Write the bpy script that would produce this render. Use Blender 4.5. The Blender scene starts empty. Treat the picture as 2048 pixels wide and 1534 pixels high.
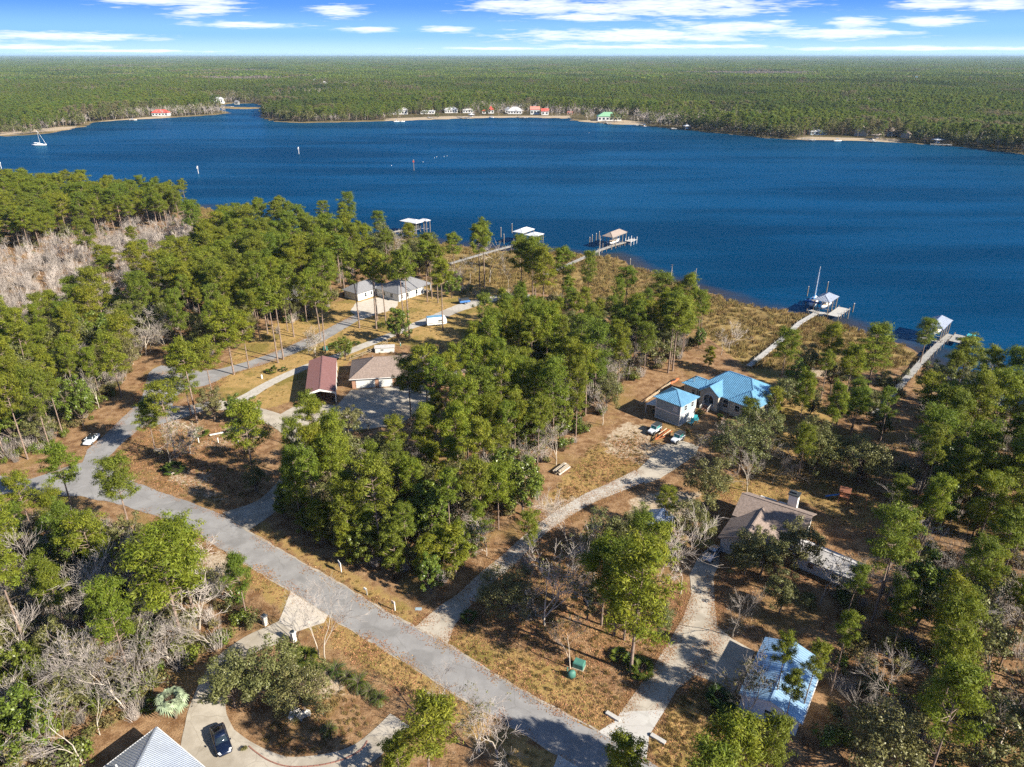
import bpy, bmesh, math, random
import numpy as np
from mathutils import Vector

# ------------------------------------------------------------------ camera, world, sun, exposure
W0, H0, F0, HOR, CH = 2048, 1534, 1421.0, 108.0, 78.0
PITCH = math.atan((767 - HOR) / F0)
SC = bpy.context.scene
COL = SC.collection
R = math.radians
cam_d = bpy.data.cameras.new('camera')
cam_d.sensor_fit = 'HORIZONTAL'; cam_d.sensor_width = 36.0
cam_d.lens = 36.0 * F0 / W0
cam_d.clip_start = 1.0; cam_d.clip_end = 60000.0
cam = bpy.data.objects.new('camera', cam_d); COL.objects.link(cam)
cam.location = (0, 0, CH); cam.rotation_euler = (math.pi / 2 - PITCH, 0, 0)
SC.camera = cam

SUN_AZ, SUN_EL = R(-28.0), R(31.0)          # direction towards the sun
sd = Vector((math.cos(SUN_AZ) * math.cos(SUN_EL), math.sin(SUN_AZ) * math.cos(SUN_EL), math.sin(SUN_EL)))
sun_d = bpy.data.lights.new('sun', 'SUN'); sun_d.energy = 5.0; sun_d.angle = R(0.5); sun_d.color = (1.0, 0.93, 0.80)
sun = bpy.data.objects.new('sun', sun_d); COL.objects.link(sun)
sun.rotation_euler = (-sd).to_track_quat('-Z', 'Y').to_euler(); sun.location = (60, -40, 120)

SC.view_settings.view_transform = 'Standard'; SC.view_settings.look = 'None'
SC.view_settings.gamma = 1.0; SC.view_settings.use_curve_mapping = False
SC.view_settings.exposure = 1.25
SC.cycles.use_denoising = False; SC.cycles.sample_clamp_indirect = 1.0
SC.cycles.max_bounces = 5; SC.cycles.diffuse_bounces = 2; SC.cycles.glossy_bounces = 2
SC.cycles.transmission_bounces = 2; SC.cycles.transparent_max_bounces = 4; SC.cycles.volume_bounces = 0
SC.cycles.caustics_reflective = False; SC.cycles.caustics_refractive = False

# ------------------------------------------------------------------ node helpers
def nd(nt, kind, **kw):
    n = nt.nodes.new(kind)
    for k, v in kw.items():
        if k == 'inp':
            for a, b in v.items(): n.inputs[a].default_value = b
        else: setattr(n, k, v)
    return n
def lk(nt, a, b): nt.links.new(a, b)
def sock(nt, v, s):
    if hasattr(v, 'links'): nt.links.new(v, s)
    else: s.default_value = v
def mth(nt, op, a, b=None, c=None, clamp=False):
    n = nt.nodes.new('ShaderNodeMath'); n.operation = op; n.use_clamp = clamp
    sock(nt, a, n.inputs[0])
    if b is not None: sock(nt, b, n.inputs[1])
    if c is not None: sock(nt, c, n.inputs[2])
    return n.outputs[0]
def mixc(nt, f, a, b, mode='MIX'):
    n = nt.nodes.new('ShaderNodeMix'); n.data_type = 'RGBA'; n.blend_type = mode
    sock(nt, f, n.inputs[0])
    for v, i in ((a, 6), (b, 7)):
        if hasattr(v, 'links'): nt.links.new(v, n.inputs[i])
        else: n.inputs[i].default_value = (*v[:3], 1)
    return n.outputs[2]
def sstep(nt, v, lo, hi):
    n = nt.nodes.new('ShaderNodeMapRange'); n.interpolation_type = 'SMOOTHSTEP'; n.clamp = True
    sock(nt, v, n.inputs[0]); n.inputs[1].default_value = lo; n.inputs[2].default_value = hi
    n.inputs[3].default_value = 0; n.inputs[4].default_value = 1
    return n.outputs[0]
def noise(nt, vec, scale, detail=4, rough=0.55, dist=0.0):
    n = nt.nodes.new('ShaderNodeTexNoise'); n.inputs['Scale'].default_value = scale
    n.inputs['Detail'].default_value = detail; n.inputs['Roughness'].default_value = rough
    n.inputs['Distortion'].default_value = dist
    if vec is not None: nt.links.new(vec, n.inputs['Vector'])
    return n.outputs['Fac']
def vscale(nt, vec, s):
    n = nt.nodes.new('ShaderNodeVectorMath'); n.operation = 'MULTIPLY'
    nt.links.new(vec, n.inputs[0]); n.inputs[1].default_value = s
    return n.outputs[0]

def px_dir(x, y):
    a = (x - 1024) / F0; b = -(y - 767) / F0
    v = Vector((a, math.cos(PITCH) + b * math.sin(PITCH), -math.sin(PITCH) + b * math.cos(PITCH)))
    return v.normalized()

world = bpy.data.worlds.new('World'); SC.world = world; world.use_nodes = True
def build_world():
    nt = world.node_tree; nt.nodes.clear()
    out = nd(nt, 'ShaderNodeOutputWorld'); bg = nd(nt, 'ShaderNodeBackground')
    bg.inputs[1].default_value = 0.068
    sky = nd(nt, 'ShaderNodeTexSky', sky_type='NISHITA', sun_disc=False, sun_elevation=SUN_EL,
             sun_rotation=math.atan2(sd.x, sd.y), altitude=100.0, air_density=1.0, dust_density=0.25, ozone_density=2.5)
    tc = nd(nt, 'ShaderNodeTexCoord'); d = tc.outputs['Generated']
    sx = nd(nt, 'ShaderNodeSeparateXYZ'); lk(nt, d, sx.inputs[0])
    az = mth(nt, 'ARCTAN2', sx.outputs[0], sx.outputs[1]); el = mth(nt, 'ARCSINE', sx.outputs[2])
    # clear blue air: pale at the horizon, saturated a few degrees up, easing into the Nishita dome
    ramp = nd(nt, 'ShaderNodeValToRGB')
    cr = ramp.color_ramp; cr.interpolation = 'EASE'
    cr.elements[0].position = 0.0; cr.elements[0].color = (3.9, 5.8, 8.0, 1)
    e = cr.elements.new(0.25); e.color = (2.0, 4.1, 8.1, 1)
    e = cr.elements.new(0.62); e.color = (0.80, 2.35, 7.3, 1)
    cr.elements[-1].position = 1.0; cr.elements[-1].color = (0.55, 1.7, 5.9, 1)
    lk(nt, mth(nt, 'DIVIDE', el, R(5.5), clamp=True), ramp.inputs[0])
    base = mixc(nt, sstep(nt, el, R(4.0), R(32.0)), ramp.outputs[0], mixc(nt, 1.0, sky.outputs[0], (0.72, 0.76, 0.84), 'MULTIPLY'))
    cb = nd(nt, 'ShaderNodeCombineXYZ')
    lk(nt, mth(nt, 'MULTIPLY', az, 16.0), cb.inputs[0]); lk(nt, mth(nt, 'MULTIPLY', el, 150.0), cb.inputs[1])
    n1 = noise(nt, cb.outputs[0], 1.0, 4, 0.62)
    cb2 = nd(nt, 'ShaderNodeCombineXYZ')
    lk(nt, mth(nt, 'MULTIPLY', az, 45.0), cb2.inputs[0]); lk(nt, mth(nt, 'MULTIPLY', el, 520.0), cb2.inputs[1])
    n2 = noise(nt, cb2.outputs[0], 1.0, 2, 0.6)
    wob = mth(nt, 'ADD', mth(nt, 'MULTIPLY', mth(nt, 'SUBTRACT', n1, 0.5), 2.6), mth(nt, 'MULTIPLY', mth(nt, 'SUBTRACT', n2, 0.5), 1.7))
    clouds = [(330,2,120,9),(405,20,70,11),(490,50,110,5),(680,22,50,11),(740,59,50,5),(890,60,50,6),(120,73,165,7),
              (60,94,130,4),(250,102,180,2.5),(1070,12,120,16),(1330,14,230,18),(1180,35,110,7),(1270,71,250,12),
              (1450,55,150,10),(1320,93,220,4),(1710,45,48,8),(1690,68,100,10),(1870,42,65,8),(1560,42,32,4),
              (1860,8,65,11),(2010,4,60,11),(1800,97,260,3.5),(1000,97,130,2.5)]
    ae = nd(nt, 'ShaderNodeCombineXYZ'); lk(nt, az, ae.inputs[0]); lk(nt, el, ae.inputs[1])
    near = None
    for (cx, cy, hw, hh) in clouds:
        v = px_dir(cx, cy); a0 = math.atan2(v.x, v.y); e0 = math.asin(v.z); sa = 1 / (hw / F0 * 0.95 * math.cos(a0)); se = 1 / (hh / F0 * 0.95)
        ma = nd(nt, 'ShaderNodeVectorMath', operation='MULTIPLY_ADD'); lk(nt, ae.outputs[0], ma.inputs[0]); ma.inputs[1].default_value = (sa, se, 0); ma.inputs[2].default_value = (-a0 * sa, -e0 * se, 0)
        ln = nd(nt, 'ShaderNodeVectorMath', operation='LENGTH'); lk(nt, ma.outputs[0], ln.inputs[0])
        near = ln.outputs['Value'] if near is None else mth(nt, 'MINIMUM', near, ln.outputs['Value'])
    mask = sstep(nt, mth(nt, 'ADD', near, wob), 1.25, 0.35)
    # the same kind of streaky clouds carry on round the rest of the sky
    cb3 = nd(nt, 'ShaderNodeCombineXYZ')
    lk(nt, mth(nt, 'MULTIPLY', az, 5.0), cb3.inputs[0]); lk(nt, mth(nt, 'MULTIPLY', el, 22.0), cb3.inputs[1])
    n3 = noise(nt, cb3.outputs[0], 1.0, 4, 0.6)
    rest = mth(nt, 'MAXIMUM', sstep(nt, mth(nt, 'ABSOLUTE', az), R(37), R(44)), sstep(nt, el, R(5.5), R(8.0)))
    gen = mth(nt, 'MULTIPLY', mth(nt, 'MULTIPLY', sstep(nt, n3, 0.58, 0.72), rest), sstep(nt, el, R(0.3), R(1.2)))
    mask = mth(nt, 'MAXIMUM', mask, gen)
    shade = mixc(nt, sstep(nt, n2, 0.35, 0.65), (6.0, 6.5, 7.3), (8.6, 8.7, 8.8))
    fin = mixc(nt, mth(nt, 'MULTIPLY', mask, 0.8), base, shade)
    lk(nt, fin, bg.inputs[0]); lk(nt, bg.outputs[0], out.inputs[0])
build_world()

# ------------------------------------------------------------------ pixel -> place helpers
def G(x, y, z=0.0):
    a = (x - 1024) / F0; b = -(y - 767) / F0
    dy = math.cos(PITCH) + b * math.sin(PITCH); dz = -math.sin(PITCH) + b * math.cos(PITCH)
    t = (z - CH) / dz
    return (a * t, dy * t)
def GP(pts, z=0.0): return [G(x, y, z) for x, y in pts]
def to_px(X, Y, Z):
    c, s = math.cos(PITCH), math.sin(PITCH); v = Z - CH
    d = Y * c - v * s; u = Y * s + v * c
    return (1024 + F0 * X / d, 767 - F0 * u / d, d)
def inpoly(X, Y, poly):
    X = np.asarray(X); Y = np.asarray(Y); r = np.zeros(X.shape, bool); n = len(poly); j = n - 1
    for i in range(n):
        xi, yi = poly[i]; xj, yj = poly[j]
        if yi != yj:
            c = ((yi > Y) != (yj > Y)) & (X < (xj - xi) * (Y - yi) / (yj - yi) + xi)
            r ^= c
        j = i
    return r
def segdist(X, Y, poly, closed=False):
    X = np.asarray(X, float); Y = np.asarray(Y, float); best = np.full(X.shape, 1e9)
    n = len(poly)
    for i in range(n if closed else n - 1):
        ax, ay = poly[i]; bx, by = poly[(i + 1) % n]
        dx, dy = bx - ax, by - ay; L = dx * dx + dy * dy + 1e-9
        t = np.clip(((X - ax) * dx + (Y - ay) * dy) / L, 0, 1)
        best = np.minimum(best, np.hypot(X - ax - t * dx, Y - ay - t * dy))
    return best

# ------------------------------------------------------------------ object helpers
def tag(o, label=None, cat=None, group=None, kind=None):
    if label: o['label'] = label
    if cat: o['category'] = cat
    if group: o['group'] = group
    if kind: o['kind'] = kind
    return o
def thing(name, label, cat, loc=(0, 0, 0), rz=0.0, group=None):
    o = bpy.data.objects.new(name, None); COL.objects.link(o)
    o.empty_display_size = 0.5
    o.location = loc if len(loc) == 3 else (loc[0], loc[1], 0); o.rotation_euler = (0, 0, rz)
    return tag(o, label, cat, group)
def link(name, me, parent=None):
    o = bpy.data.objects.new(name, me); COL.objects.link(o)
    if parent: o.parent = parent
    return o
def np_mesh(name, V, faces, mats=(), fmat=None, smooth=False):
    """faces: list of int arrays (n,k)"""
    me = bpy.data.meshes.new(name)
    V = np.asarray(V, np.float32); me.vertices.add(len(V)); me.vertices.foreach_set('co', V.ravel())
    li, ls, lt, p = [], [], [], 0
    for f in faces:
        f = np.asarray(f, np.int32)
        if len(f) == 0: continue
        n, k = f.shape; li.append(f.ravel()); ls.append(p + np.arange(n) * k); lt.append(np.full(n, k)); p += n * k
    li = np.concatenate(li); ls = np.concatenate(ls); lt = np.concatenate(lt)
    me.loops.add(len(li)); me.loops.foreach_set('vertex_index', li.astype(np.int32))
    me.polygons.add(len(ls)); me.polygons.foreach_set('loop_start', ls.astype(np.int32))
    try: me.polygons.foreach_set('loop_total', lt.astype(np.int32))
    except Exception: pass
    for m in mats: me.materials.append(m)
    if fmat is not None: me.polygons.foreach_set('material_index', np.asarray(fmat, np.int32))
    if smooth: me.polygons.foreach_set('use_smooth', np.ones(len(ls), bool))
    me.update(calc_edges=True); me.validate()
    return me

class MB:
    """collects boxes, prisms, tubes and quads into one mesh"""
    def __init__(s): s.v = []; s.f = []
    def add(s, vs, fs):
        b = len(s.v); s.v += [tuple(map(float, v)) for v in vs]; s.f += [tuple(b + i for i in f) for f in fs]; return s
    def box(s, x0, x1, y0, y1, z0, z1):
        return s.add([(x0,y0,z0),(x1,y0,z0),(x1,y1,z0),(x0,y1,z0),(x0,y0,z1),(x1,y0,z1),(x1,y1,z1),(x0,y1,z1)],
                     [(0,3,2,1),(4,5,6,7),(0,1,5,4),(1,2,6,5),(2,3,7,6),(3,0,4,7)])
    def obox(s, c, u, v, w, a, b, h):
        """oriented box: centre c, unit axes u v w, half sizes a b h"""
        c, u, v, w = map(Vector, (c, u, v, w)); P = []
        for k in (-1, 1):
            for (i, j) in ((-1,-1),(1,-1),(1,1),(-1,1)): P.append(c + u * a * i + v * b * j + w * h * k)
        return s.add(P, [(0,3,2,1),(4,5,6,7),(0,1,5,4),(1,2,6,5),(2,3,7,6),(3,0,4,7)])
    def bar(s, p, q, w=0.1, h=None):
        p, q = Vector(p), Vector(q); u = q - p; L = u.length
        if L < 1e-6: return s
        u /= L; up = Vector((0,0,1)) if abs(u.z) < 0.95 else Vector((0,1,0))
        v = u.cross(up).normalized(); t = v.cross(u)
        return s.obox((p + q) / 2, u, v, t, L / 2, w / 2, (h or w) / 2)
    def tube(s, p, q, r0, r1=None, n=8, cap=True):
        p, q = Vector(p), Vector(q); r1 = r0 if r1 is None else r1
        u = (q - p).normalized(); up = Vector((0,0,1)) if abs(u.z) < 0.9 else Vector((1,0,0))
        a = u.cross(up).normalized(); b = u.cross(a); P = []
        for c, r in ((p, r0), (q, r1)):
            for i in range(n):
                t = 2 * math.pi * i / n; P.append(c + a * math.cos(t) * r + b * math.sin(t) * r)
        fs = [(i, (i + 1) % n, n + (i + 1) % n, n + i) for i in range(n)]
        if cap: fs += [tuple(range(n - 1, -1, -1)), tuple(range(n, 2 * n))]
        return s.add(P, fs)
    def prism(s, poly, z0, z1):
        n = len(poly); P = [(x, y, z0) for x, y in poly] + [(x, y, z1) for x, y in poly]
        return s.add(P, [tuple(range(n - 1, -1, -1)), tuple(range(n, 2 * n))] + [(i, (i + 1) % n, n + (i + 1) % n, n + i) for i in range(n)])
    def slab(s, pts, th):
        """thin plate: 3-D polygon pts extruded by th along its normal (downwards)"""
        P = [Vector(p) for p in pts]; n = len(P)
        nn = Vector((0, 0, 0))
        for i in range(n): nn += P[i].cross(P[(i + 1) % n])
        nn.normalize()
        if nn.z < 0: P.reverse(); nn = -nn
        Q = [p - nn * th for p in P]
        return s.add(P + Q, [tuple(range(n)), tuple(range(2 * n - 1, n - 1, -1))] + [(i, n + i, n + (i + 1) % n, (i + 1) % n) for i in range(n)])
    def loft(s, rings, cap=True):
        n = len(rings[0]); P = [p for r in rings for p in r]; fs = []
        for k in range(len(rings) - 1):
            for i in range(n):
                fs.append((k * n + i, k * n + (i + 1) % n, (k + 1) * n + (i + 1) % n, (k + 1) * n + i))
        if cap: fs += [tuple(range(n - 1, -1, -1)), tuple(range((len(rings) - 1) * n, len(rings) * n))]
        return s.add(P, fs)
    def mesh(s, name, mat, smooth=False, fix=True):
        me = bpy.data.meshes.new(name); me.from_pydata(s.v, [], s.f)
        for m in (mat if isinstance(mat, (list, tuple)) else [mat]): me.materials.append(m)
        if fix:
            bm = bmesh.new(); bm.from_mesh(me); bmesh.ops.recalc_face_normals(bm, faces=bm.faces); bm.to_mesh(me); bm.free()
        if smooth: me.polygons.foreach_set('use_smooth', [True] * len(me.polygons))
        me.update(); return me
    def build(s, name, mat, parent=None, smooth=False, fix=True):
        return link(name, s.mesh(name, mat, smooth, fix), parent)
def copy_tree(o, parent=None):
    c = o.copy(); COL.objects.link(c); c.parent = parent
    for ch in list(o.children): copy_tree(ch, c)
    return c

# ------------------------------------------------------------------ materials
MATS = {}
def mat(name, col=(0.5,0.5,0.5), rough=0.7, metal=0.0, var=0.18, scale=1.5, bump=0.0, bscale=20.0, spec=0.5, coat=0.0, objvar=0.0):
    if name in MATS: return MATS[name]
    m = bpy.data.materials.new(name); m.use_nodes = True; nt = m.node_tree; b = nt.nodes['Principled BSDF']
    tc = nd(nt, 'ShaderNodeTexCoord'); v = tc.outputs['Object']
    n = noise(nt, v, scale, 5, 0.6)
    dark = tuple(c * (1 - var) for c in col); lite = tuple(min(1, c * (1 + var)) for c in col)
    c = mixc(nt, sstep(nt, n, 0.3, 0.7), dark, lite)
    if objvar:
        oi = nd(nt, 'ShaderNodeObjectInfo'); hs = nd(nt, 'ShaderNodeHueSaturation'); lk(nt, c, hs.inputs['Color']); lk(nt, mth(nt, 'ADD', mth(nt, 'MULTIPLY', oi.outputs['Random'], 2 * objvar), 1 - objvar), hs.inputs['Value']); c = hs.outputs[0]
    lk(nt, c, b.inputs['Base Color'])
    b.inputs['Roughness'].default_value = rough; b.inputs['Metallic'].default_value = metal
    b.inputs['Specular IOR Level'].default_value = spec; b.inputs['Coat Weight'].default_value = coat
    if bump:
        bn = nd(nt, 'ShaderNodeBump'); bn.inputs['Strength'].default_value = bump; bn.inputs['Distance'].default_value = 0.05
        lk(nt, noise(nt, v, bscale, 4), bn.inputs['Height']); lk(nt, bn.outputs[0], b.inputs['Normal'])
    MATS[name] = m; return m
def leaf_mat(name, c0, c1, c2, trans=0.3, rough=0.6):
    m = bpy.data.materials.new(name); m.use_nodes = True; nt = m.node_tree; nt.nodes.clear()
    out = nd(nt, 'ShaderNodeOutputMaterial'); oi = nd(nt, 'ShaderNodeObjectInfo'); tc = nd(nt, 'ShaderNodeTexCoord')
    n = noise(nt, tc.outputs['Object'], 0.55, 3)
    at = nd(nt, 'ShaderNodeAttribute', attribute_name='rnd')
    c = mixc(nt, sstep(nt, n, 0.32, 0.68), c0, c1)
    c = mixc(nt, mth(nt, 'MULTIPLY', oi.outputs['Random'], 0.85), c, c2)
    br = mth(nt, 'ADD', mth(nt, 'MULTIPLY', at.outputs['Fac'], 0.9), 0.55)
    hs = nd(nt, 'ShaderNodeHueSaturation'); lk(nt, c, hs.inputs['Color']); lk(nt, br, hs.inputs['Value'])
    sep = mth(nt, 'FRACT', mth(nt, 'MULTIPLY', oi.outputs['Random'], 17.31))
    lk(nt, mth(nt, 'ADD', mth(nt, 'MULTIPLY', sep, 0.035), 0.4825), hs.inputs['Hue'])
    p = nd(nt, 'ShaderNodeBsdfPrincipled'); lk(nt, hs.outputs[0], p.inputs['Base Color'])
    p.inputs['Roughness'].default_value = rough; p.inputs['Specular IOR Level'].default_value = 0.3
    t = nd(nt, 'ShaderNodeBsdfTranslucent'); lk(nt, hs.outputs[0], t.inputs['Color'])
    mx = nd(nt, 'ShaderNodeMixShader'); mx.inputs[0].default_value = trans
    lk(nt, p.outputs[0], mx.inputs[1]); lk(nt, t.outputs[0], mx.inputs[2]); lk(nt, mx.outputs[0], out.inputs[0])
    MATS[name] = m; return m
# ------------------------------------------------------------------ shorelines (metres, from the photograph's water edge)
WZ = -0.55
near_px = [(-900,400),(-300,400),(0,402),(200,402),(370,412),(420,418),(475,446),(560,466),(640,474),(720,478),(805,478),(836,478),(904,491),
 (942,496),(1000,503),(1060,505),(1150,507),(1188,515),(1219,513),(1244,522),(1257,530),(1292,543),(1318,555),(1338,563),(1397,581),
 (1470,604),(1520,616),(1566,622),(1597,630),(1634,637),(1665,645),(1701,658),(1727,663),(1794,687),(1830,707),(1870,738),(1915,778),
 (1960,806),(2048,838),(2200,890),(2700,1060)]
NEAR = GP(near_px, WZ)
NEARPOLY = NEAR + [(260, -300), (-1500, -300), (-1500, 330)]
farl_px = [(-700,250),(-100,263),(0,272),(12,273),(50,271),(100,267),(150,257),(183,250),(187,245),(250,240),(330,236),(430,230),(462,226),(455,223),(425,217)]
farr_px = [(525,216),(518,235),(545,243),(600,246),(700,244),(780,242),(870,239),(960,236),(1050,235),(1140,237),(1145,241),(1195,246),
 (1230,249),(1270,250),(1350,258),(1450,268),(1540,277),(1600,280),(1700,281),(1790,285),(1870,290),(1950,297),(2048,309),(2300,335),(2900,395)]
FARL, FARR = GP(farl_px, WZ), GP(farr_px, WZ)
creek_top = GP([(440,211),(470,206),(520,209)], WZ)
FAR = FARL + creek_top + FARR
FARPOLY = FAR + [(3000, 500), (40000, 3000), (40000, 60000), (-40000, 60000), (-40000, 3000), (-3000, 1500)]
ISLE = GP([(432,212.5),(470,214),(520,214.5),(522,217),(500,218),(470,218),(445,216.5)], WZ)   # marsh flat in the creek mouth

def land_sd(X, Y):
    """signed distance to the water's edge: positive on land"""
    near = inpoly(X, Y, NEARPOLY); far = inpoly(X, Y, FARPOLY); isl = inpoly(X, Y, ISLE)
    d = np.minimum(np.minimum(segdist(X, Y, NEAR), segdist(X, Y, FAR)), segdist(X, Y, ISLE, True))
    return np.where(near | far | isl, d, -d), near

marsh_in = GP([(395,430),(470,470),(560,492),(640,500),(740,520),(830,545),(905,560),(985,572),(1060,585),(1130,592),(1200,618),(1260,640),(1330,650),
               (1400,662),(1450,700),(1500,735),(1560,742),(1640,738),(1700,748),(1760,742),(1840,722),(1880,745)])
MARSH = NEAR[4:36] + marsh_in[::-1]
lawns = [GP(p) for p in ([(470,700),(560,640),(690,600),(800,560),(930,555),(1010,575),(1060,610),(1000,640),(940,700),(860,690),(760,690),(690,730),(600,800),(520,820),(450,800),(430,760)],
 [(470,1110),(600,1190),(700,1255),(850,1340),(1000,1445),(1130,1525),(1130,1560),(1060,1560),(900,1440),(760,1350),(640,1270),(560,1215),(470,1150)],
 [(505,1060),(640,1135),(760,1205),(830,1250),(850,1235),(760,1180),(650,1120),(520,1045)],
 [(890,1290),(1010,1355),(1200,1460),(1240,1420),(1130,1340),(1000,1290),(920,1265)],
 [(1300,1500),(1340,1410),(1400,1360),(1450,1400),(1520,1460),(1560,1540),(1480,1600),(1330,1560)],
 [(1080,1010),(1180,900),(1260,880),(1290,930),(1200,980),(1120,1020)],
 [(1450,700),(1580,740),(1640,800),(1700,900),(1650,960),(1560,990),(1480,960),(1560,860),(1560,800)],
 [(1390,1000),(1480,950),(1700,950),(1770,1020),(1720,1060),(1600,1000)])]
sands = [GP(p) for p in ([(430,868),(470,850),(530,858),(520,880),(480,888),(430,900),(400,890)],[(350,935),(420,945),(440,1000),(380,985),(340,960)],
 [(1262,1000),(1310,985),(1395,985),(1402,1030),(1360,1050),(1300,1040),(1262,1030)],[(1205,880),(1250,845),(1300,855),(1300,890),(1340,890),(1280,930),(1215,905)],
 [(205,922),(230,935),(285,970),(240,962),(210,945)],[(600,1345),(660,1335),(690,1380),(640,1400),(600,1370)],[(330,840),(380,850),(360,870),(320,865)],
 [(1085,1010),(1150,990),(1165,1010),(1100,1035)],[(1010,1205),(1060,1190),(1090,1230),(1040,1245)],[(425,1105),(460,1110),(470,1150),(440,1150),(400,1120)],
 [(1560,745),(1640,725),(1720,735),(1700,750),(1600,755)])]
FARBEACH = [GP(p, WZ) for p in ([(190,250),(340,237),(340,231),(200,243)],[(770,243),(1140,238),(1140,232),(900,233),(770,238)],[(1140,242),(1270,251),(1300,247),(1240,240)],
 [(1590,281),(1800,287),(1800,279),(1600,274)],[(0,273),(150,258),(150,252),(0,266)],[(865,168),(918,168),(918,164.5),(865,164.5)])]

def axis(segs):
    out = []
    for a, b, s in segs: out += list(np.arange(a, b, s))
    return np.array(out + [segs[-1][1]], float)
def build_ground():
    gx = axis([(-40000,-8000,4000),(-8000,-2000,600),(-2000,-700,50),(-700,-220,12),(-220,-110,3),(-110,140,1.25),(140,260,3),(260,900,12),(900,2000,50),(2000,8000,600),(8000,40000,4000)])
    gy = axis([(-300,40,20),(40,260,1.25),(260,360,2.5),(360,560,10),(560,1250,6),(1250,2000,30),(2000,8000,500),(8000,44000,4000)])
    X, Y = np.meshgrid(gx, gy); sdist, near = land_sd(X, Y)
    jit = 1.2 * np.sin(X * 0.21 + np.sin(Y * 0.17) * 2) + 0.8 * np.sin(Y * 0.33 + X * 0.11)
    s = sdist + np.where(near | (Y < 500), jit * 0.8, jit * 2)
    Z = np.where(s > 0, np.clip(WZ + s * 0.06, WZ, 0.0), np.clip(WZ + s * 0.12, -4.0, WZ))
    marsh = inpoly(X, Y, MARSH)
    Z = np.where(marsh & (s > 3), np.minimum(Z, -0.35), Z)
    Z = np.where((s > 12) & ~marsh & near, Z + 0.0, Z)
    V = np.stack([X, Y, Z], -1).reshape(-1, 3)
    ny, nx = X.shape; idx = np.arange(ny * nx).reshape(ny, nx)
    F = np.stack([idx[:-1,:-1], idx[:-1,1:], idx[1:,1:], idx[1:,:-1]], -1).reshape(-1, 4)
    def soft(polys, w):
        m = np.zeros(X.shape)
        for p in polys:
            d = segdist(X, Y, p, True); d = np.where(inpoly(X, Y, p), d, -d)
            m = np.maximum(m, np.clip(0.5 + d / w, 0, 1))
        return m
    A = {'marsh': soft([MARSH, ISLE], 4.0), 'lawn': soft(lawns, 6.0), 'sand': np.maximum(soft(sands, 4.0), soft(FARBEACH, 10.0)),
         'far': np.clip((Y - 420) / 100, 0, 1), 'shore': np.clip(1 - np.abs(s) / np.where(Y > 500, 9.0, 2.0), 0, 1)}
    me = np_mesh('ground', V, [F], [ground_mat()], smooth=True)
    for k, a in A.items():
        at = me.attributes.new(k, 'FLOAT', 'POINT'); at.data.foreach_set('value', a.ravel().astype(np.float32))
    tag(link('ground', me), kind='structure')
def ground_mat():
    m = bpy.data.materials.new('ground'); m.use_nodes = True; nt = m.node_tree; b = nt.nodes['Principled BSDF']
    tc = nd(nt, 'ShaderNodeTexCoord'); v = tc.outputs['Object']
    A = lambda k: nd(nt, 'ShaderNodeAttribute', attribute_name=k).outputs['Fac']
    big = noise(nt, v, 0.09, 5, 0.6); mid = noise(nt, v, 0.5, 5, 0.65); fine = noise(nt, v, 5.0, 4, 0.7); vf = noise(nt, v, 1.6, 6, 0.75)
    straw = mixc(nt, sstep(nt, mid, 0.35, 0.65), (0.170,0.090,0.042), (0.345,0.215,0.115))
    straw = mixc(nt, sstep(nt, big, 0.5, 0.68), straw, (0.25,0.165,0.062))
    straw = mixc(nt, mth(nt, 'MULTIPLY', sstep(nt, vf, 0.56, 0.72), 0.8), straw, (0.44,0.34,0.24))
    straw = mixc(nt, mth(nt, 'MULTIPLY', sstep(nt, fine, 0.5, 0.62), 0.6), straw, (0.075,0.042,0.02))
    lawn = mixc(nt, sstep(nt, mid, 0.38, 0.62), (0.38,0.245,0.098), (0.29,0.20,0.072))
    lawn = mixc(nt, sstep(nt, big, 0.5, 0.64), lawn, (0.19,0.15,0.04))
    lawn = mixc(nt, mth(nt, 'MULTIPLY', sstep(nt, fine, 0.5, 0.66), 0.5), lawn, (0.13,0.085,0.03))
    sand = mixc(nt, sstep(nt, vf, 0.4, 0.65), (0.47,0.39,0.29), (0.27,0.185,0.11))
    msh = mixc(nt, sstep(nt, mid, 0.35, 0.65), (0.20,0.135,0.05), (0.29,0.21,0.085))
    msh = mixc(nt, mth(nt, 'MULTIPLY', sstep(nt, big, 0.5, 0.65), 0.6), msh, (0.10,0.065,0.03))
    far = mixc(nt, sstep(nt, mid, 0.4, 0.6), (0.07,0.055,0.025), (0.12,0.095,0.04))
    def msk(k, amp=0.9): return sstep(nt, mth(nt, 'ADD', A(k), mth(nt, 'MULTIPLY', mth(nt, 'SUBTRACT', mid, 0.5), amp)), 0.38, 0.62)
    c = mixc(nt, A('far'), straw, far)
    c = mixc(nt, msk('lawn'), c, lawn)
    c = mixc(nt, msk('marsh', 0.5), c, msh)
    c = mixc(nt, mth(nt, 'MULTIPLY', msk('sand', 1.3), 0.92), c, sand)
    c = mixc(nt, mth(nt, 'MULTIPLY', A('shore'), 0.6), c, mixc(nt, A('far'), (0.16,0.11,0.06), (0.42,0.30,0.15)))
    lk(nt, c, b.inputs['Base Color']); b.inputs['Roughness'].default_value = 0.95; b.inputs['Specular IOR Level'].default_value = 0.1
    bn = nd(nt, 'ShaderNodeBump'); bn.inputs['Strength'].default_value = 0.8; bn.inputs['Distance'].default_value = 0.12
    lk(nt, mth(nt, 'ADD', fine, vf), bn.inputs['Height']); lk(nt, bn.outputs[0], b.inputs['Normal'])
    return m
build_ground()

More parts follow.
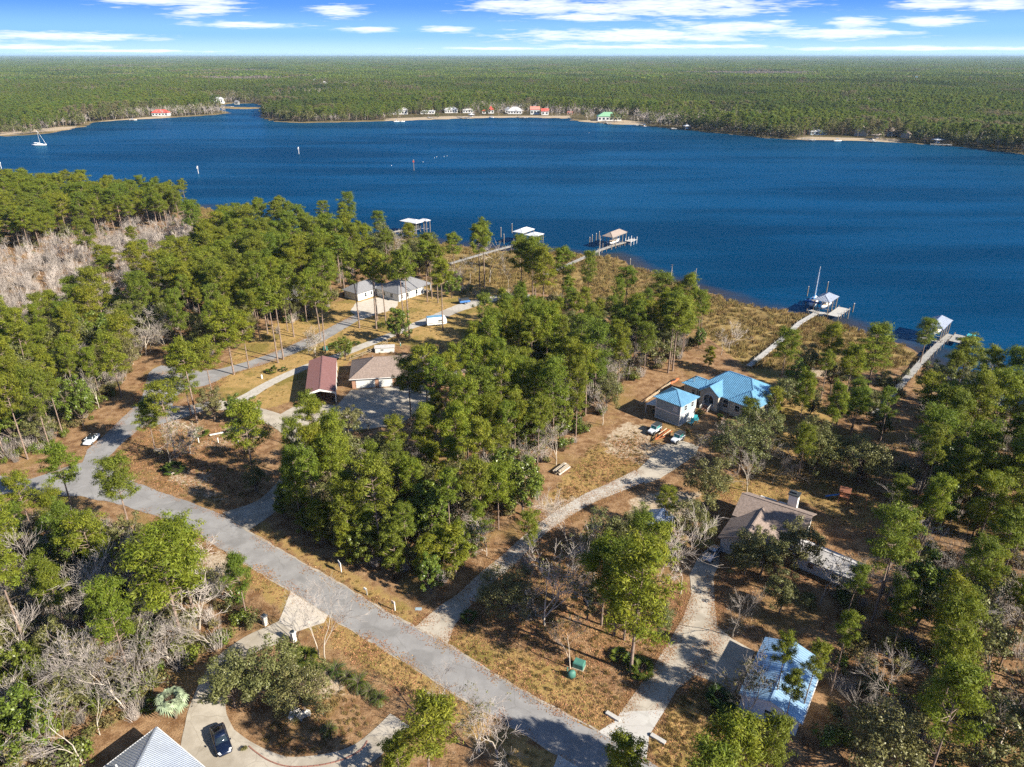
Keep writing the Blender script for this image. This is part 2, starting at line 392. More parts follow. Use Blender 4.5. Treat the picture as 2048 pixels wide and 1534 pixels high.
def build_water():
    m = bpy.data.materials.new('river_water'); m.use_nodes = True; nt = m.node_tree; b = nt.nodes['Principled BSDF']
    tc = nd(nt, 'ShaderNodeTexCoord'); v = tc.outputs['Object']
    sh = nd(nt, 'ShaderNodeAttribute', attribute_name='shallow').outputs['Fac']
    n0 = noise(nt, v, 0.05, 4, 0.6); s = sstep(nt, mth(nt, 'ADD', sh, mth(nt, 'MULTIPLY', mth(nt, 'SUBTRACT', n0, 0.5), 1.1)), 0.45, 1.0)
    drift = noise(nt, vscale(nt, v, (0.0035, 0.016, 1)), 1.0, 4, 0.6)
    deep = mixc(nt, sstep(nt, drift, 0.35, 0.65), (0.0004,0.025,0.066), (0.0006,0.042,0.102))
    col = mixc(nt, mth(nt, 'MULTIPLY', s, 0.7), deep, (0.05,0.032,0.016))
    rot = nd(nt, 'ShaderNodeMapping'); rot.inputs['Rotation'].default_value = (0, 0, R(28)); rot.inputs['Scale'].default_value = (0.45, 1.15, 1); lk(nt, v, rot.inputs[0])
    h = mth(nt, 'ADD', noise(nt, rot.outputs[0], 0.30, 4, 0.62, 0.5), mth(nt, 'MULTIPLY', noise(nt, rot.outputs[0], 1.3, 3, 0.6), 0.45))
    bn = nd(nt, 'ShaderNodeBump'); bn.inputs['Strength'].default_value = 1.0; bn.inputs['Distance'].default_value = 0.8; lk(nt, h, bn.inputs['Height'])
    nt.nodes.remove(b); out = nt.nodes['Material Output']
    df = nd(nt, 'ShaderNodeBsdfDiffuse'); lk(nt, col, df.inputs[0])
    gl = nd(nt, 'ShaderNodeBsdfGlossy'); gl.inputs['Roughness'].default_value = 0.22; gl.inputs['Color'].default_value = (0.38, 0.85, 1.0, 1); lk(nt, bn.outputs[0], gl.inputs['Normal'])
    fz = nd(nt, 'ShaderNodeFresnel'); fz.inputs['IOR'].default_value = 1.33; lk(nt, bn.outputs[0], fz.inputs['Normal'])
    mx = nd(nt, 'ShaderNodeMixShader'); lk(nt, mth(nt, 'MULTIPLY', fz.outputs[0], mth(nt, 'ADD', mth(nt, 'MULTIPLY', sstep(nt, drift, 0.4, 0.62), 0.22), 0.26)), mx.inputs[0]); lk(nt, df.outputs[0], mx.inputs[1]); lk(nt, gl.outputs[0], mx.inputs[2]); lk(nt, mx.outputs[0], out.inputs[0])
    gx = axis([(-4000,-400,300),(-400,-100,20),(-100,200,4),(200,500,20),(500,4000,300)]); gy = axis([(60,420,4),(420,1500,40)])
    X, Y = np.meshgrid(gx, gy); sdist, near = land_sd(X, Y)
    sh = np.where(Y < 420, np.clip(1 - np.abs(sdist) / 22.0, 0, 1), 0)
    V = np.stack([X, Y, np.full(X.shape, WZ)], -1).reshape(-1, 3); ny, nx = X.shape; idx = np.arange(ny * nx).reshape(ny, nx)
    F = np.stack([idx[:-1,:-1], idx[:-1,1:], idx[1:,1:], idx[1:,:-1]], -1).reshape(-1, 4)
    me = np_mesh('river', V, [F], [m]); at = me.attributes.new('shallow', 'FLOAT', 'POINT'); at.data.foreach_set('value', sh.ravel().astype(np.float32))
    tag(link('river', me), kind='structure')
build_water()

# ------------------------------------------------------------------ roads and drives
def paving(name, c0, c1, crack, scale=0.35, rough=0.9):
    m = bpy.data.materials.new(name); m.use_nodes = True; nt = m.node_tree; b = nt.nodes['Principled BSDF']
    tc = nd(nt, 'ShaderNodeTexCoord'); v = tc.outputs['Object']
    n = noise(nt, v, scale, 6, 0.65); f = noise(nt, v, 9.0, 3, 0.7)
    c = mixc(nt, sstep(nt, n, 0.35, 0.65), c0, c1)
    c = mixc(nt, mth(nt, 'MULTIPLY', sstep(nt, f, 0.5, 0.68), 0.22), c, crack)
    c = mixc(nt, mth(nt, 'MULTIPLY', sstep(nt, noise(nt, v, 0.11, 3, 0.5), 0.55, 0.6), 0.35), c, crack)
    vo = nd(nt, 'ShaderNodeTexVoronoi', feature='DISTANCE_TO_EDGE'); vo.inputs['Scale'].default_value = 0.16
    wv = nd(nt, 'ShaderNodeVectorMath', operation='ADD'); lk(nt, v, wv.inputs[0])
    nn = nd(nt, 'ShaderNodeTexNoise'); nn.inputs['Scale'].default_value = 0.6; lk(nt, v, nn.inputs['Vector']); lk(nt, nn.outputs['Color'], wv.inputs[1])
    lk(nt, wv.outputs[0], vo.inputs['Vector'])
    c = mixc(nt, mth(nt, 'MULTIPLY', sstep(nt, vo.outputs['Distance'], 0.014, 0.0), 0.4), c, crack)
    lk(nt, c, b.inputs['Base Color']); b.inputs['Roughness'].default_value = rough; b.inputs['Specular IOR Level'].default_value = 0.2
    bn = nd(nt, 'ShaderNodeBump'); bn.inputs['Strength'].default_value = 0.35; bn.inputs['Distance'].default_value = 0.03
    lk(nt, f, bn.inputs['Height']); lk(nt, bn.outputs[0], b.inputs['Normal'])
    MATS[name] = m; return m
paving('asphalt', (0.225,0.217,0.213), (0.275,0.267,0.262), (0.135,0.13,0.125))
paving('concrete', (0.33,0.29,0.235), (0.43,0.385,0.32), (0.20,0.17,0.13))
paving('new_concrete', (0.42,0.40,0.375), (0.48,0.465,0.435), (0.28,0.265,0.24))
paving('gravel', (0.36,0.33,0.29), (0.46,0.43,0.385), (0.19,0.16,0.13), 1.2)
paving('pale_gravel', (0.45,0.40,0.33), (0.53,0.475,0.41), (0.28,0.23,0.17), 1.0)
paving('road_sand', (0.30,0.26,0.21), (0.40,0.355,0.30), (0.20,0.15,0.10), 0.8)
ROADPOLYS = []
def wob(pts, step=1.1, amp=0.12, seed=1):
    rng = random.Random(seed); out = []
    for i in range(len(pts)):
        a = Vector(pts[i]); b = Vector(pts[(i + 1) % len(pts)]); n = max(1, int((b - a).length / step)); pr = Vector((-(b - a).y, (b - a).x)); pr = pr / (pr.length + 1e-9)
        for k in range(n):
            p = a.lerp(b, k / n) + (pr * rng.uniform(-amp, amp) if k else Vector((0, 0))); out.append((p.x, p.y))
    return out
def sheet(name, pts, material, z, amp=0.16, world=False, seed=1):
    w = pts if world else GP(pts); ROADPOLYS.append(w)
    q = wob(w, amp=amp, seed=seed)
    me = bpy.data.meshes.new(name); me.from_pydata([(x, y, z) for x, y in q], [], [tuple(range(len(q)))])
    bm = bmesh.new(); bm.from_mesh(me); bmesh.ops.recalc_face_normals(bm, faces=bm.faces)
    for f in bm.faces:
        if f.normal.z < 0: f.normal_flip()
    bmesh.ops.triangulate(bm, faces=bm.faces); bm.to_mesh(me); bm.free()
    me.materials.append(MATS[material]); return tag(link(name, me), kind='structure')
def smooth_line(p, n=6):
    out = []
    for i in range(len(p) - 1):
        p0, p1, p2, p3 = (Vector(p[max(0, min(len(p) - 1, k))]) for k in (i - 1, i, i + 1, i + 2))
        for k in range(n):
            t = k / n
            q = 0.5 * (2 * p1 + (p2 - p0) * t + (2 * p0 - 5 * p1 + 4 * p2 - p3) * t * t + (3 * p1 - p0 - 3 * p2 + p3) * t ** 3)
            out.append((q.x, q.y))
    return out + [tuple(p[-1])]
def strip(name, line_px, wid, material, z, amp=0.1, seed=1):
    c = smooth_line(GP(line_px)); n = len(c); L, Rr = [], []
    for i in range(n):
        a = Vector(c[max(0, i - 1)]); b = Vector(c[min(n - 1, i + 1)]); d = (b - a).normalized(); pr = Vector((-d.y, d.x))
        w = wid if not isinstance(wid, (list, tuple)) else np.interp(i / (n - 1), np.linspace(0, 1, len(wid)), wid)
        L.append(tuple(Vector(c[i]) + pr * w / 2)); Rr.append(tuple(Vector(c[i]) - pr * w / 2))
    return sheet(name, L + Rr[::-1], material, z, amp, True, seed)
main_up = [(-300,930),(-60,945),(61,958),(120,938),(165,925),(212,922),(232,938),(262,962),(325,985),(390,1008),(442,1029),(501,1066),(564,1102),(615,1132),(681,1168),(770,1224),(831,1255),(894,1289),(958,1328),(1024,1370),(1098,1411),(1195,1463),(1293,1518),(1420,1590),(1560,1670)]
main_lo = [(1300,1640),(1160,1537),(1114,1509),(1032,1459),(921,1395),(820,1330),(671,1242),(582,1183),(473,1117),(400,1072),(320,1035),(255,1013),(160,992),(60,990),(-60,985),(-300,975)]
sheet('road', main_up + main_lo, 'asphalt', 0.03, 0.2)
def edge_line(name, pts, w, z, seed):
    c = GP(pts); n = len(c); L, Q = [], []
    for i in range(n):
        d = (Vector(c[min(n - 1, i + 1)]) - Vector(c[max(0, i - 1)])).normalized(); pr = Vector((-d.y, d.x)); L.append(tuple(Vector(c[i]) + pr * w)); Q.append(tuple(Vector(c[i]) - pr * w * 0.4))
    return sheet(name, L + Q[::-1], 'road_sand', z, 0.16, True, seed)
edge_line('road_edge', main_up[10:23], 0.24, 0.036, 5)
edge_line('road_edge', main_lo[1:10], 0.15, 0.036, 6)
side = [(165,925),(175,899),(211,869),(242,838),(264,818),(282,800),(290,775),(296,749),(305,739),(322,731),(360,735),(400,742),(440,738),(500,722),(560,700),(640,665),(700,634),(738,620),
        (742,630),(715,642),(650,681),(580,711),(520,731),(462,748),(430,764),(408,772),(372,778),(350,795),(345,812),(372,812),(417,803),(425,815),(370,835),(313,851),(280,857),(244,887),(211,921),(225,935)]
sheet('side_road', side, 'asphalt', 0.038, 0.1, seed=3)
strip('brick_house_drive', [(417,808),(470,815),(540,835),(585,858),(604,885),(600,920),(575,965),(535,1010),(470,1044)], [5,4.5,5,5.5,4.5,4,4,5.5,9], 'concrete', 0.045, seed=4)
sheet('carport_apron', [(545,838),(612,800),(672,812),(703,780),(760,776),(850,770),(870,800),(800,850),(700,862),(640,850),(590,868)], 'concrete', 0.052, seed=5)
strip('gravel_lane', [(470,806),(500,790),(528,773),(576,749),(630,727),(678,711),(729,691),(775,673),(818,655),(870,636),(930,612),(1000,595),(1060,592)], [4,3.4,3.2,3,3,3.2,3.4,3.4,3.6,5,6,5,4], 'gravel', 0.045, 0.25, 6)
sheet('gravel_court', [(712,606),(740,598),(770,592),(800,600),(790,618),(745,632),(722,640),(700,622)], 'pale_gravel', 0.05, 0.3, seed=7)
sheet('drive_apron', [(831,1254),(874,1216),(927,1181),(943,1209),(910,1250),(895,1288)], 'concrete', 0.05, 0.05, seed=8)
strip('gravel_drive', [(934,1196),(972,1157),(1012,1124),(1060,1078),(1103,1043),(1176,998),(1225,977),(1285,950)], [3.4,3.2,3.2,2.8,2.8,3.2,3.6,4.4], 'gravel', 0.045, 0.3, 9)
sheet('concrete_drive', [(1274,941),(1329,889),(1360,880),(1398,893),(1392,910),(1320,958),(1290,968)], 'concrete', 0.055, 0.06, seed=10)
sheet('right_drive', [(1240,1427),(1300,1345),(1364,1240),(1383,1189),(1379,1150),(1394,1118),(1412,1100),(1440,1104),(1438,1128),(1427,1152),(1429,1204),(1434,1252),(1464,1278),(1510,1303),(1490,1345),(1468,1385),(1442,1370),(1390,1350),(1355,1378),(1330,1420)], 'concrete', 0.047, 0.05, seed=11)
sheet('right_drive_apron', [(1196,1464),(1232,1441),(1241,1425),(1331,1419),(1298,1471),(1293,1518)], 'new_concrete', 0.052, 0.03, seed=12)
sheet('verge_apron', [(582,1183),(600,1196),(656,1232),(648,1246),(586,1266),(558,1242)], 'pale_gravel', 0.05, 0.06, seed=13)
strip('wooded_drive', [(575,1255),(545,1270),(500,1290),(450,1330),(420,1390),(412,1440),(420,1500),(450,1560)], [4.2,4.2,4,4,4.2,5,7,8], 'concrete', 0.046, 0.06, 14)
strip('loop_drive', [(400,1480),(470,1520),(560,1545),(660,1535),(725,1508),(770,1470),(800,1440)], [7,5.5,4.2,4,3.6,3.4,3.4], 'concrete', 0.053, 0.05, 15)
sheet('verge_drive', [(1116,1510),(1160,1537),(1150,1580),(1090,1580)], 'new_concrete', 0.05, 0.04, seed=16)
# ------------------------------------------------------------------ plants: one mesh per kind and variant, shared by the copies
leaf_mat('pine_needles', (0.165,0.203,0.014), (0.270,0.270,0.022), (0.135,0.178,0.020), 0.42)
leaf_mat('oak_leaves', (0.108,0.128,0.034), (0.170,0.172,0.056), (0.160,0.148,0.054), 0.22, 0.45)
leaf_mat('magnolia_leaves', (0.090,0.135,0.018), (0.150,0.180,0.025), (0.115,0.150,0.022), 0.2, 0.35)
leaf_mat('shrub_leaves', (0.120,0.135,0.030), (0.205,0.175,0.055), (0.195,0.145,0.065), 0.25)
leaf_mat('palm_leaves', (0.080,0.115,0.016), (0.150,0.165,0.024), (0.055,0.090,0.018), 0.25, 0.4)
leaf_mat('silver_palm_leaves', (0.30,0.36,0.22), (0.36,0.40,0.26), (0.30,0.36,0.22), 0.2, 0.5)
leaf_mat('brown_twigs', (0.22,0.15,0.085), (0.30,0.21,0.12), (0.17,0.12,0.07), 0.15)
leaf_mat('marsh_grass_blades', (0.20,0.140,0.050), (0.32,0.235,0.090), (0.26,0.185,0.065), 0.2)
leaf_mat('litter', (0.36,0.20,0.09), (0.22,0.11,0.05), (0.30,0.16,0.07), 0.1)
mat('pine_bark', (0.225,0.165,0.130), 0.95, var=0.35, scale=2.0, spec=0.1)
mat('oak_bark', (0.15,0.115,0.09), 0.95, var=0.35, scale=2.0, spec=0.1)
mat('pale_bark', (0.42,0.365,0.30), 0.9, var=0.25, scale=1.2, spec=0.1, objvar=0.25)
mat('grey_twig', (0.40,0.35,0.31), 0.9, var=0.22, scale=0.6, spec=0.1, objvar=0.35)

def leaves(C, N, ln, wd, rng, jit=0.35):
    """diamond leaves at C facing N"""
    n = len(C); N = N + rng.normal(0, jit, (n, 3)); N /= np.linalg.norm(N, axis=1)[:, None] + 1e-9
    t = np.cross(N, rng.normal(0, 1, (n, 3))); t /= np.linalg.norm(t, axis=1)[:, None] + 1e-9; b = np.cross(N, t)
    l = ln * rng.uniform(0.7, 1.3, (n, 1)); w = wd * rng.uniform(0.7, 1.3, (n, 1))
    V = np.stack([C + t * l / 2, C + b * w / 2, C - t * l / 2, C - b * w / 2], 1).reshape(-1, 3)
    F = np.arange(4 * n).reshape(n, 4); return V, F
def wisp(c, r, n, rng, flat=0.55):
    d = rng.normal(0, 0.52, (n, 3)); P = np.array(c) + d * r * np.array([1.1, 1.1, flat]); N = d + rng.normal(0, 0.25, (n, 3)) + np.array([0, 0, 0.45]); return P, N
def clump(c, r, n, rng, flat=0.7):
    d = rng.normal(0, 1, (n, 3)); d /= np.linalg.norm(d, axis=1)[:, None]
    rr = r * rng.uniform(0.15, 1, (n, 1)) ** 0.45
    P = np.array(c) + d * rr * np.array([1, 1, flat])
    N = d * np.array([1, 1, 1.3]) + np.array([0, 0, 0.35]); return P, N
class Tubes:
    def __init__(s): s.V = []; s.F = []; s.n = 0
    def chain(s, P, Rd, k=6):
        P = [np.array(p, float) for p in P]; rings = []
        for i, p in enumerate(P):
            u = P[min(i + 1, len(P) - 1)] - P[max(i - 1, 0)]; u = u / (np.linalg.norm(u) + 1e-9)
            a = np.cross(u, [0.31, 0.95, 0.05]); a /= np.linalg.norm(a) + 1e-9; b = np.cross(u, a)
            t = np.arange(k) * 2 * math.pi / k
            rings.append(p + Rd[i] * (np.cos(t)[:, None] * a + np.sin(t)[:, None] * b))
        s.V.append(np.concatenate(rings)); o = s.n
        for i in range(len(P) - 1):
            for j in range(k): s.F.append((o + i * k + j, o + i * k + (j + 1) % k, o + (i + 1) * k + (j + 1) % k, o + (i + 1) * k + j))
        s.n += k * len(P)
    def mesh(s, name, m): return np_mesh(name, np.concatenate(s.V), [np.array(s.F)], [m], smooth=True)
def leaf_mesh(name, parts, m, rng):
    V, F, o = [], [], 0
    for v, f in parts: V.append(v); F.append(f + o); o += len(v)
    V = np.concatenate(V); me = np_mesh(name, V, [np.concatenate(F)], [m])
    a = me.attributes.new('rnd', 'FLOAT', 'POINT'); a.data.foreach_set('value', np.repeat(rng.uniform(0, 1, len(V) // 4), 4).astype(np.float32)); return me

def pine(seed, h, cb, Rc, dens=1.0, leaf=1.0, top=1.0, m_='pine_needles'):
    rng = np.random.default_rng(seed); tb = Tubes(); parts = []
    bend = rng.normal(0, 0.018 * h, 2); z = np.linspace(0, 1, 7)
    ax = lambda t: np.array([bend[0] * t * t, bend[1] * t * t, h * t])
    tb.chain([ax(t) for t in z], [(0.10 + 0.0075 * h) * (1 - 0.82 * t) for t in z], 7)
    n = int(27 * dens); off = rng.uniform(0, 6.28)
    for i in range(n):
        rel = (i + rng.uniform(0.1, 0.9)) / n; t = cb + (0.97 - cb) * rel
        prof = math.sqrt(max(0.05, 1 - ((rel - 0.38) / 0.72) ** 2))
        L = Rc * prof * rng.uniform(0.62, 1.18); a = off + i * 2.4 + rng.normal(0, 0.35); e = R(rng.uniform(2, 22) + 28 * rel)
        p0 = ax(t); d = np.array([math.cos(a) * math.cos(e), math.sin(a) * math.cos(e), math.sin(e)])
        p1 = p0 + d * L * 0.55 + [0, 0, -0.04 * L]; p2 = p0 + d * L + [0, 0, 0.10 * L]
        tb.chain([p0, p1, p2], [0.09 - 0.03 * rel, 0.055, 0.025], 4)
        for s_, k in ((0.5, 1), (0.78, 2), (1.0, 2)):
            for _ in range(k):
                if rng.random() < (0.45 if s_ == 0.5 else 0.14): continue
                c = p0 + (p2 - p0) * s_ + rng.normal(0, 0.17 * Rc, 3) * [1, 1, 0.45]
                r = Rc * rng.uniform(0.16, 0.31); m = int(68 * dens / leaf ** 1.3 * (r / (0.23 * Rc)) ** 2)
                P, N = wisp(c, r, m, rng); parts.append(leaves(P, N, 0.50 * leaf, 0.125 * leaf, rng, 0.35))
    for _ in range(5):
        c = ax(0.99) + rng.normal(0, 0.14 * Rc, 3) * [1, 1, 0.5]; P, N = wisp(c, Rc * 0.30 * top, int(95 / leaf), rng, 0.7); parts.append(leaves(P, N, 0.5 * leaf, 0.13 * leaf, rng, 0.35))
    for _ in range(rng.integers(2, 6)):
        t = rng.uniform(cb * 0.55, cb); a = rng.uniform(0, 6.28); L = Rc * rng.uniform(0.25, 0.5); p0 = ax(t)
        tb.chain([p0, p0 + [math.cos(a) * L, math.sin(a) * L, L * 0.15]], [0.045, 0.015], 3)
    return tb.mesh('pine_trunk', MATS['pine_bark']), leaf_mesh('pine_crown', parts, MATS[m_], rng)
def broad(seed, h, Rc, m, bark, nclump=75, leaf=0.40, low=0.22, per=105, gap=0.0, flat=0.75):
    rng = np.random.default_rng(seed); tb = Tubes(); parts = []
    fork = np.array([rng.normal(0, 0.03 * h), rng.normal(0, 0.03 * h), h * low * 0.9 + 0.4])
    tb.chain([(0, 0, 0), fork * [0.6, 0.4, 0.55], fork], [0.05 + 0.02 * h, 0.03 + 0.017 * h, 0.02 + 0.015 * h], 7)
    cz = h * (low + (1 - low) * 0.48); rz = h * (1 - low) * 0.52
    lob = rng.uniform(0, 6.28, 4)
    for i in range(nclump):
        u = (i + 0.5) / nclump; el = math.asin(-0.55 + 1.53 * u); a = i * 2.39996 + rng.normal(0, 0.3)
        bump = 1 + 0.16 * math.sin(3 * a + lob[0]) + 0.12 * math.sin(5 * a + lob[1] + 3 * el) + rng.normal(0, 0.10)
        rad = bump * rng.choice([1.0, 0.92, 0.65, 0.45], p=[0.45, 0.25, 0.2, 0.1])
        c = np.array([math.cos(a) * math.cos(el) * Rc * rad, math.sin(a) * math.cos(el) * Rc * rad, cz + math.sin(el) * rz * rad])
        if rng.random() < gap: continue
        r = Rc * rng.uniform(0.18, 0.30); P, N = clump(c, r, int(per * (r / (0.24 * Rc)) ** 2), rng, flat); parts.append(leaves(P, N, leaf, leaf * 0.55, rng, 0.5))
        if i % 3 == 0 or gap > 0.15:
            mid = fork * 0.5 + c * 0.5 + rng.normal(0, 0.08 * Rc, 3); tb.chain([fork, mid, c], [0.011 * h, 0.007 * h, 0.02], 4)
    return tb.mesh('trunk', MATS[bark]), leaf_mesh('crown', parts, MATS[m], rng)
def bare(seed, h, spread=0.55, bark='pale_bark', twig='grey_twig', depth=5, tw=0.040, fork=0.28, leafy=0.0):
    rng = np.random.default_rng(seed); tb = Tubes(); tw_b = Tubes(); parts = []
    def grow(p, d, L, r, lev):
        k = 3; P = [p]; dd = d.copy()
        for i in range(k):
            dd = dd + rng.normal(0, 0.13, 3) + [0, 0, 0.06]; dd /= np.linalg.norm(dd); P.append(P[-1] + dd * L / k)
        Rd = [r * (1 - 0.42 * i / k) for i in range(k + 1)]
        (tb if lev <= 1 else tw_b).chain(P, [max(x, tw * 0.36) for x in Rd], 6 if lev == 0 else (4 if lev <= 1 else 3))
        if lev >= depth:
            if leafy and rng.random() < leafy: A, N = clump(P[-1], 0.35, 6, rng); parts.append(leaves(A, N, 0.26, 0.17, rng))
            return
        nb = rng.integers(2, 5) if lev < depth - 1 else rng.integers(3, 6)
        for j in range(nb):
            t = rng.uniform(0.35, 1.0) if j else 1.0; q = P[min(k, int(t * k))] if j else P[-1]
            a = rng.uniform(0, 6.28); sp = spread * rng.uniform(0.7, 1.4)
            s1 = np.cross(dd, [0.2, 0.4, 0.9]); s1 /= np.linalg.norm(s1) + 1e-9; s2 = np.cross(dd, s1)
            nd_ = dd * math.cos(sp) + (s1 * math.cos(a) + s2 * math.sin(a)) * math.sin(sp); nd_[2] = max(nd_[2], -0.05); nd_ /= np.linalg.norm(nd_)
            grow(q, nd_, L * rng.uniform(0.58, 0.82) * (1.3 if lev == 0 else 1), r * 0.54 * rng.uniform(0.75, 1.1), lev + 1)
    grow(np.zeros(3), np.array([rng.normal(0, 0.06), rng.normal(0, 0.06), 1.0]), h * fork, 0.03 + 0.0075 * h, 0)
    a = tb.mesh('bare_trunk', MATS[bark]); b = tw_b.mesh('bare_branches', MATS[twig])
    top = max(v[:, 2].max() for v in tw_b.V); s_ = h / top
    for me in (a, b):
        co = np.empty(len(me.vertices) * 3, np.float32); me.vertices.foreach_get('co', co); co = co.reshape(-1, 3) * [1, 1, 1]; co *= s_; me.vertices.foreach_set('co', co.ravel()); me.update()
    lf = None
    if parts:
        parts = [(v * s_, f) for v, f in parts]; lf = leaf_mesh('last_leaves', parts, MATS['shrub_leaves'], rng)
    return a, b, lf
def shrub(seed, r, h, m, n=420, leaf=0.28, twig=True):
    rng = np.random.default_rng(seed); parts = []; tb = Tubes()
    for i in range(9):
        a = rng.uniform(0, 6.28); q = rng.uniform(0, 0.75) * r; c = np.array([math.cos(a) * q, math.sin(a) * q, h * rng.uniform(0.35, 0.75)])
        P, N = clump(c, r * rng.uniform(0.3, 0.5), n // 9, rng, h / r * 0.8); P[:, 2] = np.maximum(P[:, 2], 0.05); parts.append(leaves(P, N, leaf, leaf * 0.55, rng, 0.5))
        tb.chain([(0, 0, 0), c * 0.6, c], [0.04, 0.03, 0.015], 3)
    return tb.mesh('stems', MATS['oak_bark']), leaf_mesh('foliage', parts, MATS[m], rng)
def twigbush(seed, r, h, n=70, m='grey_twig'):
    rng = np.random.default_rng(seed); tb = Tubes()
    for i in range(n):
        a = rng.uniform(0, 6.28); q = r * rng.uniform(0.1, 1); b0 = np.array([math.cos(a) * q * 0.35, math.sin(a) * q * 0.35, 0]); tp = np.array([math.cos(a) * q, math.sin(a) * q, h * rng.uniform(0.5, 1)])
        tb.chain([b0, (b0 + tp) / 2 + rng.normal(0, 0.12 * r, 3), tp], [0.022, 0.018, 0.01], 3)
    return tb.mesh('twigs', MATS[m])
def palmetto(seed, r, nf=16, m='palm_leaves', trunk=0.0, blade=0.11, up=0.9, droop=0.16):
    rng = np.random.default_rng(seed); V, F, rr = [], [], []; tb = Tubes()
    if trunk: tb.chain([(0, 0, 0), (0.03, 0, trunk * 0.5), (0, 0, trunk)], [0.2, 0.17, 0.16], 7)
    else: tb.chain([(0, 0, 0), (0, 0, 0.25)], [0.16, 0.1], 6)
    for i in range(nf):
        a = i * 2.4 + rng.normal(0, 0.25); e = R(rng.uniform(12, 78)) * up; L = r * rng.uniform(0.45, 0.7)
        p0 = np.array([0, 0, trunk + 0.2]); d = np.array([math.cos(a) * math.cos(e), math.sin(a) * math.cos(e), math.sin(e)]); p1 = p0 + d * L
        tb.chain([p0, p1], [0.025, 0.015], 3)
        side = np.array([-math.sin(a), math.cos(a), 0.0]); bl = r * rng.uniform(0.45, 0.6); x = rng.uniform(0, 1)
        for k in range(11):
            t = R(-85 + 17 * k); dd = d * math.cos(t) + side * math.sin(t); tip = p1 + dd * bl + [0, 0, -droop * bl * (1 + abs(math.sin(t)))]
            w = np.cross(dd, [0, 0, 1.0]); w = w / (np.linalg.norm(w) + 1e-9) * blade * r * 0.5; mid = p1 + dd * bl * 0.5
            V += [p1, mid + w, tip, mid - w]; rr += [x * 0.6 + rng.uniform(0, 0.4)] * 4
    V = np.array(V); me = np_mesh('fronds', V, [np.arange(len(V)).reshape(-1, 4)], [MATS[m]])
    at = me.attributes.new('rnd', 'FLOAT', 'POINT'); at.data.foreach_set('value', np.array(rr, np.float32)); return tb.mesh('palm_stem', MATS['oak_bark']), me
def sago(seed, r, m='palm_leaves', trunk=0.5):
    """feather-leaved cycad or palm: drooping pinnate fronds"""
    rng = np.random.default_rng(seed); V, rr = [], []; tb = Tubes(); tb.chain([(0, 0, 0), (0, 0, trunk)], [0.22, 0.18], 7)
    for i in range(30):
        a = i * 2.4 + rng.normal(0, 0.2); e0 = R(rng.uniform(5, 80)); p = np.array([0, 0, trunk]); x = rng.uniform(0, 0.6); pts = [p]
        for k in range(6):
            e = e0 - R(16) * k; d = np.array([math.cos(a) * math.cos(e), math.sin(a) * math.cos(e), math.sin(e)]); p = p + d * r / 5.2; pts.append(p)
        tb.chain(pts, [0.025] * 6 + [0.008], 3); s = np.array([-math.sin(a), math.cos(a), 0])
        for k in range(1, 6):
            for f in (0.0, 0.5):
                q = pts[k] * (1 - f) + pts[k + 1] * f; d = pts[k + 1] - pts[k]; d /= np.linalg.norm(d)
                for sg in (-1, 1):
                    t = q + s * sg * r * 0.26 * (1.15 - k / 7) + d * r * 0.12 + [0, 0, -0.05 * r]; w = d * r * 0.03
                    V += [q, (q + t) / 2 + w, t, (q + t) / 2 - w]; rr += [x + rng.uniform(0, 0.4)] * 4
    V = np.array(V); me = np_mesh('fronds', V, [np.arange(len(V)).reshape(-1, 4)], [MATS[m]])
    at = me.attributes.new('rnd', 'FLOAT', 'POINT'); at.data.foreach_set('value', np.array(rr, np.float32)); return tb.mesh('palm_stem', MATS['oak_bark']), me

def far_mat():
    m = leaf_mat('far_needles', (0.140,0.195,0.020), (0.230,0.255,0.028), (0.115,0.170,0.030), 0.4); nt = m.node_tree
    oi = [n for n in nt.nodes if n.type == 'OBJECT_INFO'][0]; hs = [n for n in nt.nodes if n.type == 'HUE_SAT'][0]; src = hs.inputs['Color'].links[0].from_socket
    n1 = noise(nt, vscale(nt, oi.outputs['Location'], (0.0035, 0.0022, 0)), 1.0, 5, 0.6); n2 = noise(nt, vscale(nt, oi.outputs['Location'], (0.012, 0.007, 0)), 1.0, 3, 0.6)
    c_ = mixc(nt, mth(nt, 'MULTIPLY', sstep(nt, n1, 0.48, 0.66), 0.8), src, (0.055,0.085,0.022)); c_ = mixc(nt, mth(nt, 'MULTIPLY', sstep(nt, n2, 0.55, 0.66), 0.85), c_, (0.24,0.19,0.11)); lk(nt, c_, hs.inputs['Color'])
far_mat()
leaf_mat('far_bare', (0.22,0.175,0.135), (0.28,0.225,0.17), (0.19,0.15,0.12), 0.2)
PINES = [pine(10 + i, 18.0, cb, rc, dens, 1.0) for i, (cb, rc, dens) in enumerate([(0.50,3.5,1.15),(0.56,3.1,1.0),(0.44,3.8,1.2),(0.60,2.9,0.95),(0.52,3.3,1.1),(0.40,3.4,1.15),(0.66,2.7,0.85)])]
YPINES = [pine(40 + i, 9.0, 0.18, 2.2, 0.9, 0.85, 0.7) for i in range(2)]
OAKS = [broad(60 + i, 11.0, rc, 'oak_leaves', 'oak_bark', n, 0.38, low, gap=gp) for i, (rc, n, low, gp) in enumerate([(4.8,80,0.2,0.0),(4.2,66,0.25,0.12),(5.2,80,0.18,0.2),(3.8,60,0.3,0.25)])]
MAGS = [broad(80 + i, 12.0, rc, 'magnolia_leaves', 'oak_bark', 70, 0.44, 0.12, 100, flat=0.85) for i, rc in enumerate([3.2, 3.8])]
BARES = [bare(100 + i, 13.0, sp, fork=fk) for i, (sp, fk) in enumerate([(0.55,0.28),(0.42,0.34),(0.65,0.24),(0.5,0.38)])]
TBARES = [bare(120 + i, 10.5, 0.40, 'grey_twig', 'grey_twig', 5, 0.045, 0.30) for i in range(3)]
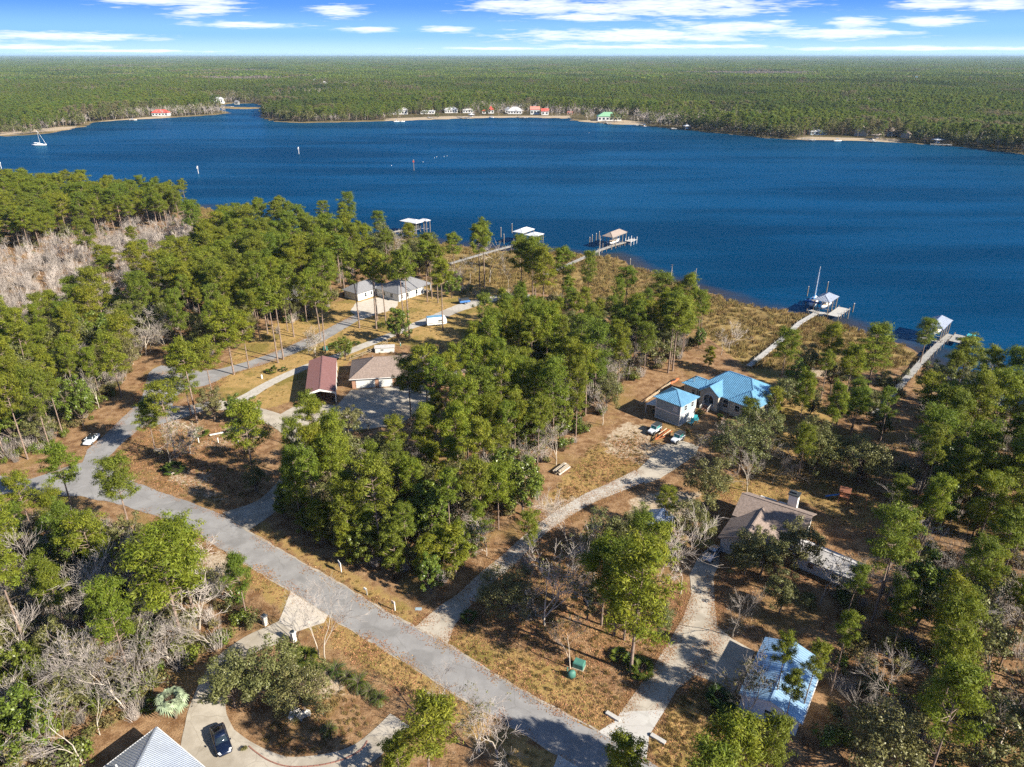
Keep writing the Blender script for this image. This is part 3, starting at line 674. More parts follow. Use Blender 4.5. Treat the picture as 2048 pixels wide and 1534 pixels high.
LBARES = [bare(130 + i, 11.0, 0.55, 'pale_bark', 'grey_twig', 5, 0.04, 0.30, leafy=0.22) for i in range(2)]
SHRUBS = [shrub(150 + i, r, h, m) for i, (r, h, m) in enumerate([(1.5,1.7,'shrub_leaves'),(1.1,1.2,'shrub_leaves'),(1.9,2.6,'oak_leaves'),(1.4,1.9,'magnolia_leaves')])]
TWIGB = [twigbush(170, 1.5, 2.4), twigbush(171, 1.2, 1.7, 60, 'brown_twigs'), twigbush(172, 1.9, 3.4, 80)]
PALMS = [palmetto(180, 1.5), palmetto(181, 1.2, 13), palmetto(182, 1.8, 20)]
SAGOS = [sago(190, 1.6), sago(191, 1.3)]
SILVER = palmetto(195, 2.3, 34, 'silver_palm_leaves', 2.6, 0.08, 0.75, 0.5)
PROTO = {'pine': ('pine_tree', 18.0, PINES), 'ypine': ('young_pine', 9.0, YPINES), 'oak': ('oak_tree', 11.0, OAKS), 'mag': ('magnolia_tree', 12.0, MAGS),
         'bare': ('bare_tree', 13.0, BARES), 'tbare': ('bare_tree', 10.5, TBARES), 'lbare': ('bare_tree', 11.0, LBARES)}
CAT = {'pine': 'pine', 'ypine': 'pine', 'oak': 'oak', 'mag': 'tree', 'bare': 'bare tree', 'tbare': 'bare tree', 'lbare': 'bare tree'}
TREES = []                                  # (x, y, radius) of every individual tree, for spacing
_rt = random.Random(7)
def tree(kind, x, y, h, label, group=None, var=None, wide=1.0, rz=None, lean=0.0):
    name, h0, protos = PROTO[kind]; pr = protos[_rt.randrange(len(protos)) if var is None else var % len(protos)]; s = h / h0
    t = thing(name, label, CAT[kind], (x, y, -0.03), _rt.uniform(0, 6.28) if rz is None else rz, group)
    t.scale = (s * wide, s * wide, s)
    if lean: t.rotation_euler.x = lean
    for nm, me in zip(('trunk', 'branches' if 'bare' in kind else 'crown', 'leaves'), pr):
        if me: link(nm, me, t)
    TREES.append((x, y)); return t
# ------------------------------------------------------------------ uncountable growth: points that carry instances
def scatter(name, label, cat, pts, protos, kind='stuff'):
    """pts: x y z scale rot index ; protos: meshes (tuples are joined)"""
    obs = []
    for p in protos:
        if isinstance(p, tuple):
            bm = bmesh.new(); mats = []; rn = []
            me = bpy.data.meshes.new(name + '_unit')
            Vs, Fs, fm, o, rv = [], [], [], 0, []
            for k, q in enumerate([q for q in p if q]):
                n = len(q.vertices); co = np.empty(n * 3, np.float32); q.vertices.foreach_get('co', co); Vs.append(co.reshape(-1, 3))
                nl = len(q.loops); vi = np.empty(nl, np.int32); q.loops.foreach_get('vertex_index', vi); Fs.append(vi.reshape(-1, 4) + o); fm += [k] * (nl // 4); o += n
                at = q.attributes.get('rnd'); a = np.full(n, 0.5, np.float32)
                if at: at.data.foreach_get('value', a)
                rv.append(a); mats.append(q.materials[0])
            bm.free(); me = np_mesh(name + '_unit', np.concatenate(Vs), [np.concatenate(Fs)], mats, fm)
            at = me.attributes.new('rnd', 'FLOAT', 'POINT'); at.data.foreach_set('value', np.concatenate(rv))
        else: me = p
        obs.append(bpy.data.objects.new(name + '_unit', me))
    pts = np.asarray(pts, float); me = bpy.data.meshes.new(name); me.vertices.add(len(pts)); me.vertices.foreach_set('co', pts[:, :3].astype(np.float32).ravel())
    for k, c, tp in (('sc', 3, 'FLOAT'), ('rz', 4, 'FLOAT'), ('ix', 5, 'INT')):
        a = me.attributes.new(k, tp, 'POINT'); a.data.foreach_set('value', pts[:, c].astype(np.float32 if tp == 'FLOAT' else np.int32))
    o = link(name, me); tag(o, label, cat, kind=kind)
    ng = bpy.data.node_groups.new(name, 'GeometryNodeTree')
    ng.interface.new_socket('Geometry', in_out='INPUT', socket_type='NodeSocketGeometry'); ng.interface.new_socket('Geometry', in_out='OUTPUT', socket_type='NodeSocketGeometry')
    gi = ng.nodes.new('NodeGroupInput'); go = ng.nodes.new('NodeGroupOutput'); ip = ng.nodes.new('GeometryNodeInstanceOnPoints'); jn = ng.nodes.new('GeometryNodeGeometryToInstance')
    for ob in reversed(obs):
        oi = ng.nodes.new('GeometryNodeObjectInfo'); oi.inputs['Object'].default_value = ob; oi.inputs['As Instance'].default_value = False
        ng.links.new(oi.outputs['Geometry'], jn.inputs[0])
    def attr(k, tp):
        n = ng.nodes.new('GeometryNodeInputNamedAttribute'); n.data_type = tp; n.inputs['Name'].default_value = k; return n.outputs['Attribute']
    cx = ng.nodes.new('ShaderNodeCombineXYZ'); ng.links.new(attr('rz', 'FLOAT'), cx.inputs[2])
    ng.links.new(gi.outputs[0], ip.inputs['Points']); ng.links.new(jn.outputs[0], ip.inputs['Instance']); ip.inputs['Pick Instance'].default_value = True
    ng.links.new(attr('ix', 'INT'), ip.inputs['Instance Index']); ng.links.new(cx.outputs[0], ip.inputs['Rotation']); ng.links.new(attr('sc', 'FLOAT'), ip.inputs['Scale'])
    ng.links.new(ip.outputs[0], go.inputs[0])
    md = o.modifiers.new('scatter', 'NODES'); md.node_group = ng
    return o
# ------------------------------------------------------------------ building kit
mat('white_paint', (0.68,0.67,0.645), 0.6, var=0.05); mat('beige_stucco', (0.45,0.40,0.325), 0.9, var=0.08); mat('blue_siding', (0.27,0.34,0.385), 0.7, var=0.06)
mat('pale_siding', (0.56,0.56,0.54), 0.7, var=0.06); mat('brick', (0.36,0.20,0.13), 0.9, var=0.25, scale=6, bump=0.4); mat('tan_brick', (0.42,0.31,0.22), 0.9, var=0.25, scale=6)
mat('dark_glass', (0.02,0.03,0.04), 0.08, var=0.2); mat('teal_glass', (0.05,0.22,0.22), 0.08, var=0.2); mat('sky_tinted_metal_roof', (0.25,0.52,0.72), 0.27, 0.5, var=0.10, scale=0.7)  # metal roof: blue of the mirrored sky is put into the base colour
mat('silver_metal_roof', (0.62,0.66,0.72), 0.34, 0.6, var=0.07, scale=0.6); mat('maroon_metal', (0.225,0.115,0.108), 0.5, 0.1, var=0.08); mat('brown_shingle', (0.225,0.172,0.145), 0.95, var=0.25, scale=3, bump=0.5, bscale=8)
mat('grey_shingle', (0.18,0.18,0.19), 0.95, var=0.2, scale=3, bump=0.5, bscale=8); mat('tan_shingle', (0.26,0.21,0.18), 0.95, var=0.2, scale=3, bump=0.5, bscale=8); mat('pale_shingle', (0.47,0.45,0.44), 0.9, var=0.15, scale=2)
mat('white_roof', (0.62,0.63,0.65), 0.5, 0.1, var=0.06); mat('red_roof', (0.52,0.085,0.06), 0.6, var=0.12); mat('green_roof', (0.22,0.42,0.25), 0.55, 0.1, var=0.1); mat('salmon_roof', (0.50,0.20,0.15), 0.7, var=0.12)
mat('grey_wood', (0.30,0.285,0.26), 0.9, var=0.2, scale=4, bump=0.5, bscale=6); mat('pale_deck', (0.40,0.385,0.36), 0.85, var=0.15, scale=3, bump=0.4, bscale=5); mat('pile_wood', (0.24,0.20,0.15), 0.95, var=0.35, scale=3)
mat('pale_wood', (0.55,0.44,0.30), 0.9, var=0.2, scale=3); mat('cedar', (0.26,0.10,0.05), 0.8, var=0.2); mat('orange_paint', (0.42,0.12,0.04), 0.6, var=0.15); mat('rust', (0.40,0.13,0.05), 0.85, var=0.3, scale=6)
mat('black_rubber', (0.02,0.02,0.02), 0.9); mat('black_paint', (0.015,0.016,0.018), 0.4); mat('chrome', (0.6,0.6,0.62), 0.25, 0.9); mat('car_navy', (0.006,0.012,0.035), 0.22, 0.2, var=0.05, coat=0.8)
mat('car_white', (0.72,0.75,0.80), 0.3, 0.1, var=0.03, coat=0.6); mat('car_silver', (0.42,0.46,0.52), 0.3, 0.4, var=0.04, coat=0.6); mat('car_grey', (0.62,0.66,0.72), 0.35, 0.1, var=0.05, coat=0.4)
mat('lamp_white', (0.85,0.85,0.82), 0.2); mat('lamp_red', (0.4,0.02,0.02), 0.3); mat('boat_white', (0.82,0.82,0.80), 0.35, var=0.04, coat=0.3); mat('canvas_blue', (0.03,0.20,0.48), 0.8); mat('tan_vinyl', (0.55,0.42,0.28), 0.8)
mat('utility_green', (0.06,0.19,0.15), 0.6, var=0.15); mat('turquoise', (0.05,0.42,0.48), 0.5); mat('slide_blue', (0.04,0.22,0.60), 0.4); mat('sign_blue', (0.05,0.16,0.42), 0.5); mat('dark_vinyl', (0.03,0.035,0.04), 0.7)
mat('stone', (0.52,0.48,0.42), 0.9, var=0.3, scale=4, bump=0.6, bscale=8); mat('red_brick_edge', (0.24,0.11,0.08), 0.9, var=0.3, scale=5); mat('marker_red', (0.55,0.08,0.05), 0.6); mat('alu', (0.55,0.56,0.58), 0.4, 0.7, var=0.05)
mat('pale_sky_tinted_roof', (0.36,0.55,0.74), 0.3, 0.4, var=0.10, scale=0.7)  # pale metal: sky blue of the shaded slope is put into the colour
M = MATS
def roof_faces(kind, x0, x1, y0, y1, z, h, r0=None, r1=None, axis='x'):
    """list of 3-D polygons; r0 r1 = ridge ends along the axis (hip), gable when r0 is None"""
    if axis == 'y':
        return [[(y, x, zz) for x, y, zz in f] for f in roof_faces(kind, y0, y1, x0, x1, z, h, r0, r1)]
    ym = (y0 + y1) / 2
    if kind == 'gable': a, b = (x0, ym, z + h), (x1, ym, z + h); return [[(x0, y0, z), (x1, y0, z), b, a], [(x1, y1, z), (x0, y1, z), a, b]]
    half = (y1 - y0) / 2; r0 = x0 + half if r0 is None else r0; r1 = x1 - half if r1 is None else r1
    if r1 <= r0: r0 = r1 = (x0 + x1) / 2
    a, b = (r0, ym, z + h), (r1, ym, z + h); A, B, C, D = (x0, y0, z), (x1, y0, z), (x1, y1, z), (x0, y1, z)
    if r0 == r1: return [[A, B, a], [B, C, a], [C, D, a], [D, A, a]]
    return [[A, B, b, a], [B, C, b], [C, D, a, b], [D, A, a]]
def roof(parent, faces, material, th=0.12, seams=0.0, name='roof'):
    mb = MB()
    for f in faces: mb.slab(f, th)
    o = mb.build(name, M[material], parent)
    # ridge and hip caps
    cap = MB(); E = {}
    for f in faces:
        for i in range(len(f)):
            a, b = f[i], f[(i + 1) % len(f)]; k = tuple(sorted((tuple(round(c, 3) for c in a), tuple(round(c, 3) for c in b)))); E[k] = E.get(k, 0) + 1
    for (a, b), n in E.items():
        if n == 2: cap.bar((a[0], a[1], a[2] + 0.02), (b[0], b[1], b[2] + 0.02), 0.24, 0.07)
    if cap.v: cap.build('ridge_cap', M[material], o)
    if seams:
        sb_ = MB()
        for f in faces:
            P = [Vector(p) for p in f]; nn = Vector((0, 0, 0))
            for i in range(len(P)): nn += P[i].cross(P[(i + 1) % len(P)])
            nn.normalize()
            if nn.z < 0: nn = -nn
            down = Vector((nn.x, nn.y, 0))
            if down.length < 1e-4: continue
            dn = (Vector((0, 0, -1)) - nn * (-nn.z)).normalized(); al = nn.cross(dn).normalized(); o0 = P[0]
            q = [((p - o0).dot(al), (p - o0).dot(dn)) for p in P]; u0, u1 = min(a for a, _ in q), max(a for a, _ in q); u = u0 + seams / 2
            while u < u1:
                ts = []
                for i in range(len(q)):
                    (a, b), (c, d) = q[i], q[(i + 1) % len(q)]
                    if (a - u) * (c - u) < 0: t = (u - a) / (c - a); ts.append(b + (d - b) * t)
                if len(ts) == 2 and abs(ts[0] - ts[1]) > 0.3:
                    p, r = (o0 + al * u + dn * t + nn * 0.02 for t in (min(ts) + 0.06, max(ts) - 0.03)); sb_.obox((p + r) / 2, dn, al, nn, (r - p).length / 2, 0.035, 0.03)
                u += seams
        if sb_.v: tag(sb_.build('roof_seams', M[material], o), kind='stuff')
    return o
def gable_wall(mb, pts2, y0, y1, axis='y'):
    n = len(pts2); f = (lambda a, b, c: (a, b, c)) if axis == 'y' else (lambda a, b, c: (b, a, c))
    P = [f(x, y0, z) for x, z in pts2] + [f(x, y1, z) for x, z in pts2]
    mb.add(P, [tuple(range(n - 1, -1, -1)), tuple(range(n, 2 * n))] + [(i, (i + 1) % n, n + (i + 1) % n, n + i) for i in range(n)])
def window(parent, c, face, w, h, frame='white_paint', glass='dark_glass', name='window', bars=1, arch=False):
    """face: '+x' '-x' '+y' '-y' ; c = centre on the wall plane"""
    ax = face[1]; s = 1 if face[0] == '+' else -1; t = 0.07
    def B(mb, a0, a1, z0, z1, d0, d1):
        d0, d1 = sorted((d0 * s, d1 * s))
        if ax == 'x': mb.box(c[0] + d0, c[0] + d1, c[1] + a0, c[1] + a1, c[2] + z0, c[2] + z1)
        else: mb.box(c[0] + a0, c[0] + a1, c[1] + d0, c[1] + d1, c[2] + z0, c[2] + z1)
    fr = MB()
    for a0, a1, z0, z1 in ((-w/2 - t, -w/2, -h/2 - t, h/2 + t), (w/2, w/2 + t, -h/2 - t, h/2 + t), (-w/2, w/2, h/2, h/2 + t), (-w/2, w/2, -h/2 - t, -h/2)): B(fr, a0, a1, z0, z1, 0.003, 0.07)
    if bars: B(fr, -w/2, w/2, -0.025, 0.025, 0.035, 0.06)
    if arch:
        n = 10
        for i in range(n):
            a, b = math.pi * i / n, math.pi * (i + 1) / n; r = w / 2 + 0.04
            p, q = (r * math.cos(a), h / 2 + t + r * math.sin(a)), (r * math.cos(b), h / 2 + t + r * math.sin(b))
            f3 = lambda u: (c[0] + 0.035 * s, c[1] + u[0], c[2] + u[1]) if ax == 'x' else (c[0] + u[0], c[1] + 0.035 * s, c[2] + u[1])
            fr.bar(f3(p), f3(q), 0.08)
    o = fr.build(name, M[frame], parent); g = MB(); B(g, -w/2, w/2, -h/2, h/2, 0.004, 0.03)
    if arch:
        pts = [(w / 2 * math.cos(math.pi * i / 10), h / 2 + t + w / 2 * math.sin(math.pi * i / 10)) for i in range(11)]
        d0, d1 = sorted((0.004 * s, 0.03 * s))
        if ax == 'y': gable_wall(g, [(c[0] + a, c[2] + b) for a, b in pts], c[1] + d0, c[1] + d1)
        else: gable_wall(g, [(c[1] + a, c[2] + b) for a, b in pts], c[0] + d0, c[0] + d1, 'x')
    g.build('pane', M[glass], o); return o
def panel(parent, name, x0, x1, y0, y1, z0, z1, m): return MB().box(x0, x1, y0, y1, z0, z1).build(name, M[m], parent)

# ------------------------------------------------------------------ the two-storey garage with the metal roof in reflected-sky blue
t = thing('two_storey_garage', 'two-storey grey-blue garage with hipped metal roof in reflected-sky blue beside the sandy yard', 'garage', (38.5, 144.6), R(44.5))
w = panel(t, 'wall', 0, 6.5, 0, 6.7, 0, 5.4, 'blue_siding')
tr = MB()
for x, y in ((-0.03, -0.03), (6.35, -0.03), (-0.03, 6.55)): tr.box(x, x + 0.18, y, y + 0.18, 0.01, 5.38)
tr.box(-0.05, 0.0, 0.15, 6.55, 2.55, 2.8); tr.box(0.15, 6.35, -0.05, 0.0, 2.55, 2.8); tr.box(-0.06, 0.0, 0.15, 6.55, 0.02, 0.22); tr.build('trim', M['white_paint'], w)
window(w, (0, 1.35, 4.05), '-x', 0.95, 1.3, glass='pale_siding'); window(w, (4.9, 0, 4.1), '-y', 0.8, 1.2); window(w, (2.1, 0, 4.1), '-y', 0.8, 1.2)
for i in range(2):
    d = panel(w, 'garage_door', 0.5 + i * 3.0, 3.1 + i * 3.0, -0.06, -0.003, 0.05, 2.3, 'white_paint')
    gr = MB()
    for k in range(4): gr.box(0.6 + i * 3.0, 3.0 + i * 3.0, -0.075, -0.062, 0.15 + k * 0.54, 0.55 + k * 0.54)
    gr.build('door_panel', M['pale_siding'], d)
roof(t, roof_faces('hip', -0.55, 7.05, -0.55, 7.25, 5.4, 1.75), 'sky_tinted_metal_roof', seams=0.42)
lt_ = MB().slab([(0.4, 6.9, 2.75), (6.0, 6.9, 2.75), (6.0, 9.9, 2.2), (0.4, 9.9, 2.2)], 0.1).build('lean_to_roof', M['white_roof'], t)
for x in (0.55, 5.85): panel(t, 'post', x - 0.07, x + 0.07, 9.65, 9.79, 0, 2.12, 'white_paint')
bx = thing('storage_crate', 'dark crates stored under the lean-to roof of the two-storey garage', 'crate', (38.5, 144.6), R(44.5))
for i, (x, y, s_) in enumerate([(2.0, 8.0, 0.5), (3.1, 8.3, 0.6), (4.4, 8.0, 0.45)]):
    panel(bx, 'crate_box', x - s_, x + s_, y - s_, y + s_, 0.02, 1.0 + 0.2 * i, 'dark_vinyl'); panel(bx, 'crate_lid', x - s_ - 0.03, x + s_ + 0.03, y - s_ - 0.03, y + s_ + 0.03, 1.01 + 0.2 * i, 1.07 + 0.2 * i, 'alu')
# ------------------------------------------------------------------ the blue-roofed house
t = thing('blue_roofed_house', 'beige house with many-hipped metal roof in reflected-sky blue and arched entry porch', 'house', (42.5, 160.3), R(-47.2))
w = MB().box(4.0, 19.3, 0.6, 13.6, 0, 3.78).box(0.3, 4.0, 0.35, 6, 0, 3.78).box(13.4, 19.6, 0.2, 6, 0, 3.77).build('wall', M['beige_stucco'], t)
roof(t, roof_faces('hip', 3.3, 20.0, 0.1, 14.3, 3.8, 3.75, 8.2, 14.2), 'sky_tinted_metal_roof', seams=0.45)
roof(t, roof_faces('hip', -0.3, 6.5, -0.15, 6.2, 3.83, 1.5, 2.2, 5.0), 'sky_tinted_metal_roof', seams=0.45)
roof(t, roof_faces('hip', 12.9, 20.2, -0.3, 7.5, 3.86, 2.4, axis='y'), 'sky_tinted_metal_roof', seams=0.45)
gx0, gx1, gy = 5.7, 10.7, -0.9
roof(t, roof_faces('gable', gx0 - 0.35, gx1 + 0.35, gy - 0.25, 7.0, 4.0, 2.05, axis='y'), 'sky_tinted_metal_roof', seams=0.45)
ar = [(gx0, 0), (gx0, 4.0), ((gx0 + gx1) / 2, 5.85), (gx1, 4.0), (gx1, 0), (9.55, 0), (9.55, 2.6)] + [(8.2 + 1.35 * math.cos(math.pi * k / 12), 2.6 + 1.15 * math.sin(math.pi * k / 12)) for k in range(1, 12)] + [(6.85, 2.6), (6.85, 0)]
pw = MB(); gable_wall(pw, ar, gy, gy + 0.3); pw.box(gx0, gx0 + 0.25, gy + 0.3, 0.6, 0, 3.9); pw.box(gx1 - 0.25, gx1, gy + 0.3, 0.6, 0, 3.9); pw = pw.build('entry_porch', M['beige_stucco'], t)
at_ = MB()
for k in range(12):
    a, b = (math.pi * k / 12, math.pi * (k + 1) / 12); at_.bar((8.2 + 1.45 * math.cos(a), gy - 0.03, 2.6 + 1.25 * math.sin(a)), (8.2 + 1.45 * math.cos(b), gy - 0.03, 2.6 + 1.25 * math.sin(b)), 0.16)
for x in (6.75, 9.65): at_.bar((x, gy - 0.03, 0.9), (x, gy - 0.03, 2.6), 0.16)
at_.build('arch_trim', M['white_paint'], pw)
panel(t, 'porch_floor', gx0 + 0.3, gx1 - 0.3, gy + 0.02, 0.58, 0.02, 0.9, 'stone')
d = panel(t, 'front_door', 7.5, 8.9, 0.5, 0.597, 0.92, 3.2, 'dark_glass'); [MB().box(x, x + 0.13, 0.48, 0.59, 0.92, 3.3).build('door_jamb', M['white_paint'], d) for x in (7.35, 8.92)]
st = thing('entry_steps', 'brick entry steps with white handrails before the arched porch', 'steps', (42.5, 160.3), R(-47.2))
for k in range(5): panel(st, 'step', 7.3, 9.1, gy - 0.02 - 0.36 * (k + 1), gy - 0.02 - 0.36 * k, 0.0, 0.88 - 0.17 * k, 'brick')
for x in (7.15, 9.25):
    rl = MB(); rl.bar((x, gy - 0.05, 1.85), (x, gy - 1.9, 1.0), 0.09)
    for k in range(7): yy = gy - 0.1 - 0.3 * k; zt = 1.85 - 0.85 * (0.3 * k + 0.05) / 1.85; rl.bar((x, yy, max(0.05, zt - 0.95)), (x, yy, zt), 0.07 if k % 6 == 0 else 0.04)
    rl.build('handrail', M['white_paint'], st)
window(w, (5.0, 0.6, 2.2), '-y', 1.3, 1.9, arch=True); window(w, (11.9, 0.6, 2.2), '-y', 1.3, 1.9, arch=True); window(w, (3.0, 0.35, 2.3), '-y', 0.9, 1.3); window(w, (0.3, 3, 2.3), '-x', 1.0, 1.3)
window(w, (15.2, 0.2, 2.2), '-y', 1.2, 1.5); window(w, (17.8, 0.2, 2.2), '-y', 1.2, 1.5); window(w, (19.6, 3, 2.2), '+x', 1.2, 1.5); window(w, (19.3, 10, 2.2), '+x', 1.4, 1.5)
for x, y in ((2.2, 1.4), (9.6, 3.5), (16.5, 3.4)): MB().tube((x, y, 4.2), (x, y, 5.6 if x < 15 else 6.2), 0.09).build('vent_pipe', M['alu'], t)
# ------------------------------------------------------------------ the chimney house (brown shingles, right)
t = thing('chimney_house', 'brown-shingled house with a tall white chimney on the shady right lawn', 'house', (35.1, 98.8), R(-34.7))
w = MB().box(0.4, 11.6, 8.2, 16.0, 0, 3.3).box(0.25, 8.2, 1.0, 8.2, 0, 2.8)
gable_wall(w, [(0.25, 2.8), (8.2, 2.8), (4.22, 4.75)], 1.0, 1.25); gable_wall(w, [(8.2, 3.3), (16.0, 3.3), (12.1, 5.45)], 0.4, 0.6, 'x'); w = w.build('wall', M['pale_siding'], t)
roof(t, roof_faces('gable', -0.2, 12.2, 7.6, 16.6, 3.35, 2.25), 'brown_shingle'); roof(t, roof_faces('gable', -0.25, 8.7, 0.4, 11.8, 2.85, 2.05, axis='y'), 'brown_shingle')
ch = panel(t, 'chimney', 7.2, 8.8, 15.3, 16.75, 0, 6.3, 'white_paint'); panel(ch, 'chimney_cap', 7.05, 8.95, 15.15, 16.9, 6.3, 6.5, 'dark_vinyl'); panel(ch, 'flue', 7.6, 8.4, 15.7, 16.3, 6.5, 6.8, 'dark_vinyl')
for x0, x1 in ((2.4, 5.2), (5.7, 7.0)):
    f = MB(); z0, z1 = 3.35 + 2.25 * (16.6 - 15.6) / 4.5 + 0.1, 0
    for a, b in (((x0, 16.1), (x1, 16.1)), ((x0, 15.3), (x1, 15.3)), ((x0, 15.3), (x0, 16.1)), ((x1, 15.3), (x1, 16.1))):
        f.bar((a[0], a[1], 3.35 + 2.25 * (16.6 - a[1]) / 4.5 + 0.12), (b[0], b[1], 3.35 + 2.25 * (16.6 - b[1]) / 4.5 + 0.12), 0.14)
    f.build('skylight_frame', M['white_paint'], t)
window(w, (2.2, 1.0, 1.6), '-y', 0.6, 0.9); panel(w, 'door', 4.4, 6.8, 0.93, 0.997, 0.05, 2.2, 'white_paint'); window(w, (0.25, 5.0, 1.6), '-x', 1.0, 1.1); window(w, (10.0, 8.2, 1.8), '-y', 1.4, 1.3)
# ------------------------------------------------------------------ carport
t = thing('carport', 'long open-fronted metal carport with maroon gable roof', 'carport', (-50.1, 154.9), R(101.85))
# local x runs back (21 m), local y runs to the left ; right eave at y=-7.2
roof(t, roof_faces('gable', -0.1, 21.1, -7.25, 0.05, 3.35, 1.15), 'maroon_metal', 0.06, seams=0.5)
MB().box(4.0, 20.9, -0.06, -0.02, 0.9, 3.3).build('side_panel', M['maroon_metal'], t); MB().box(0.2, 20.9, -7.17, -7.13, 1.9, 3.3).build('side_panel', M['white_paint'], t)
gw = MB(); gable_wall(gw, [(-7.1, 2.75), (-7.1, 3.3), (-3.6, 4.4), (-0.1, 3.3), (-0.1, 2.75), (-0.7, 3.0), (-3.6, 3.75), (-6.5, 3.0)], 0.02, 0.08, 'x'); gw.build('gable_end', M['white_paint'], t)
for k in range(6):
    for y in (-7.1, -0.1): panel(t, 'post', 0.05 + k * 4.1, 0.15 + k * 4.1, y - 0.05, y + 0.05, 0.05, 3.28, 'white_paint')
mc = thing('riding_mower', 'black riding mower standing in the mouth of the maroon carport', 'mower', (-43.9, 157.6, 0.06), R(110))
MB().box(-0.8, 0.8, -0.35, 0.35, 0.35, 0.8).box(0.1, 0.85, -0.3, 0.3, 0.8, 1.1).build('body', M['black_paint'], mc); MB().box(-0.6, -0.1, -0.25, 0.25, 0.8, 1.25).build('seat', M['dark_vinyl'], mc)
for x in (-0.6, 0.6):
    for y in (-0.42, 0.42): MB().tube((x, y - 0.1, 0.3), (x, y + 0.1, 0.3), 0.3, n=12).build('wheel', M['black_rubber'], mc)
# ------------------------------------------------------------------ brick house with two white garage doors
t = thing('brick_house', 'low brick house with brown hip roof and white garage doors behind the tall pine', 'house', (-41.3, 164.6), R(8.5))
w = MB().box(0.4, 11.6, 0.35, 12.2, 0, 2.78).box(11.6, 29.5, 1.6, 11.6, 0, 2.77).box(19.5, 27.5, -3.0, 2.0, 0, 2.76).build('wall', M['brick'], t)
roof(t, roof_faces('hip', -0.2, 30.1, -0.2, 12.8, 2.82, 3.2, 6.2, 24.0), 'brown_shingle'); roof(t, roof_faces('hip', 19.0, 28.0, -3.6, 7.0, 2.85, 2.3, axis='y'), 'grey_shingle')
for x0, x1 in ((1.4, 6.2), (7.2, 10.6)):
    d = panel(w, 'garage_door', x0, x1, 0.27, 0.347, 0.06, 2.35, 'white_paint'); g = MB()
    for k in range(4): g.box(x0 + 0.1, x1 - 0.1, 0.25, 0.268, 0.14 + 0.55 * k, 0.58 + 0.55 * k)
    g.build('door_panel', M['pale_siding'], d)
MB().box(-0.25, 11.7, -0.26, -0.2, 2.7, 2.86).build('gutter', M['white_paint'], t); window(w, (14, 1.6, 1.6), '-y', 1.6, 1.2); window(w, (17.3, 1.6, 1.6), '-y', 1.6, 1.2); window(w, (0.4, 6, 1.6), '-x', 1.2, 1.2)
for x, y in ((5.6, 9.0), (9, 8)): MB().tube((x, y, 3.6), (x, y, 5.4), 0.08).build('vent_pipe', M['alu'], t)
sh_ = thing('white_shed', 'small pale flat-roofed shed at the fence behind the brick house', 'shed', G(765, 703) + (0,), R(8)); w = panel(sh_, 'wall', -2, 3.4, -1.0, 1.0, 0, 1.5, 'pale_siding'); panel(sh_, 'roof', -2.2, 3.6, -1.2, 1.2, 1.5, 1.62, 'pale_shingle'); window(w, (0, -1.0, 0.9), '-y', 0.8, 0.5)
# ------------------------------------------------------------------ grey-roofed house by the marsh
t = thing('grey_roofed_house', 'white house with grey shingle roof and back porch near the marsh', 'house', (-39.1, 235.1), R(52))
w = MB().box(0.4, 12.6, 0.4, 11.6, 0, 2.78).box(-8.0, 0.6, 12.0, 19.0, 0, 2.77).build('wall', M['pale_siding'], t)
roof(t, roof_faces('hip', -0.2, 16.6, -0.2, 12.2, 2.82, 3.2), 'grey_shingle'); roof(t, roof_faces('hip', -8.6, 6.0, 11.4, 19.6, 2.85, 2.5), 'grey_shingle')
for y in (0.3, 4.0, 8.0, 11.7): panel(t, 'porch_post', 15.9, 16.1, y - 0.1, y + 0.1, 0, 2.75, 'white_paint')
for x in (1.8, 4.6, 9.0): window(w, (x, 0.4, 1.5), '-y', 0.9, 1.4)
window(w, (0.4, 4, 1.5), '-x', 1.2, 1.4); window(w, (0.4, 8, 1.5), '-x', 1.2, 1.4); window(w, (-4.5, 12.0, 1.5), '-y', 0.9, 1.3); window(w, (-1.8, 12.0, 1.5), '-y', 0.8, 1.2); panel(t, 'porch_floor', 12.7, 16.2, 0.3, 11.7, 0.0, 0.15, 'concrete')
# ------------------------------------------------------------------ metal-roofed buildings at the bottom
t = thing('metal_roofed_house', 'corner of a house with ribbed silver hip roof at the bottom left', 'house', (-43.5, 61.2), R(-34.1))
w = panel(t, 'wall', 0.6, 15.4, -13.4, -0.6, 0, 3.2, 'pale_siding'); roof(t, roof_faces('hip', 0, 16, -14, 0, 3.25, 3.0), 'silver_metal_roof', seams=0.30); MB().tube((2.3, -6.0, 3.8), (2.3, -6.0, 4.8), 0.1).build('vent_pipe', M['white_paint'], t)
g = MB(); g.box(-0.1, 16.1, 0.0, 0.1, 3.1, 3.26); g.box(-0.1, 0.0, -14, 0.1, 3.1, 3.26); g.build('gutter', M['white_paint'], t); window(w, (5, -0.6, 1.7), '+y', 1.2, 1.3)
t = thing('metal_garage', 'garage with pale metal gable roof beside the right drive, partly behind pines', 'garage', (36.0, 76.5), R(-34.2))
w = MB().box(0.4, 7.6, -11.7, -0.35, 0, 2.78); gable_wall(w, [(0.4, 2.78), (7.6, 2.78), (4.0, 3.95)], -11.7, -11.5); w = w.build('wall', M['pale_siding'], t)
roof(t, roof_faces('gable', 0, 8, -12, 0, 2.82, 1.25, axis='y'), 'pale_sky_tinted_roof', seams=0.40); panel(t, 'gutter', 8.0, 8.12, -12, 0, 2.68, 2.84, 'white_paint')
for k in range(2):
    d = panel(w, 'garage_door', 0.33, 0.397, -9.8 + k * 5.0, -6.0 + k * 5.0, 0.05, 2.3, 'white_paint')
window(w, (4.0, -11.7, 1.6), '-y', 1.0, 1.0)
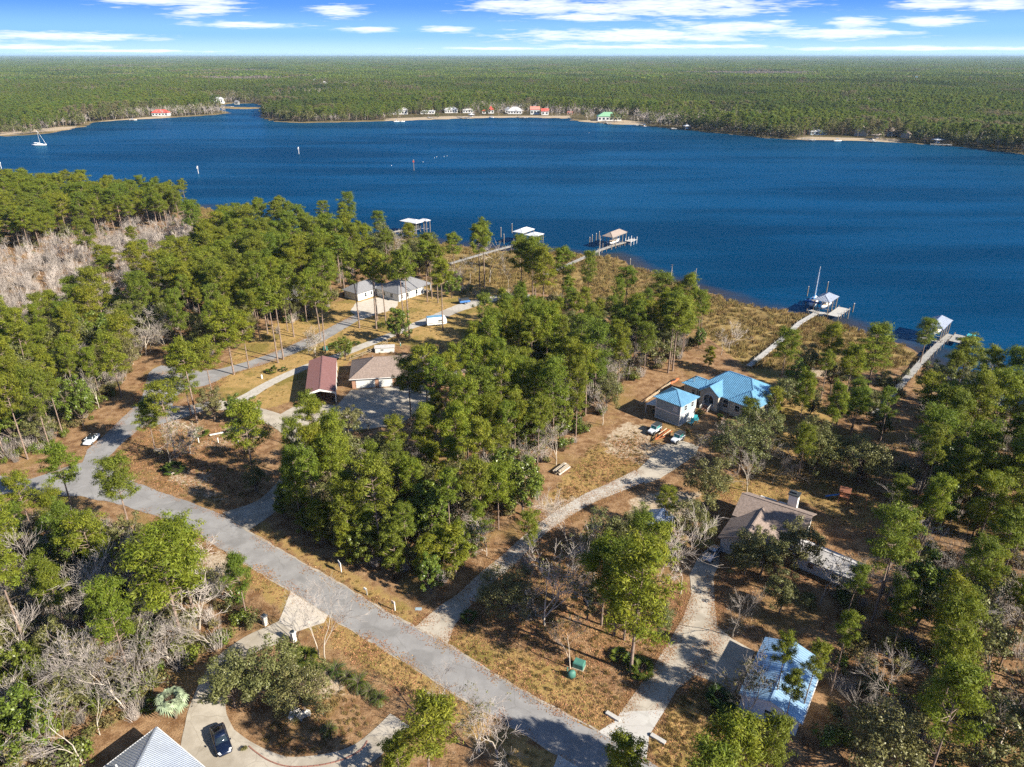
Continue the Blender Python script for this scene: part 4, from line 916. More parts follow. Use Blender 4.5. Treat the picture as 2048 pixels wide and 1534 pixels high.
t = thing('metal_shed', 'small shed with white metal roof on the sandy lot, half hidden by trees', 'shed', (22.1, 103.4), R(58))
w = MB().box(0.2, 5.9, -4.7, -0.2, 0, 2.2).build('wall', M['alu'], t); roof(t, roof_faces('gable', 0, 6.1, -5, 0, 2.22, 1.1), 'silver_metal_roof', seams=0.4); panel(w, 'door', 2.2, 3.8, -4.76, -4.703, 0.03, 2.0, 'white_paint')
t = thing('pale_roofed_outbuilding', 'long low outbuilding with pale roof under trees right of the chimney house', 'outbuilding', (46.8, 95.5), R(-42))
w = panel(t, 'wall', 0.3, 10.2, 0.3, 4.9, 0, 2.5, 'pale_siding'); roof(t, roof_faces('gable', 0, 10.6, 0, 5.2, 2.52, 1.2), 'pale_shingle'); panel(t, 'gutter', 0, 10.6, -0.1, 0.0, 2.4, 2.52, 'white_paint'); window(w, (3, 0.3, 1.4), '-y', 1, 1); window(w, (7, 0.3, 1.4), '-y', 1, 1)
t = thing('wood_hidden_house', 'pale roof of a house glimpsed between pines left of the grey-roofed house', 'house', G(580, 598) + (0,), R(30))
w = panel(t, 'wall', -7, 7, -4, 4, 0, 2.8, 'pale_siding'); roof(t, roof_faces('hip', -7.6, 7.6, -4.6, 4.6, 2.82, 2.2), 'pale_shingle'); window(w, (-3, -4, 1.5), '-y', 1.2, 1.2); window(w, (3, -4, 1.5), '-y', 1.2, 1.2)

# ------------------------------------------------------------------ vehicles
def ring(x, pts): return [(x, y, z) for y, z in pts]
def sect(hw, z0, z1, tuck=0.9, crown=0.06): return [(-hw * tuck, z0), (hw * tuck, z0), (hw, z0 + (z1 - z0) * 0.35), (hw * 0.985, z0 + (z1 - z0) * 0.8), (hw * 0.86, z1), (0, z1 + crown), (-hw * 0.86, z1), (-hw * 0.985, z0 + (z1 - z0) * 0.8), (-hw, z0 + (z1 - z0) * 0.35)]
def wheel(parent, x, y, r, wd):
    t_ = MB().tube((x, y - wd / 2, r), (x, y + wd / 2, r), r, n=16).build('wheel', M['black_rubber'], parent); s = 1 if y > 0 else -1
    MB().tube((x, y + s * (wd / 2 + 0.003), r), (x, y + s * (wd / 2 + 0.02), r), r * 0.62, n=12).build('rim', M['chrome'], t_)
def car(label, loc, rz, paint, L=4.75, Wd=1.85, H=1.55, roofm=None, name='parked_car'):
    """front towards local +x"""
    t = thing(name, label, 'car', (loc[0], loc[1], loc[2] if len(loc) > 2 else 0.06), rz); hw = Wd / 2; a = L / 2
    prof = [(-a, 0.50, 0.80, 0.80), (-a + 0.12, 0.34, 0.98, 0.93), (-a + 0.6, 0.28, 1.02, 0.99), (-0.4, 0.26, 0.98, 1.0), (a - 1.5, 0.27, 0.95, 1.0), (a - 0.7, 0.28, 0.86, 0.97), (a - 0.15, 0.34, 0.72, 0.88), (a, 0.45, 0.60, 0.72)]
    b = MB().loft([ring(x, sect(hw * k, z0, z1)) for x, z0, z1, k in prof]).build('body', M[paint], t, True)
    rx = [(-a + 0.45, 1.0, 0.86), (-a + 1.0, H - 0.10, 0.74), (-0.2, H, 0.74), (0.35, H - 0.05, 0.73), (a - 1.45, 0.95, 0.86)]
    cab = MB().loft([[(x, -hw * 0.90, 0.92), (x, hw * 0.90, 0.92), (x, hw * k * (0.9 if z < 1.1 else 1), z - 0.01 if z < 1.1 else z - 0.06), (x, 0, z), (x, -hw * k * (0.9 if z < 1.1 else 1), z - 0.01 if z < 1.1 else z - 0.06)] for x, z, k in rx]).build('windows', M['dark_glass'], t, True)
    MB().loft([[(x, -hw * 0.715, z - 0.02), (x, hw * 0.715, z - 0.02), (x, hw * 0.66, z + 0.035), (x, 0, z + 0.05), (x, -hw * 0.66, z + 0.035)] for x, z in ((-a + 1.05, H - 0.09), (-0.2, H), (0.3, H - 0.04))]).build('roof_panel', M[roofm or paint], t, True)
    for s in (-1, 1):
      for pa, pb in (((-a + 0.5, s * hw * 0.80, 1.03), (-a + 1.02, s * hw * 0.73, H - 0.09)), ((0.33, s * hw * 0.73, H - 0.06), (a - 1.42, s * hw * 0.83, 0.98)), ((-0.5, s * hw * 0.86, 1.0), (-0.5, s * hw * 0.74, H - 0.03))): MB().bar(pa, pb, 0.085).build('pillar', M[paint], t)
    for x in (-a + 0.85, a - 0.9):
        for y in (-hw + 0.12, hw - 0.12): wheel(t, x, y, 0.34, 0.24)
    for s in (-1, 1):
        MB().loft([ring(a - 0.42, [(s * hw * 0.62, 0.60), (s * hw * 0.9, 0.60), (s * hw * 0.88, 0.80), (s * hw * 0.62, 0.83)]), ring(a - 0.10, [(s * hw * 0.45, 0.55), (s * hw * 0.76, 0.55), (s * hw * 0.72, 0.70), (s * hw * 0.45, 0.72)])]).build('headlight', M['lamp_white'], t)
        MB().box(-a - 0.01, -a + 0.2, min(s * hw * 0.5, s * hw * 0.86), max(s * hw * 0.5, s * hw * 0.86), 0.68, 0.86).build('tail_light', M['lamp_red'], t)
        MB().box(0.78, 0.95, min(s * hw * 0.98, s * hw * 1.14), max(s * hw * 0.98, s * hw * 1.14), 0.98, 1.12).build('mirror', M[paint], t)
    return t
p = G(184, 884); car('white hatchback parked on the left verge of the side road', (p[0], p[1], 0.03), R(-92), 'car_white', 4.3, 1.8, 1.5, 'black_paint')
p = G(444, 1487); car('dark navy car standing on the drive beside the silver metal roof', (p[0], p[1], 0.06), R(-57), 'car_navy', 4.7, 1.85, 1.5)
p = G(1423, 1113); car('silver sedan parked in the shade beside the chimney house', (p[0], p[1], 0.055), R(231), 'car_silver', 4.5, 1.8, 1.45)
def jeep(label, loc, rz):
    t = thing('off_road_car', label, 'off-road car', (loc[0], loc[1], loc[2]), rz)
    MB().loft([ring(x, [(-h_, z0), (h_, z0), (h_, z1), (h_ * 0.9, z1 + 0.04), (-h_ * 0.9, z1 + 0.04), (-h_, z1)]) for x, h_, z0, z1 in ((-1.95, 0.76, 0.55, 1.1), (0.35, 0.76, 0.5, 1.1), (0.4, 0.70, 0.5, 1.12), (1.75, 0.60, 0.55, 1.02), (1.9, 0.55, 0.6, 0.95))]).build('body', M['car_grey'], t)
    MB().loft([ring(x, [(-h_, 1.12), (h_, 1.12), (h_ * 0.93, z1), (-h_ * 0.93, z1)]) for x, h_, z1 in ((-1.93, 0.74, 1.78), (0.15, 0.74, 1.82), (0.2, 0.74, 1.78), (0.5, 0.72, 1.2))]).build('windows', M['teal_glass'], t)
    MB().box(-1.97, 0.12, -0.75, 0.75, 1.80, 1.90).box(-1.97, -1.2, -0.77, 0.77, 1.15, 1.80).build('soft_top', M['dark_vinyl'], t)
    MB().bar((0.16, -0.72, 1.82), (0.5, -0.72, 1.15), 0.08).bar((0.16, 0.72, 1.82), (0.5, 0.72, 1.15), 0.08).bar((0.16, -0.72, 1.83), (0.16, 0.72, 1.83), 0.08).build('windscreen_frame', M['car_grey'], t)
    for x in (-1.3, 1.25):
        for s in (-1, 1):
            wheel(t, x, s * 0.76, 0.40, 0.28); MB().box(x - 0.55, x + 0.55, min(s * 0.64, s * 0.94), max(s * 0.64, s * 0.94), 0.84, 0.92).build('fender', M['black_paint'], t)
    for s in (-1, 1): MB().tube((1.88, s * 0.38, 0.82), (1.96, s * 0.38, 0.82), 0.11, n=12).build('headlight', M['lamp_white'], t)
    MB().box(1.9, 2.1, -0.75, 0.75, 0.48, 0.62).build('bumper', M['black_paint'], t); MB().tube((-2.2, 0, 1.0), (-1.98, 0, 1.0), 0.36, n=16).build('spare_wheel', M['black_rubber'], t)
p = G(1308, 865); jeep('grey soft-top off-road car left of the orange boat trailer', (p[0], p[1], 0.0), R(227)); p = G(1354, 883); jeep('grey soft-top off-road car right of the orange boat trailer, on the concrete', (p[0], p[1], 0.058), R(227))
p = G(1325, 873); t = thing('boat_trailer', 'rusty orange boat trailer parked between the two grey off-road cars', 'trailer', (p[0], p[1], 0), R(228))
MB().bar((-2.8, -0.85, 0.6), (1.2, -0.85, 0.6), 0.12).bar((-2.8, 0.85, 0.6), (1.2, 0.85, 0.6), 0.12).bar((1.2, -0.85, 0.6), (3.4, 0, 0.55), 0.12).bar((1.2, 0.85, 0.6), (3.4, 0, 0.55), 0.12).build('frame', M['rust'], t)
MB().bar((-2.8, 0, 0.68), (3.3, 0, 0.6), 0.16).build('keel_beam', M['orange_paint'], t)
for k in range(6): MB().bar((-2.7 + 0.75 * k, -0.9, 0.66), (-2.7 + 0.75 * k, 0.9, 0.66), 0.09).build('cross_bar', M['rust'], t)
for s in (-1, 1):
    MB().bar((-2.6, s * 0.55, 0.85), (0.9, s * 0.55, 0.80), 0.14).build('bunk', M['pale_wood'], t); wheel(t, -1.3, s * 1.02, 0.33, 0.2); MB().box(-1.8, -0.8, min(s * 0.9, s * 1.15), max(s * 0.9, s * 1.15), 0.70, 0.76).build('mudguard', M['orange_paint'], t)
MB().bar((3.0, 0, 0.5), (3.0, 0, 1.3), 0.1).build('winch_post', M['orange_paint'], t)
p = G(873, 650); t = thing('camper_trailer', 'white camper trailer with pale blue roof on the gravel lane', 'camper', (p[0], p[1], 0.05), R(16))
MB().loft([ring(x, [(-1.15, z0), (1.15, z0), (1.2, z0 + 0.3), (1.2, z1 - 0.1), (1.05, z1), (-1.05, z1), (-1.2, z1 - 0.1), (-1.2, z0 + 0.3)]) for x, z0, z1 in ((-3.1, 0.55, 2.75), (-2.9, 0.5, 2.85), (2.3, 0.5, 2.85), (2.9, 0.55, 2.5), (3.15, 0.75, 1.9))]).build('body', M['boat_white'], t)
panel(t, 'roof_panel', -2.85, 2.2, -1.0, 1.0, 2.86, 2.92, 'sky_tinted_metal_roof'); panel(t, 'door', -1.3, -0.5, -1.24, -1.203, 0.6, 2.4, 'pale_siding'); window(t, (1.0, -1.2, 1.8), '-y', 1.1, 0.6); window(t, (-3.1, 0, 1.8), '-x', 1.2, 0.7); panel(t, 'stripe', -2.9, 2.5, -1.215, -1.202, 1.0, 1.2, 'dark_vinyl')
for x in (0.2, 1.0):
    for s in (-1, 1): wheel(t, x, s * 1.05, 0.36, 0.22)
MB().bar((3.0, -0.5, 0.5), (4.2, 0, 0.5), 0.1).bar((3.0, 0.5, 0.5), (4.2, 0, 0.5), 0.1).build('hitch', M['black_paint'], t)
p = G(929, 607); t = thing('utility_trailer', 'dark blue-black utility trailer parked on the lawn lane behind the camper', 'trailer', (p[0], p[1], 0.05), R(20))
MB().box(-1.8, 1.8, -0.95, 0.95, 0.6, 0.7).box(-1.8, 1.8, -0.98, -0.93, 0.7, 1.3).box(-1.8, 1.8, 0.93, 0.98, 0.7, 1.3).box(-1.85, -1.8, -0.98, 0.98, 0.7, 2.0).build('bed', M['sign_blue'], t); MB().box(-1.4, 1.5, -0.8, 0.8, 0.71, 1.75).build('covered_load', M['dark_vinyl'], t)
for s in (-1, 1): wheel(t, 0, s * 1.08, 0.34, 0.22)
MB().bar((1.8, 0, 0.6), (3.0, 0, 0.5), 0.1).build('hitch', M['black_paint'], t)
p = G(1348, 764); t = thing('kayak', 'orange kayak lying at the wood edge behind the two-storey garage', 'kayak', (p[0], p[1], 0), R(48))
MB().loft([[(x, -w_, 0.25), (x, -w_ * 0.6, 0.02), (x, w_ * 0.6, 0.02), (x, w_, 0.25), (x, w_ * 0.7, h_), (x, -w_ * 0.7, h_)] for x, w_, h_ in ((-2.6, 0.05, 0.3), (-1.8, 0.36, 0.5), (0, 0.55, 0.55), (1.8, 0.36, 0.5), (2.6, 0.05, 0.3))]).build('hull', M['orange_paint'], t, True); MB().box(-0.5, 0.6, -0.28, 0.28, 0.5, 0.6).build('cockpit', M['dark_vinyl'], t)

# ------------------------------------------------------------------ small yard things
p = G(1686, 1003); t = thing('play_set', 'dark wooden play tower with blue slide and swing frame on the right lawn', 'play set', (p[0], p[1], 0), R(-30))
for x in (-0.8, 0.8):
    for y in (-0.8, 0.8): panel(t, 'post', x - 0.08, x + 0.08, y - 0.08, y + 0.08, 0, 2.6, 'cedar')
panel(t, 'platform', -0.9, 0.9, -0.9, 0.9, 1.3, 1.42, 'cedar'); panel(t, 'side_boards', -0.9, -0.82, -0.9, 0.9, 1.45, 2.1, 'cedar'); MB().slab([(-1, -1, 2.6), (1, -1, 2.6), (1, 0, 3.3), (-1, 0, 3.3)], 0.06).slab([(-1, 1, 2.6), (1, 1, 2.6), (1, 0, 3.3), (-1, 0, 3.3)], 0.06).build('tower_roof', M['cedar'], t)
MB().bar((-0.9, 0, 1.35), (-3.2, 0, 0.15), 0.5, 0.08).build('slide', M['slide_blue'], t); MB().bar((0.8, 0, 2.2), (3.8, 0, 2.2), 0.12).bar((3.8, 0, 2.2), (4.0, -1.0, 0), 0.1).bar((3.8, 0, 2.2), (4.0, 1.0, 0), 0.1).build('swing_beam', M['cedar'], t)
for x in (1.8, 2.8): MB().bar((x, -0.25, 2.2), (x, -0.25, 0.5), 0.03).bar((x, 0.25, 2.2), (x, 0.25, 0.5), 0.03).box(x - 0.12, x + 0.12, -0.28, 0.28, 0.45, 0.5).build('swing', M['black_paint'], t)
p = G(1124, 941); lg = thing('log_pile', 'pile of sawn pale logs at the wood edge', 'log pile', (p[0], p[1], 0), R(52)); rr_ = random.Random(3)
for i in range(9): x = (i % 4 - 1.5) * 0.42 + (0.2 if i > 3 else 0); z = 0.2 + 0.36 * (i // 4); MB().tube((-1.8 + rr_.uniform(-0.4, 0.3), x, z), (1.9 + rr_.uniform(-0.4, 0.4), x + rr_.uniform(-0.15, 0.15), z), 0.19, 0.16, 9).build('log', M['pile_wood' if i % 3 else 'pale_bark'], lg)
for i, (x, y) in enumerate([(1381, 849), (1391, 843)]):
    p = G(x, y); t = thing('lawn_chair', ['turquoise slatted lawn chair nearest the garage corner', 'turquoise slatted lawn chair behind its twin by the garage'][i], 'chair', (p[0], p[1], 0.0), R(220 + 40 * i)); s_ = 1.25; t.scale = (s_, s_, s_)
    for k in range(5): MB().bar((-0.35, -0.28 + 0.14 * k, 0.3), (-0.65, -0.28 + 0.14 * k, 1.15 - 0.04 * abs(k - 2)), 0.12, 0.03).build('back_slat', M['turquoise'], t)
    for k in range(4): MB().bar((0.35 - 0.2 * k, -0.33, 0.42 - 0.03 * k), (0.35 - 0.2 * k, 0.33, 0.42 - 0.03 * k), 0.17, 0.03).build('seat_slat', M['turquoise'], t)
    for s in (-1, 1): MB().box(-0.45, 0.45, min(s * 0.34, s * 0.5), max(s * 0.34, s * 0.5), 0.6, 0.64).box(0.32, 0.4, min(s * 0.34, s * 0.42), max(s * 0.34, s * 0.42), 0, 0.6).build('arm', M['turquoise'], t)
p = G(1143, 1353); t = thing('utility_pedestal', 'round-topped green utility pedestal with a stub pipe, nearest the road', 'utility box', (p[0], p[1], 0), R(20)); MB().loft([[(r_ * math.cos(a), r_ * math.sin(a) * 0.75, z) for a in [2 * math.pi * k / 12 for k in range(12)]] for z, r_ in ((0, 0.62), (0.7, 0.58), (1.0, 0.42), (1.08, 0.1))]).build('housing', M['utility_green'], t, True); MB().tube((-0.5, 0.35, 0.9), (-0.5, 0.35, 1.5), 0.1).build('pipe', M['utility_green'], t)
p = G(1158, 1333); t = thing('utility_cabinet', 'larger green utility cabinet behind the round-topped pedestal', 'utility box', (p[0], p[1], 0), R(-25)); MB().loft([[(-a, -b, z), (a, -b, z), (a, b, z), (-a, b, z)] for z, a, b in ((0, 0.75, 0.6), (0.85, 0.75, 0.6), (1.0, 0.68, 0.5))]).build('housing', M['utility_green'], t); panel(t, 'base', -0.85, 0.85, -0.7, 0.7, 0, 0.08, 'concrete')
def mailbox(x, y, label, post, box, h=1.25, rz=-35):
    p = G(x, y); t = thing('mailbox', label, 'mailbox', (p[0], p[1], 0), R(rz)); panel(t, 'post', -0.07, 0.07, -0.07, 0.07, 0, h, post)
    MB().loft([[(xx, -0.13, h - 0.25), (xx, 0.13, h - 0.25), (xx, 0.13, h - 0.02), (xx, 0.09, h + 0.09), (xx, -0.09, h + 0.09), (xx, -0.13, h - 0.02)] for xx in (-0.55, -0.1)]).build('box', M[box], t); panel(t, 'arm', -0.5, -0.07, -0.04, 0.04, h - 0.32, h - 0.252, post)
mailbox(790, 1221, 'white-posted mailbox on the verge beside the drive apron', 'white_paint', 'tan_brick', 1.7); mailbox(734, 1190, 'weathered leaning mailbox on the shaded verge', 'grey_wood', 'pale_siding', 1.2)
p = G(683, 1145); t = thing('sale_sign', 'blue and white yard sign hanging from a post on the shaded verge', 'sign', (p[0], p[1], 0), R(-55)); MB().bar((0, 0, 0), (0, 0, 2.0), 0.12).bar((0, 0, 1.9), (-1.0, 0, 1.9), 0.10).build('post', M['white_paint'], t); s_ = MB().box(-0.95, -0.15, -0.025, 0.025, 0.75, 1.75).build('sign_board', M['sign_blue'], t)
for z, a, b in ((1.52, -0.85, -0.25), (1.2, -0.8, -0.3), (0.95, -0.85, -0.35)): MB().box(a, b, -0.032, -0.026, z - 0.06, z + 0.06).box(a, b, 0.026, 0.032, z - 0.06, z + 0.06).build('lettering_bar', M['white_paint'], s_)
for x, y, lb in ((531, 1249, 'stone gate pillar at the upper side of the pale apron'), (588, 1282, 'white gate pillar at the lower side of the pale apron')):
    p = G(x, y); t = thing('gate_pillar', lb, 'pillar', (p[0], p[1], 0), R(-35), 'gate pillars'); panel(t, 'shaft', -0.3, 0.3, -0.3, 0.3, 0, 1.6, 'stone' if x < 560 else 'white_paint'); panel(t, 'cap', -0.38, 0.38, -0.38, 0.38, 1.6, 1.75, 'white_paint' if x > 560 else 'grey_shingle'); MB().loft([[(-a, -a, z), (a, -a, z), (a, a, z), (-a, a, z)] for z, a in ((1.75, 0.2), (2.0, 0.22), (2.15, 0.05))]).build('lantern', M['dark_glass'], t)
for i, (x, y) in enumerate([(398, 886), (437, 886), (477, 886), (381, 906)]):
    p = G(x, y); t = thing('white_post', ['first white post below the yellow-green palmetto', 'middle white post before the sand bed', 'right white post before the sand bed', 'lone white post set lower than the other three'][i], 'post', (p[0], p[1], 0), 0, 'white garden posts'); MB().tube((0, 0, 0), (0, 0, 1.25), 0.11, 0.1).build('shaft', M['white_paint'], t); MB().tube((0, 0, 1.25), (0, 0, 1.33), 0.14, 0.05).build('cap', M['white_paint'], t)
a, b = G(420, 873), G(447, 868); t = thing('white_rail', 'low white rail lying across the sand bed beside the palmetto', 'rail', (a[0], a[1], 0)); MB().bar((0, 0, 0.4), (b[0] - a[0], b[1] - a[1], 0.4), 0.25).build('beam', M['white_paint'], t)
for f in (0.1, 0.9): MB().bar(((b[0] - a[0]) * f, (b[1] - a[1]) * f, 0), ((b[0] - a[0]) * f, (b[1] - a[1]) * f, 0.3), 0.2).build('foot', M['white_paint'], t)
def fence(pts_px, label, post, rail, h=1.3, step=2.4, name='rail_fence', world=None):
    w = world or GP(pts_px); t = thing(name, label, 'fence', (w[0][0], w[0][1], 0)); o = Vector((w[0][0], w[0][1], 0))
    for i in range(len(w) - 1):
        a, b = Vector((*w[i], 0)) - o, Vector((*w[i + 1], 0)) - o; n = max(1, int((b - a).length / step))
        for k in range(n + (i == len(w) - 2)): q = a.lerp(b, k / n); MB().bar(q, q + Vector((0, 0, h)), 0.13).build('post', M[post], t)
        for z in (h * 0.45, h * 0.85): MB().bar(a + Vector((0, 0, z)), b + Vector((0, 0, z)), 0.06, 0.12).build('rail', M[rail], t)
fence([(699, 722), (725, 713), (757, 699), (775, 688)], 'thin brown rail fence along the gravel lane behind the brick house', 'pile_wood', 'pile_wood')
fence([(1281, 812), (1310, 792), (1340, 770)], 'pale timber rail fence running diagonally behind the two-storey garage', 'pale_wood', 'pale_wood', 0.9, 3.0)
w_ = [G(498, 1493), G(512, 1505), G(540, 1523), G(580, 1534), G(640, 1531), G(690, 1518), G(722, 1500), G(735, 1482)]; w_ = smooth_line(w_, 5); t = thing('brick_edging', 'curved red brick edging round the bed inside the loop drive', 'edging', (w_[0][0], w_[0][1], 0))
for i in range(len(w_) - 1):
    a, b = Vector((*w_[i], 0.07)), Vector((*w_[i + 1], 0.07)); n = max(1, int((b - a).length / 0.45))
    for k in range(n): q, r_ = a.lerp(b, k / n), a.lerp(b, (k + 0.9) / n); o_ = Vector((w_[0][0], w_[0][1], 0)); MB().bar(q - o_, r_ - o_, 0.14, 0.12).build('brick', M['red_brick_edge'], t)
for i, (x, y, s_) in enumerate([(590, 1425, 0.8), (600, 1432, 0.6), (611, 1428, 0.7), (582, 1436, 0.5), (337, 948, 0.5), (343, 947, 0.45)]):
    p = G(x, y); r_ = random.Random(i); mb = MB(); n = 8
    mb.loft([[(q * math.cos(2 * math.pi * k / n) * s_ * r_.uniform(0.85, 1.15), q * math.sin(2 * math.pi * k / n) * s_ * 0.8, z * s_) for k in range(n)] for z, q in ((0, 0.9), (0.4, 1.0), (0.75, 0.7), (0.9, 0.3))]); o = mb.build('garden_stone', M['stone'], None)
    o.location = (p[0], p[1], -0.02); tag(o, ['largest pale garden stone under the oaks', 'pale garden stone beside the largest one', 'flat garden stone right of the largest one', 'smallest garden stone under the oaks', 'left white stone at the palmetto in the road bend', 'right white stone at the palmetto in the road bend'][i], 'stone', 'garden stones')
p = G(610, 1436); t = thing('garden_bench', 'grey stone bench beside the garden stones under the oaks', 'bench', (p[0], p[1], 0), R(40)); panel(t, 'seat', -0.8, 0.8, -0.25, 0.25, 0.42, 0.52, 'grey_wood')
for x in (-0.6, 0.6): panel(t, 'leg', x - 0.1, x + 0.1, -0.2, 0.2, 0, 0.42, 'grey_wood')
for i, (x, y, a) in enumerate([(1226, 1434, -38), (1316, 1479, -38)]):
    p = G(x, y); t = thing('culvert_headwall', ['concrete culvert headwall at the left of the new apron', 'concrete culvert headwall at the right of the new apron'][i], 'culvert', (p[0], p[1], 0), R(a)); panel(t, 'wall', -1.0, 1.0, -0.28, 0.28, -0.2, 0.28, 'new_concrete'); MB().tube((-0.95, 0, 0.0), (-1.15, 0, 0.0), 0.28, n=12).build('pipe', M['dark_vinyl'], t)
p = G(837, 1218); o = panel(None, 'meter_lid', -0.5, 0.5, -0.3, 0.3, 0.0, 0.05, 'blue_siding'); o.location = (p[0], p[1], 0); tag(o, 'small grey-blue meter lid in the grass above the drive apron', 'lid')
p = G(801, 692); t = thing('green_bollard', 'small pale green service bollard beyond the rail fence', 'bollard', (p[0], p[1], 0)); MB().tube((0, 0, 0), (0, 0, 0.9), 0.18).build('shaft', M['utility_green'], t); MB().tube((0, 0, 0.9), (0, 0, 1.0), 0.22, 0.1).build('cap', M['white_paint'], t)
p = G(524, 757); t = thing('white_bollard', 'short white marker post beside the gravel lane left of the carport', 'bollard', (p[0], p[1], 0)); MB().tube((0, 0, 0), (0, 0, 1.0), 0.22).build('shaft', M['white_paint'], t); MB().tube((0, 0, 1.0), (0, 0, 1.08), 0.25, 0.15).build('cap', M['white_paint'], t)
p = G(652, 700); o = panel(None, 'transformer_box', -0.6, 0.6, -0.5, 0.5, 0, 1.1, 'utility_green'); o.location = (p[0], p[1], 0); tag(o, 'green transformer box by the palmetto behind the carport', 'utility box')
# ------------------------------------------------------------------ docks, boathouses, boats
def dock(name, label, path, wd, z=0.75, post=3.0, top=0.6, deck='grey_wood', rails=False, plats=()):
    t = thing(name, label, 'dock', (path[0][0], path[0][1], 0)); o = Vector((path[0][0], path[0][1], 0)); P = [Vector((x, y, z)) - o for x, y in path]
    for i in range(len(P) - 1):
        a, b = P[i], P[i + 1]; d = (b - a).normalized(); n = max(1, int((b - a).length / 0.6)); mb = MB()
        for k in range(n): mb.bar(a.lerp(b, (k + 0.03) / n), a.lerp(b, (k + 0.97) / n), wd, 0.08)
        tag(mb.build('deck', M[deck], t), kind='stuff'); pr = Vector((-d.y, d.x, 0)); mb = MB()
        for s in (-1, 1): mb.bar(a + pr * s * wd * 0.4 - Vector((0, 0, 0.14)), b + pr * s * wd * 0.4 - Vector((0, 0, 0.14)), 0.1, 0.2)
        mb.build('stringers', M['pile_wood'], t); m = max(1, int((b - a).length / post))
        for k in range(m + 1):
            q = a.lerp(b, k / m)
            for s in (-1, 1): r_ = q + pr * s * (wd / 2 + 0.1); MB().tube((r_.x, r_.y, -2.2), (r_.x, r_.y, z + top), 0.09, n=7).build('pile', M['pile_wood'], t)
    for pl in plats:
        q = [(x - o.x, y - o.y) for x, y in pl]; MB().prism(q, z - 0.1, z - 0.006).build('platform', M[deck], t)
        for i in range(len(q)):
            a, b = Vector((*q[i], 0)), Vector((*q[(i + 1) % len(q)], 0)); m = max(1, int((b - a).length / 2.6))
            for k in range(m): r_ = a.lerp(b, k / m); MB().tube((r_.x, r_.y, -2.2), (r_.x, r_.y, z + 0.5), 0.13, n=7).build('pile', M['pile_wood'], t)
    return t
def boathouse(label, c, az, L, Wd, roofm, eave=4.2, rise=1.5, seams=0.0, name='boathouse', walls=False):
    t = thing(name, label, 'boathouse', (c[0], c[1], 0), R(az)); a, b = L / 2, Wd / 2
    roof(t, roof_faces('hip', -a, a, -b, b, eave, rise), roofm, 0.12, seams)
    for x in np.linspace(-a + 0.4, a - 0.4, max(2, int(L / 3) + 1)):
        for y in (-b + 0.4, b - 0.4): MB().tube((x, y, -2.2), (x, y, eave - 0.02 + 0.1), 0.15, n=8).build('pile', M['pile_wood'], t)
    be = MB()
    for y in (-b + 0.4, b - 0.4): be.bar((-a + 0.3, y, eave - 0.25), (a - 0.3, y, eave - 0.25), 0.15, 0.3)
    be.build('beam', M['grey_wood'], t); lf = MB()
    for x in (-a * 0.5, a * 0.5): lf.bar((x, -b + 0.4, 1.15), (x, b - 0.4, 1.15), 0.18)
    lf.build('lift_beam', M['alu'], t)
    for x in (-a * 0.5, a * 0.5):
        for y in (-b + 0.5, b - 0.5): MB().bar((x, y, 1.15), (x, y, eave - 0.3), 0.03).build('lift_cable', M['alu'], t)
    return t
def hullpts(L, B, H, bow=1.0): return [(-L/2, B*0.46, 0.0), (-L*0.3, B*0.5, 0.0), (0, B*0.5, 0.02), (L*0.25, B*0.42, 0.06), (L*0.4, B*0.24, 0.14), (L*0.5, 0.03, 0.26)]
def motorboat(label, c, z, az, L=6.5, B=2.3, top=False, name='motorboat', canvas='canvas_blue'):
    t = thing(name, label, 'boat', (c[0], c[1], z), R(az)); H = 0.95
    MB().loft([[(x, 0, 0.05 + k * 1.2), (x, b * 0.75, 0.25 + k), (x, b, H + k), (x, -b, H + k), (x, -b * 0.75, 0.25 + k)] for x, b, k in hullpts(L, B, H)]).build('hull', M['boat_white'], t, True)
    MB().prism([(-L*0.42, -B*0.38), (L*0.12, -B*0.38), (L*0.36, 0), (L*0.12, B*0.38), (-L*0.42, B*0.38)], H + 0.03, H + 0.07).build('cockpit_floor', M['tan_vinyl'], t); MB().box(-0.6, 0.2, -0.45, 0.45, H + 0.05, H + 0.75).build('console', M['boat_white'], t); MB().box(0.2, 0.26, -0.45, 0.45, H + 0.7, H + 1.1).build('windscreen', M['dark_glass'], t)
    MB().box(-L*0.36, -L*0.27, -0.8, 0.8, H + 0.05, H + 0.5).build('seat', M['tan_vinyl'], t); MB().box(-L*0.5 - 0.5, -L*0.5 - 0.02, -0.22, 0.22, 0.3, H + 0.6).build('outboard_motor', M['black_paint'], t)
    if top:
        for x in (-1.2, 0.6):
            for y in (-0.8, 0.8): MB().bar((x, y, H), (x, y, H + 1.8), 0.05).build('top_post', M['alu'], t)
        MB().box(-1.6, 1.0, -1.0, 1.0, H + 1.8, H + 1.88).build('top_canopy', M[canvas], t)
    return t
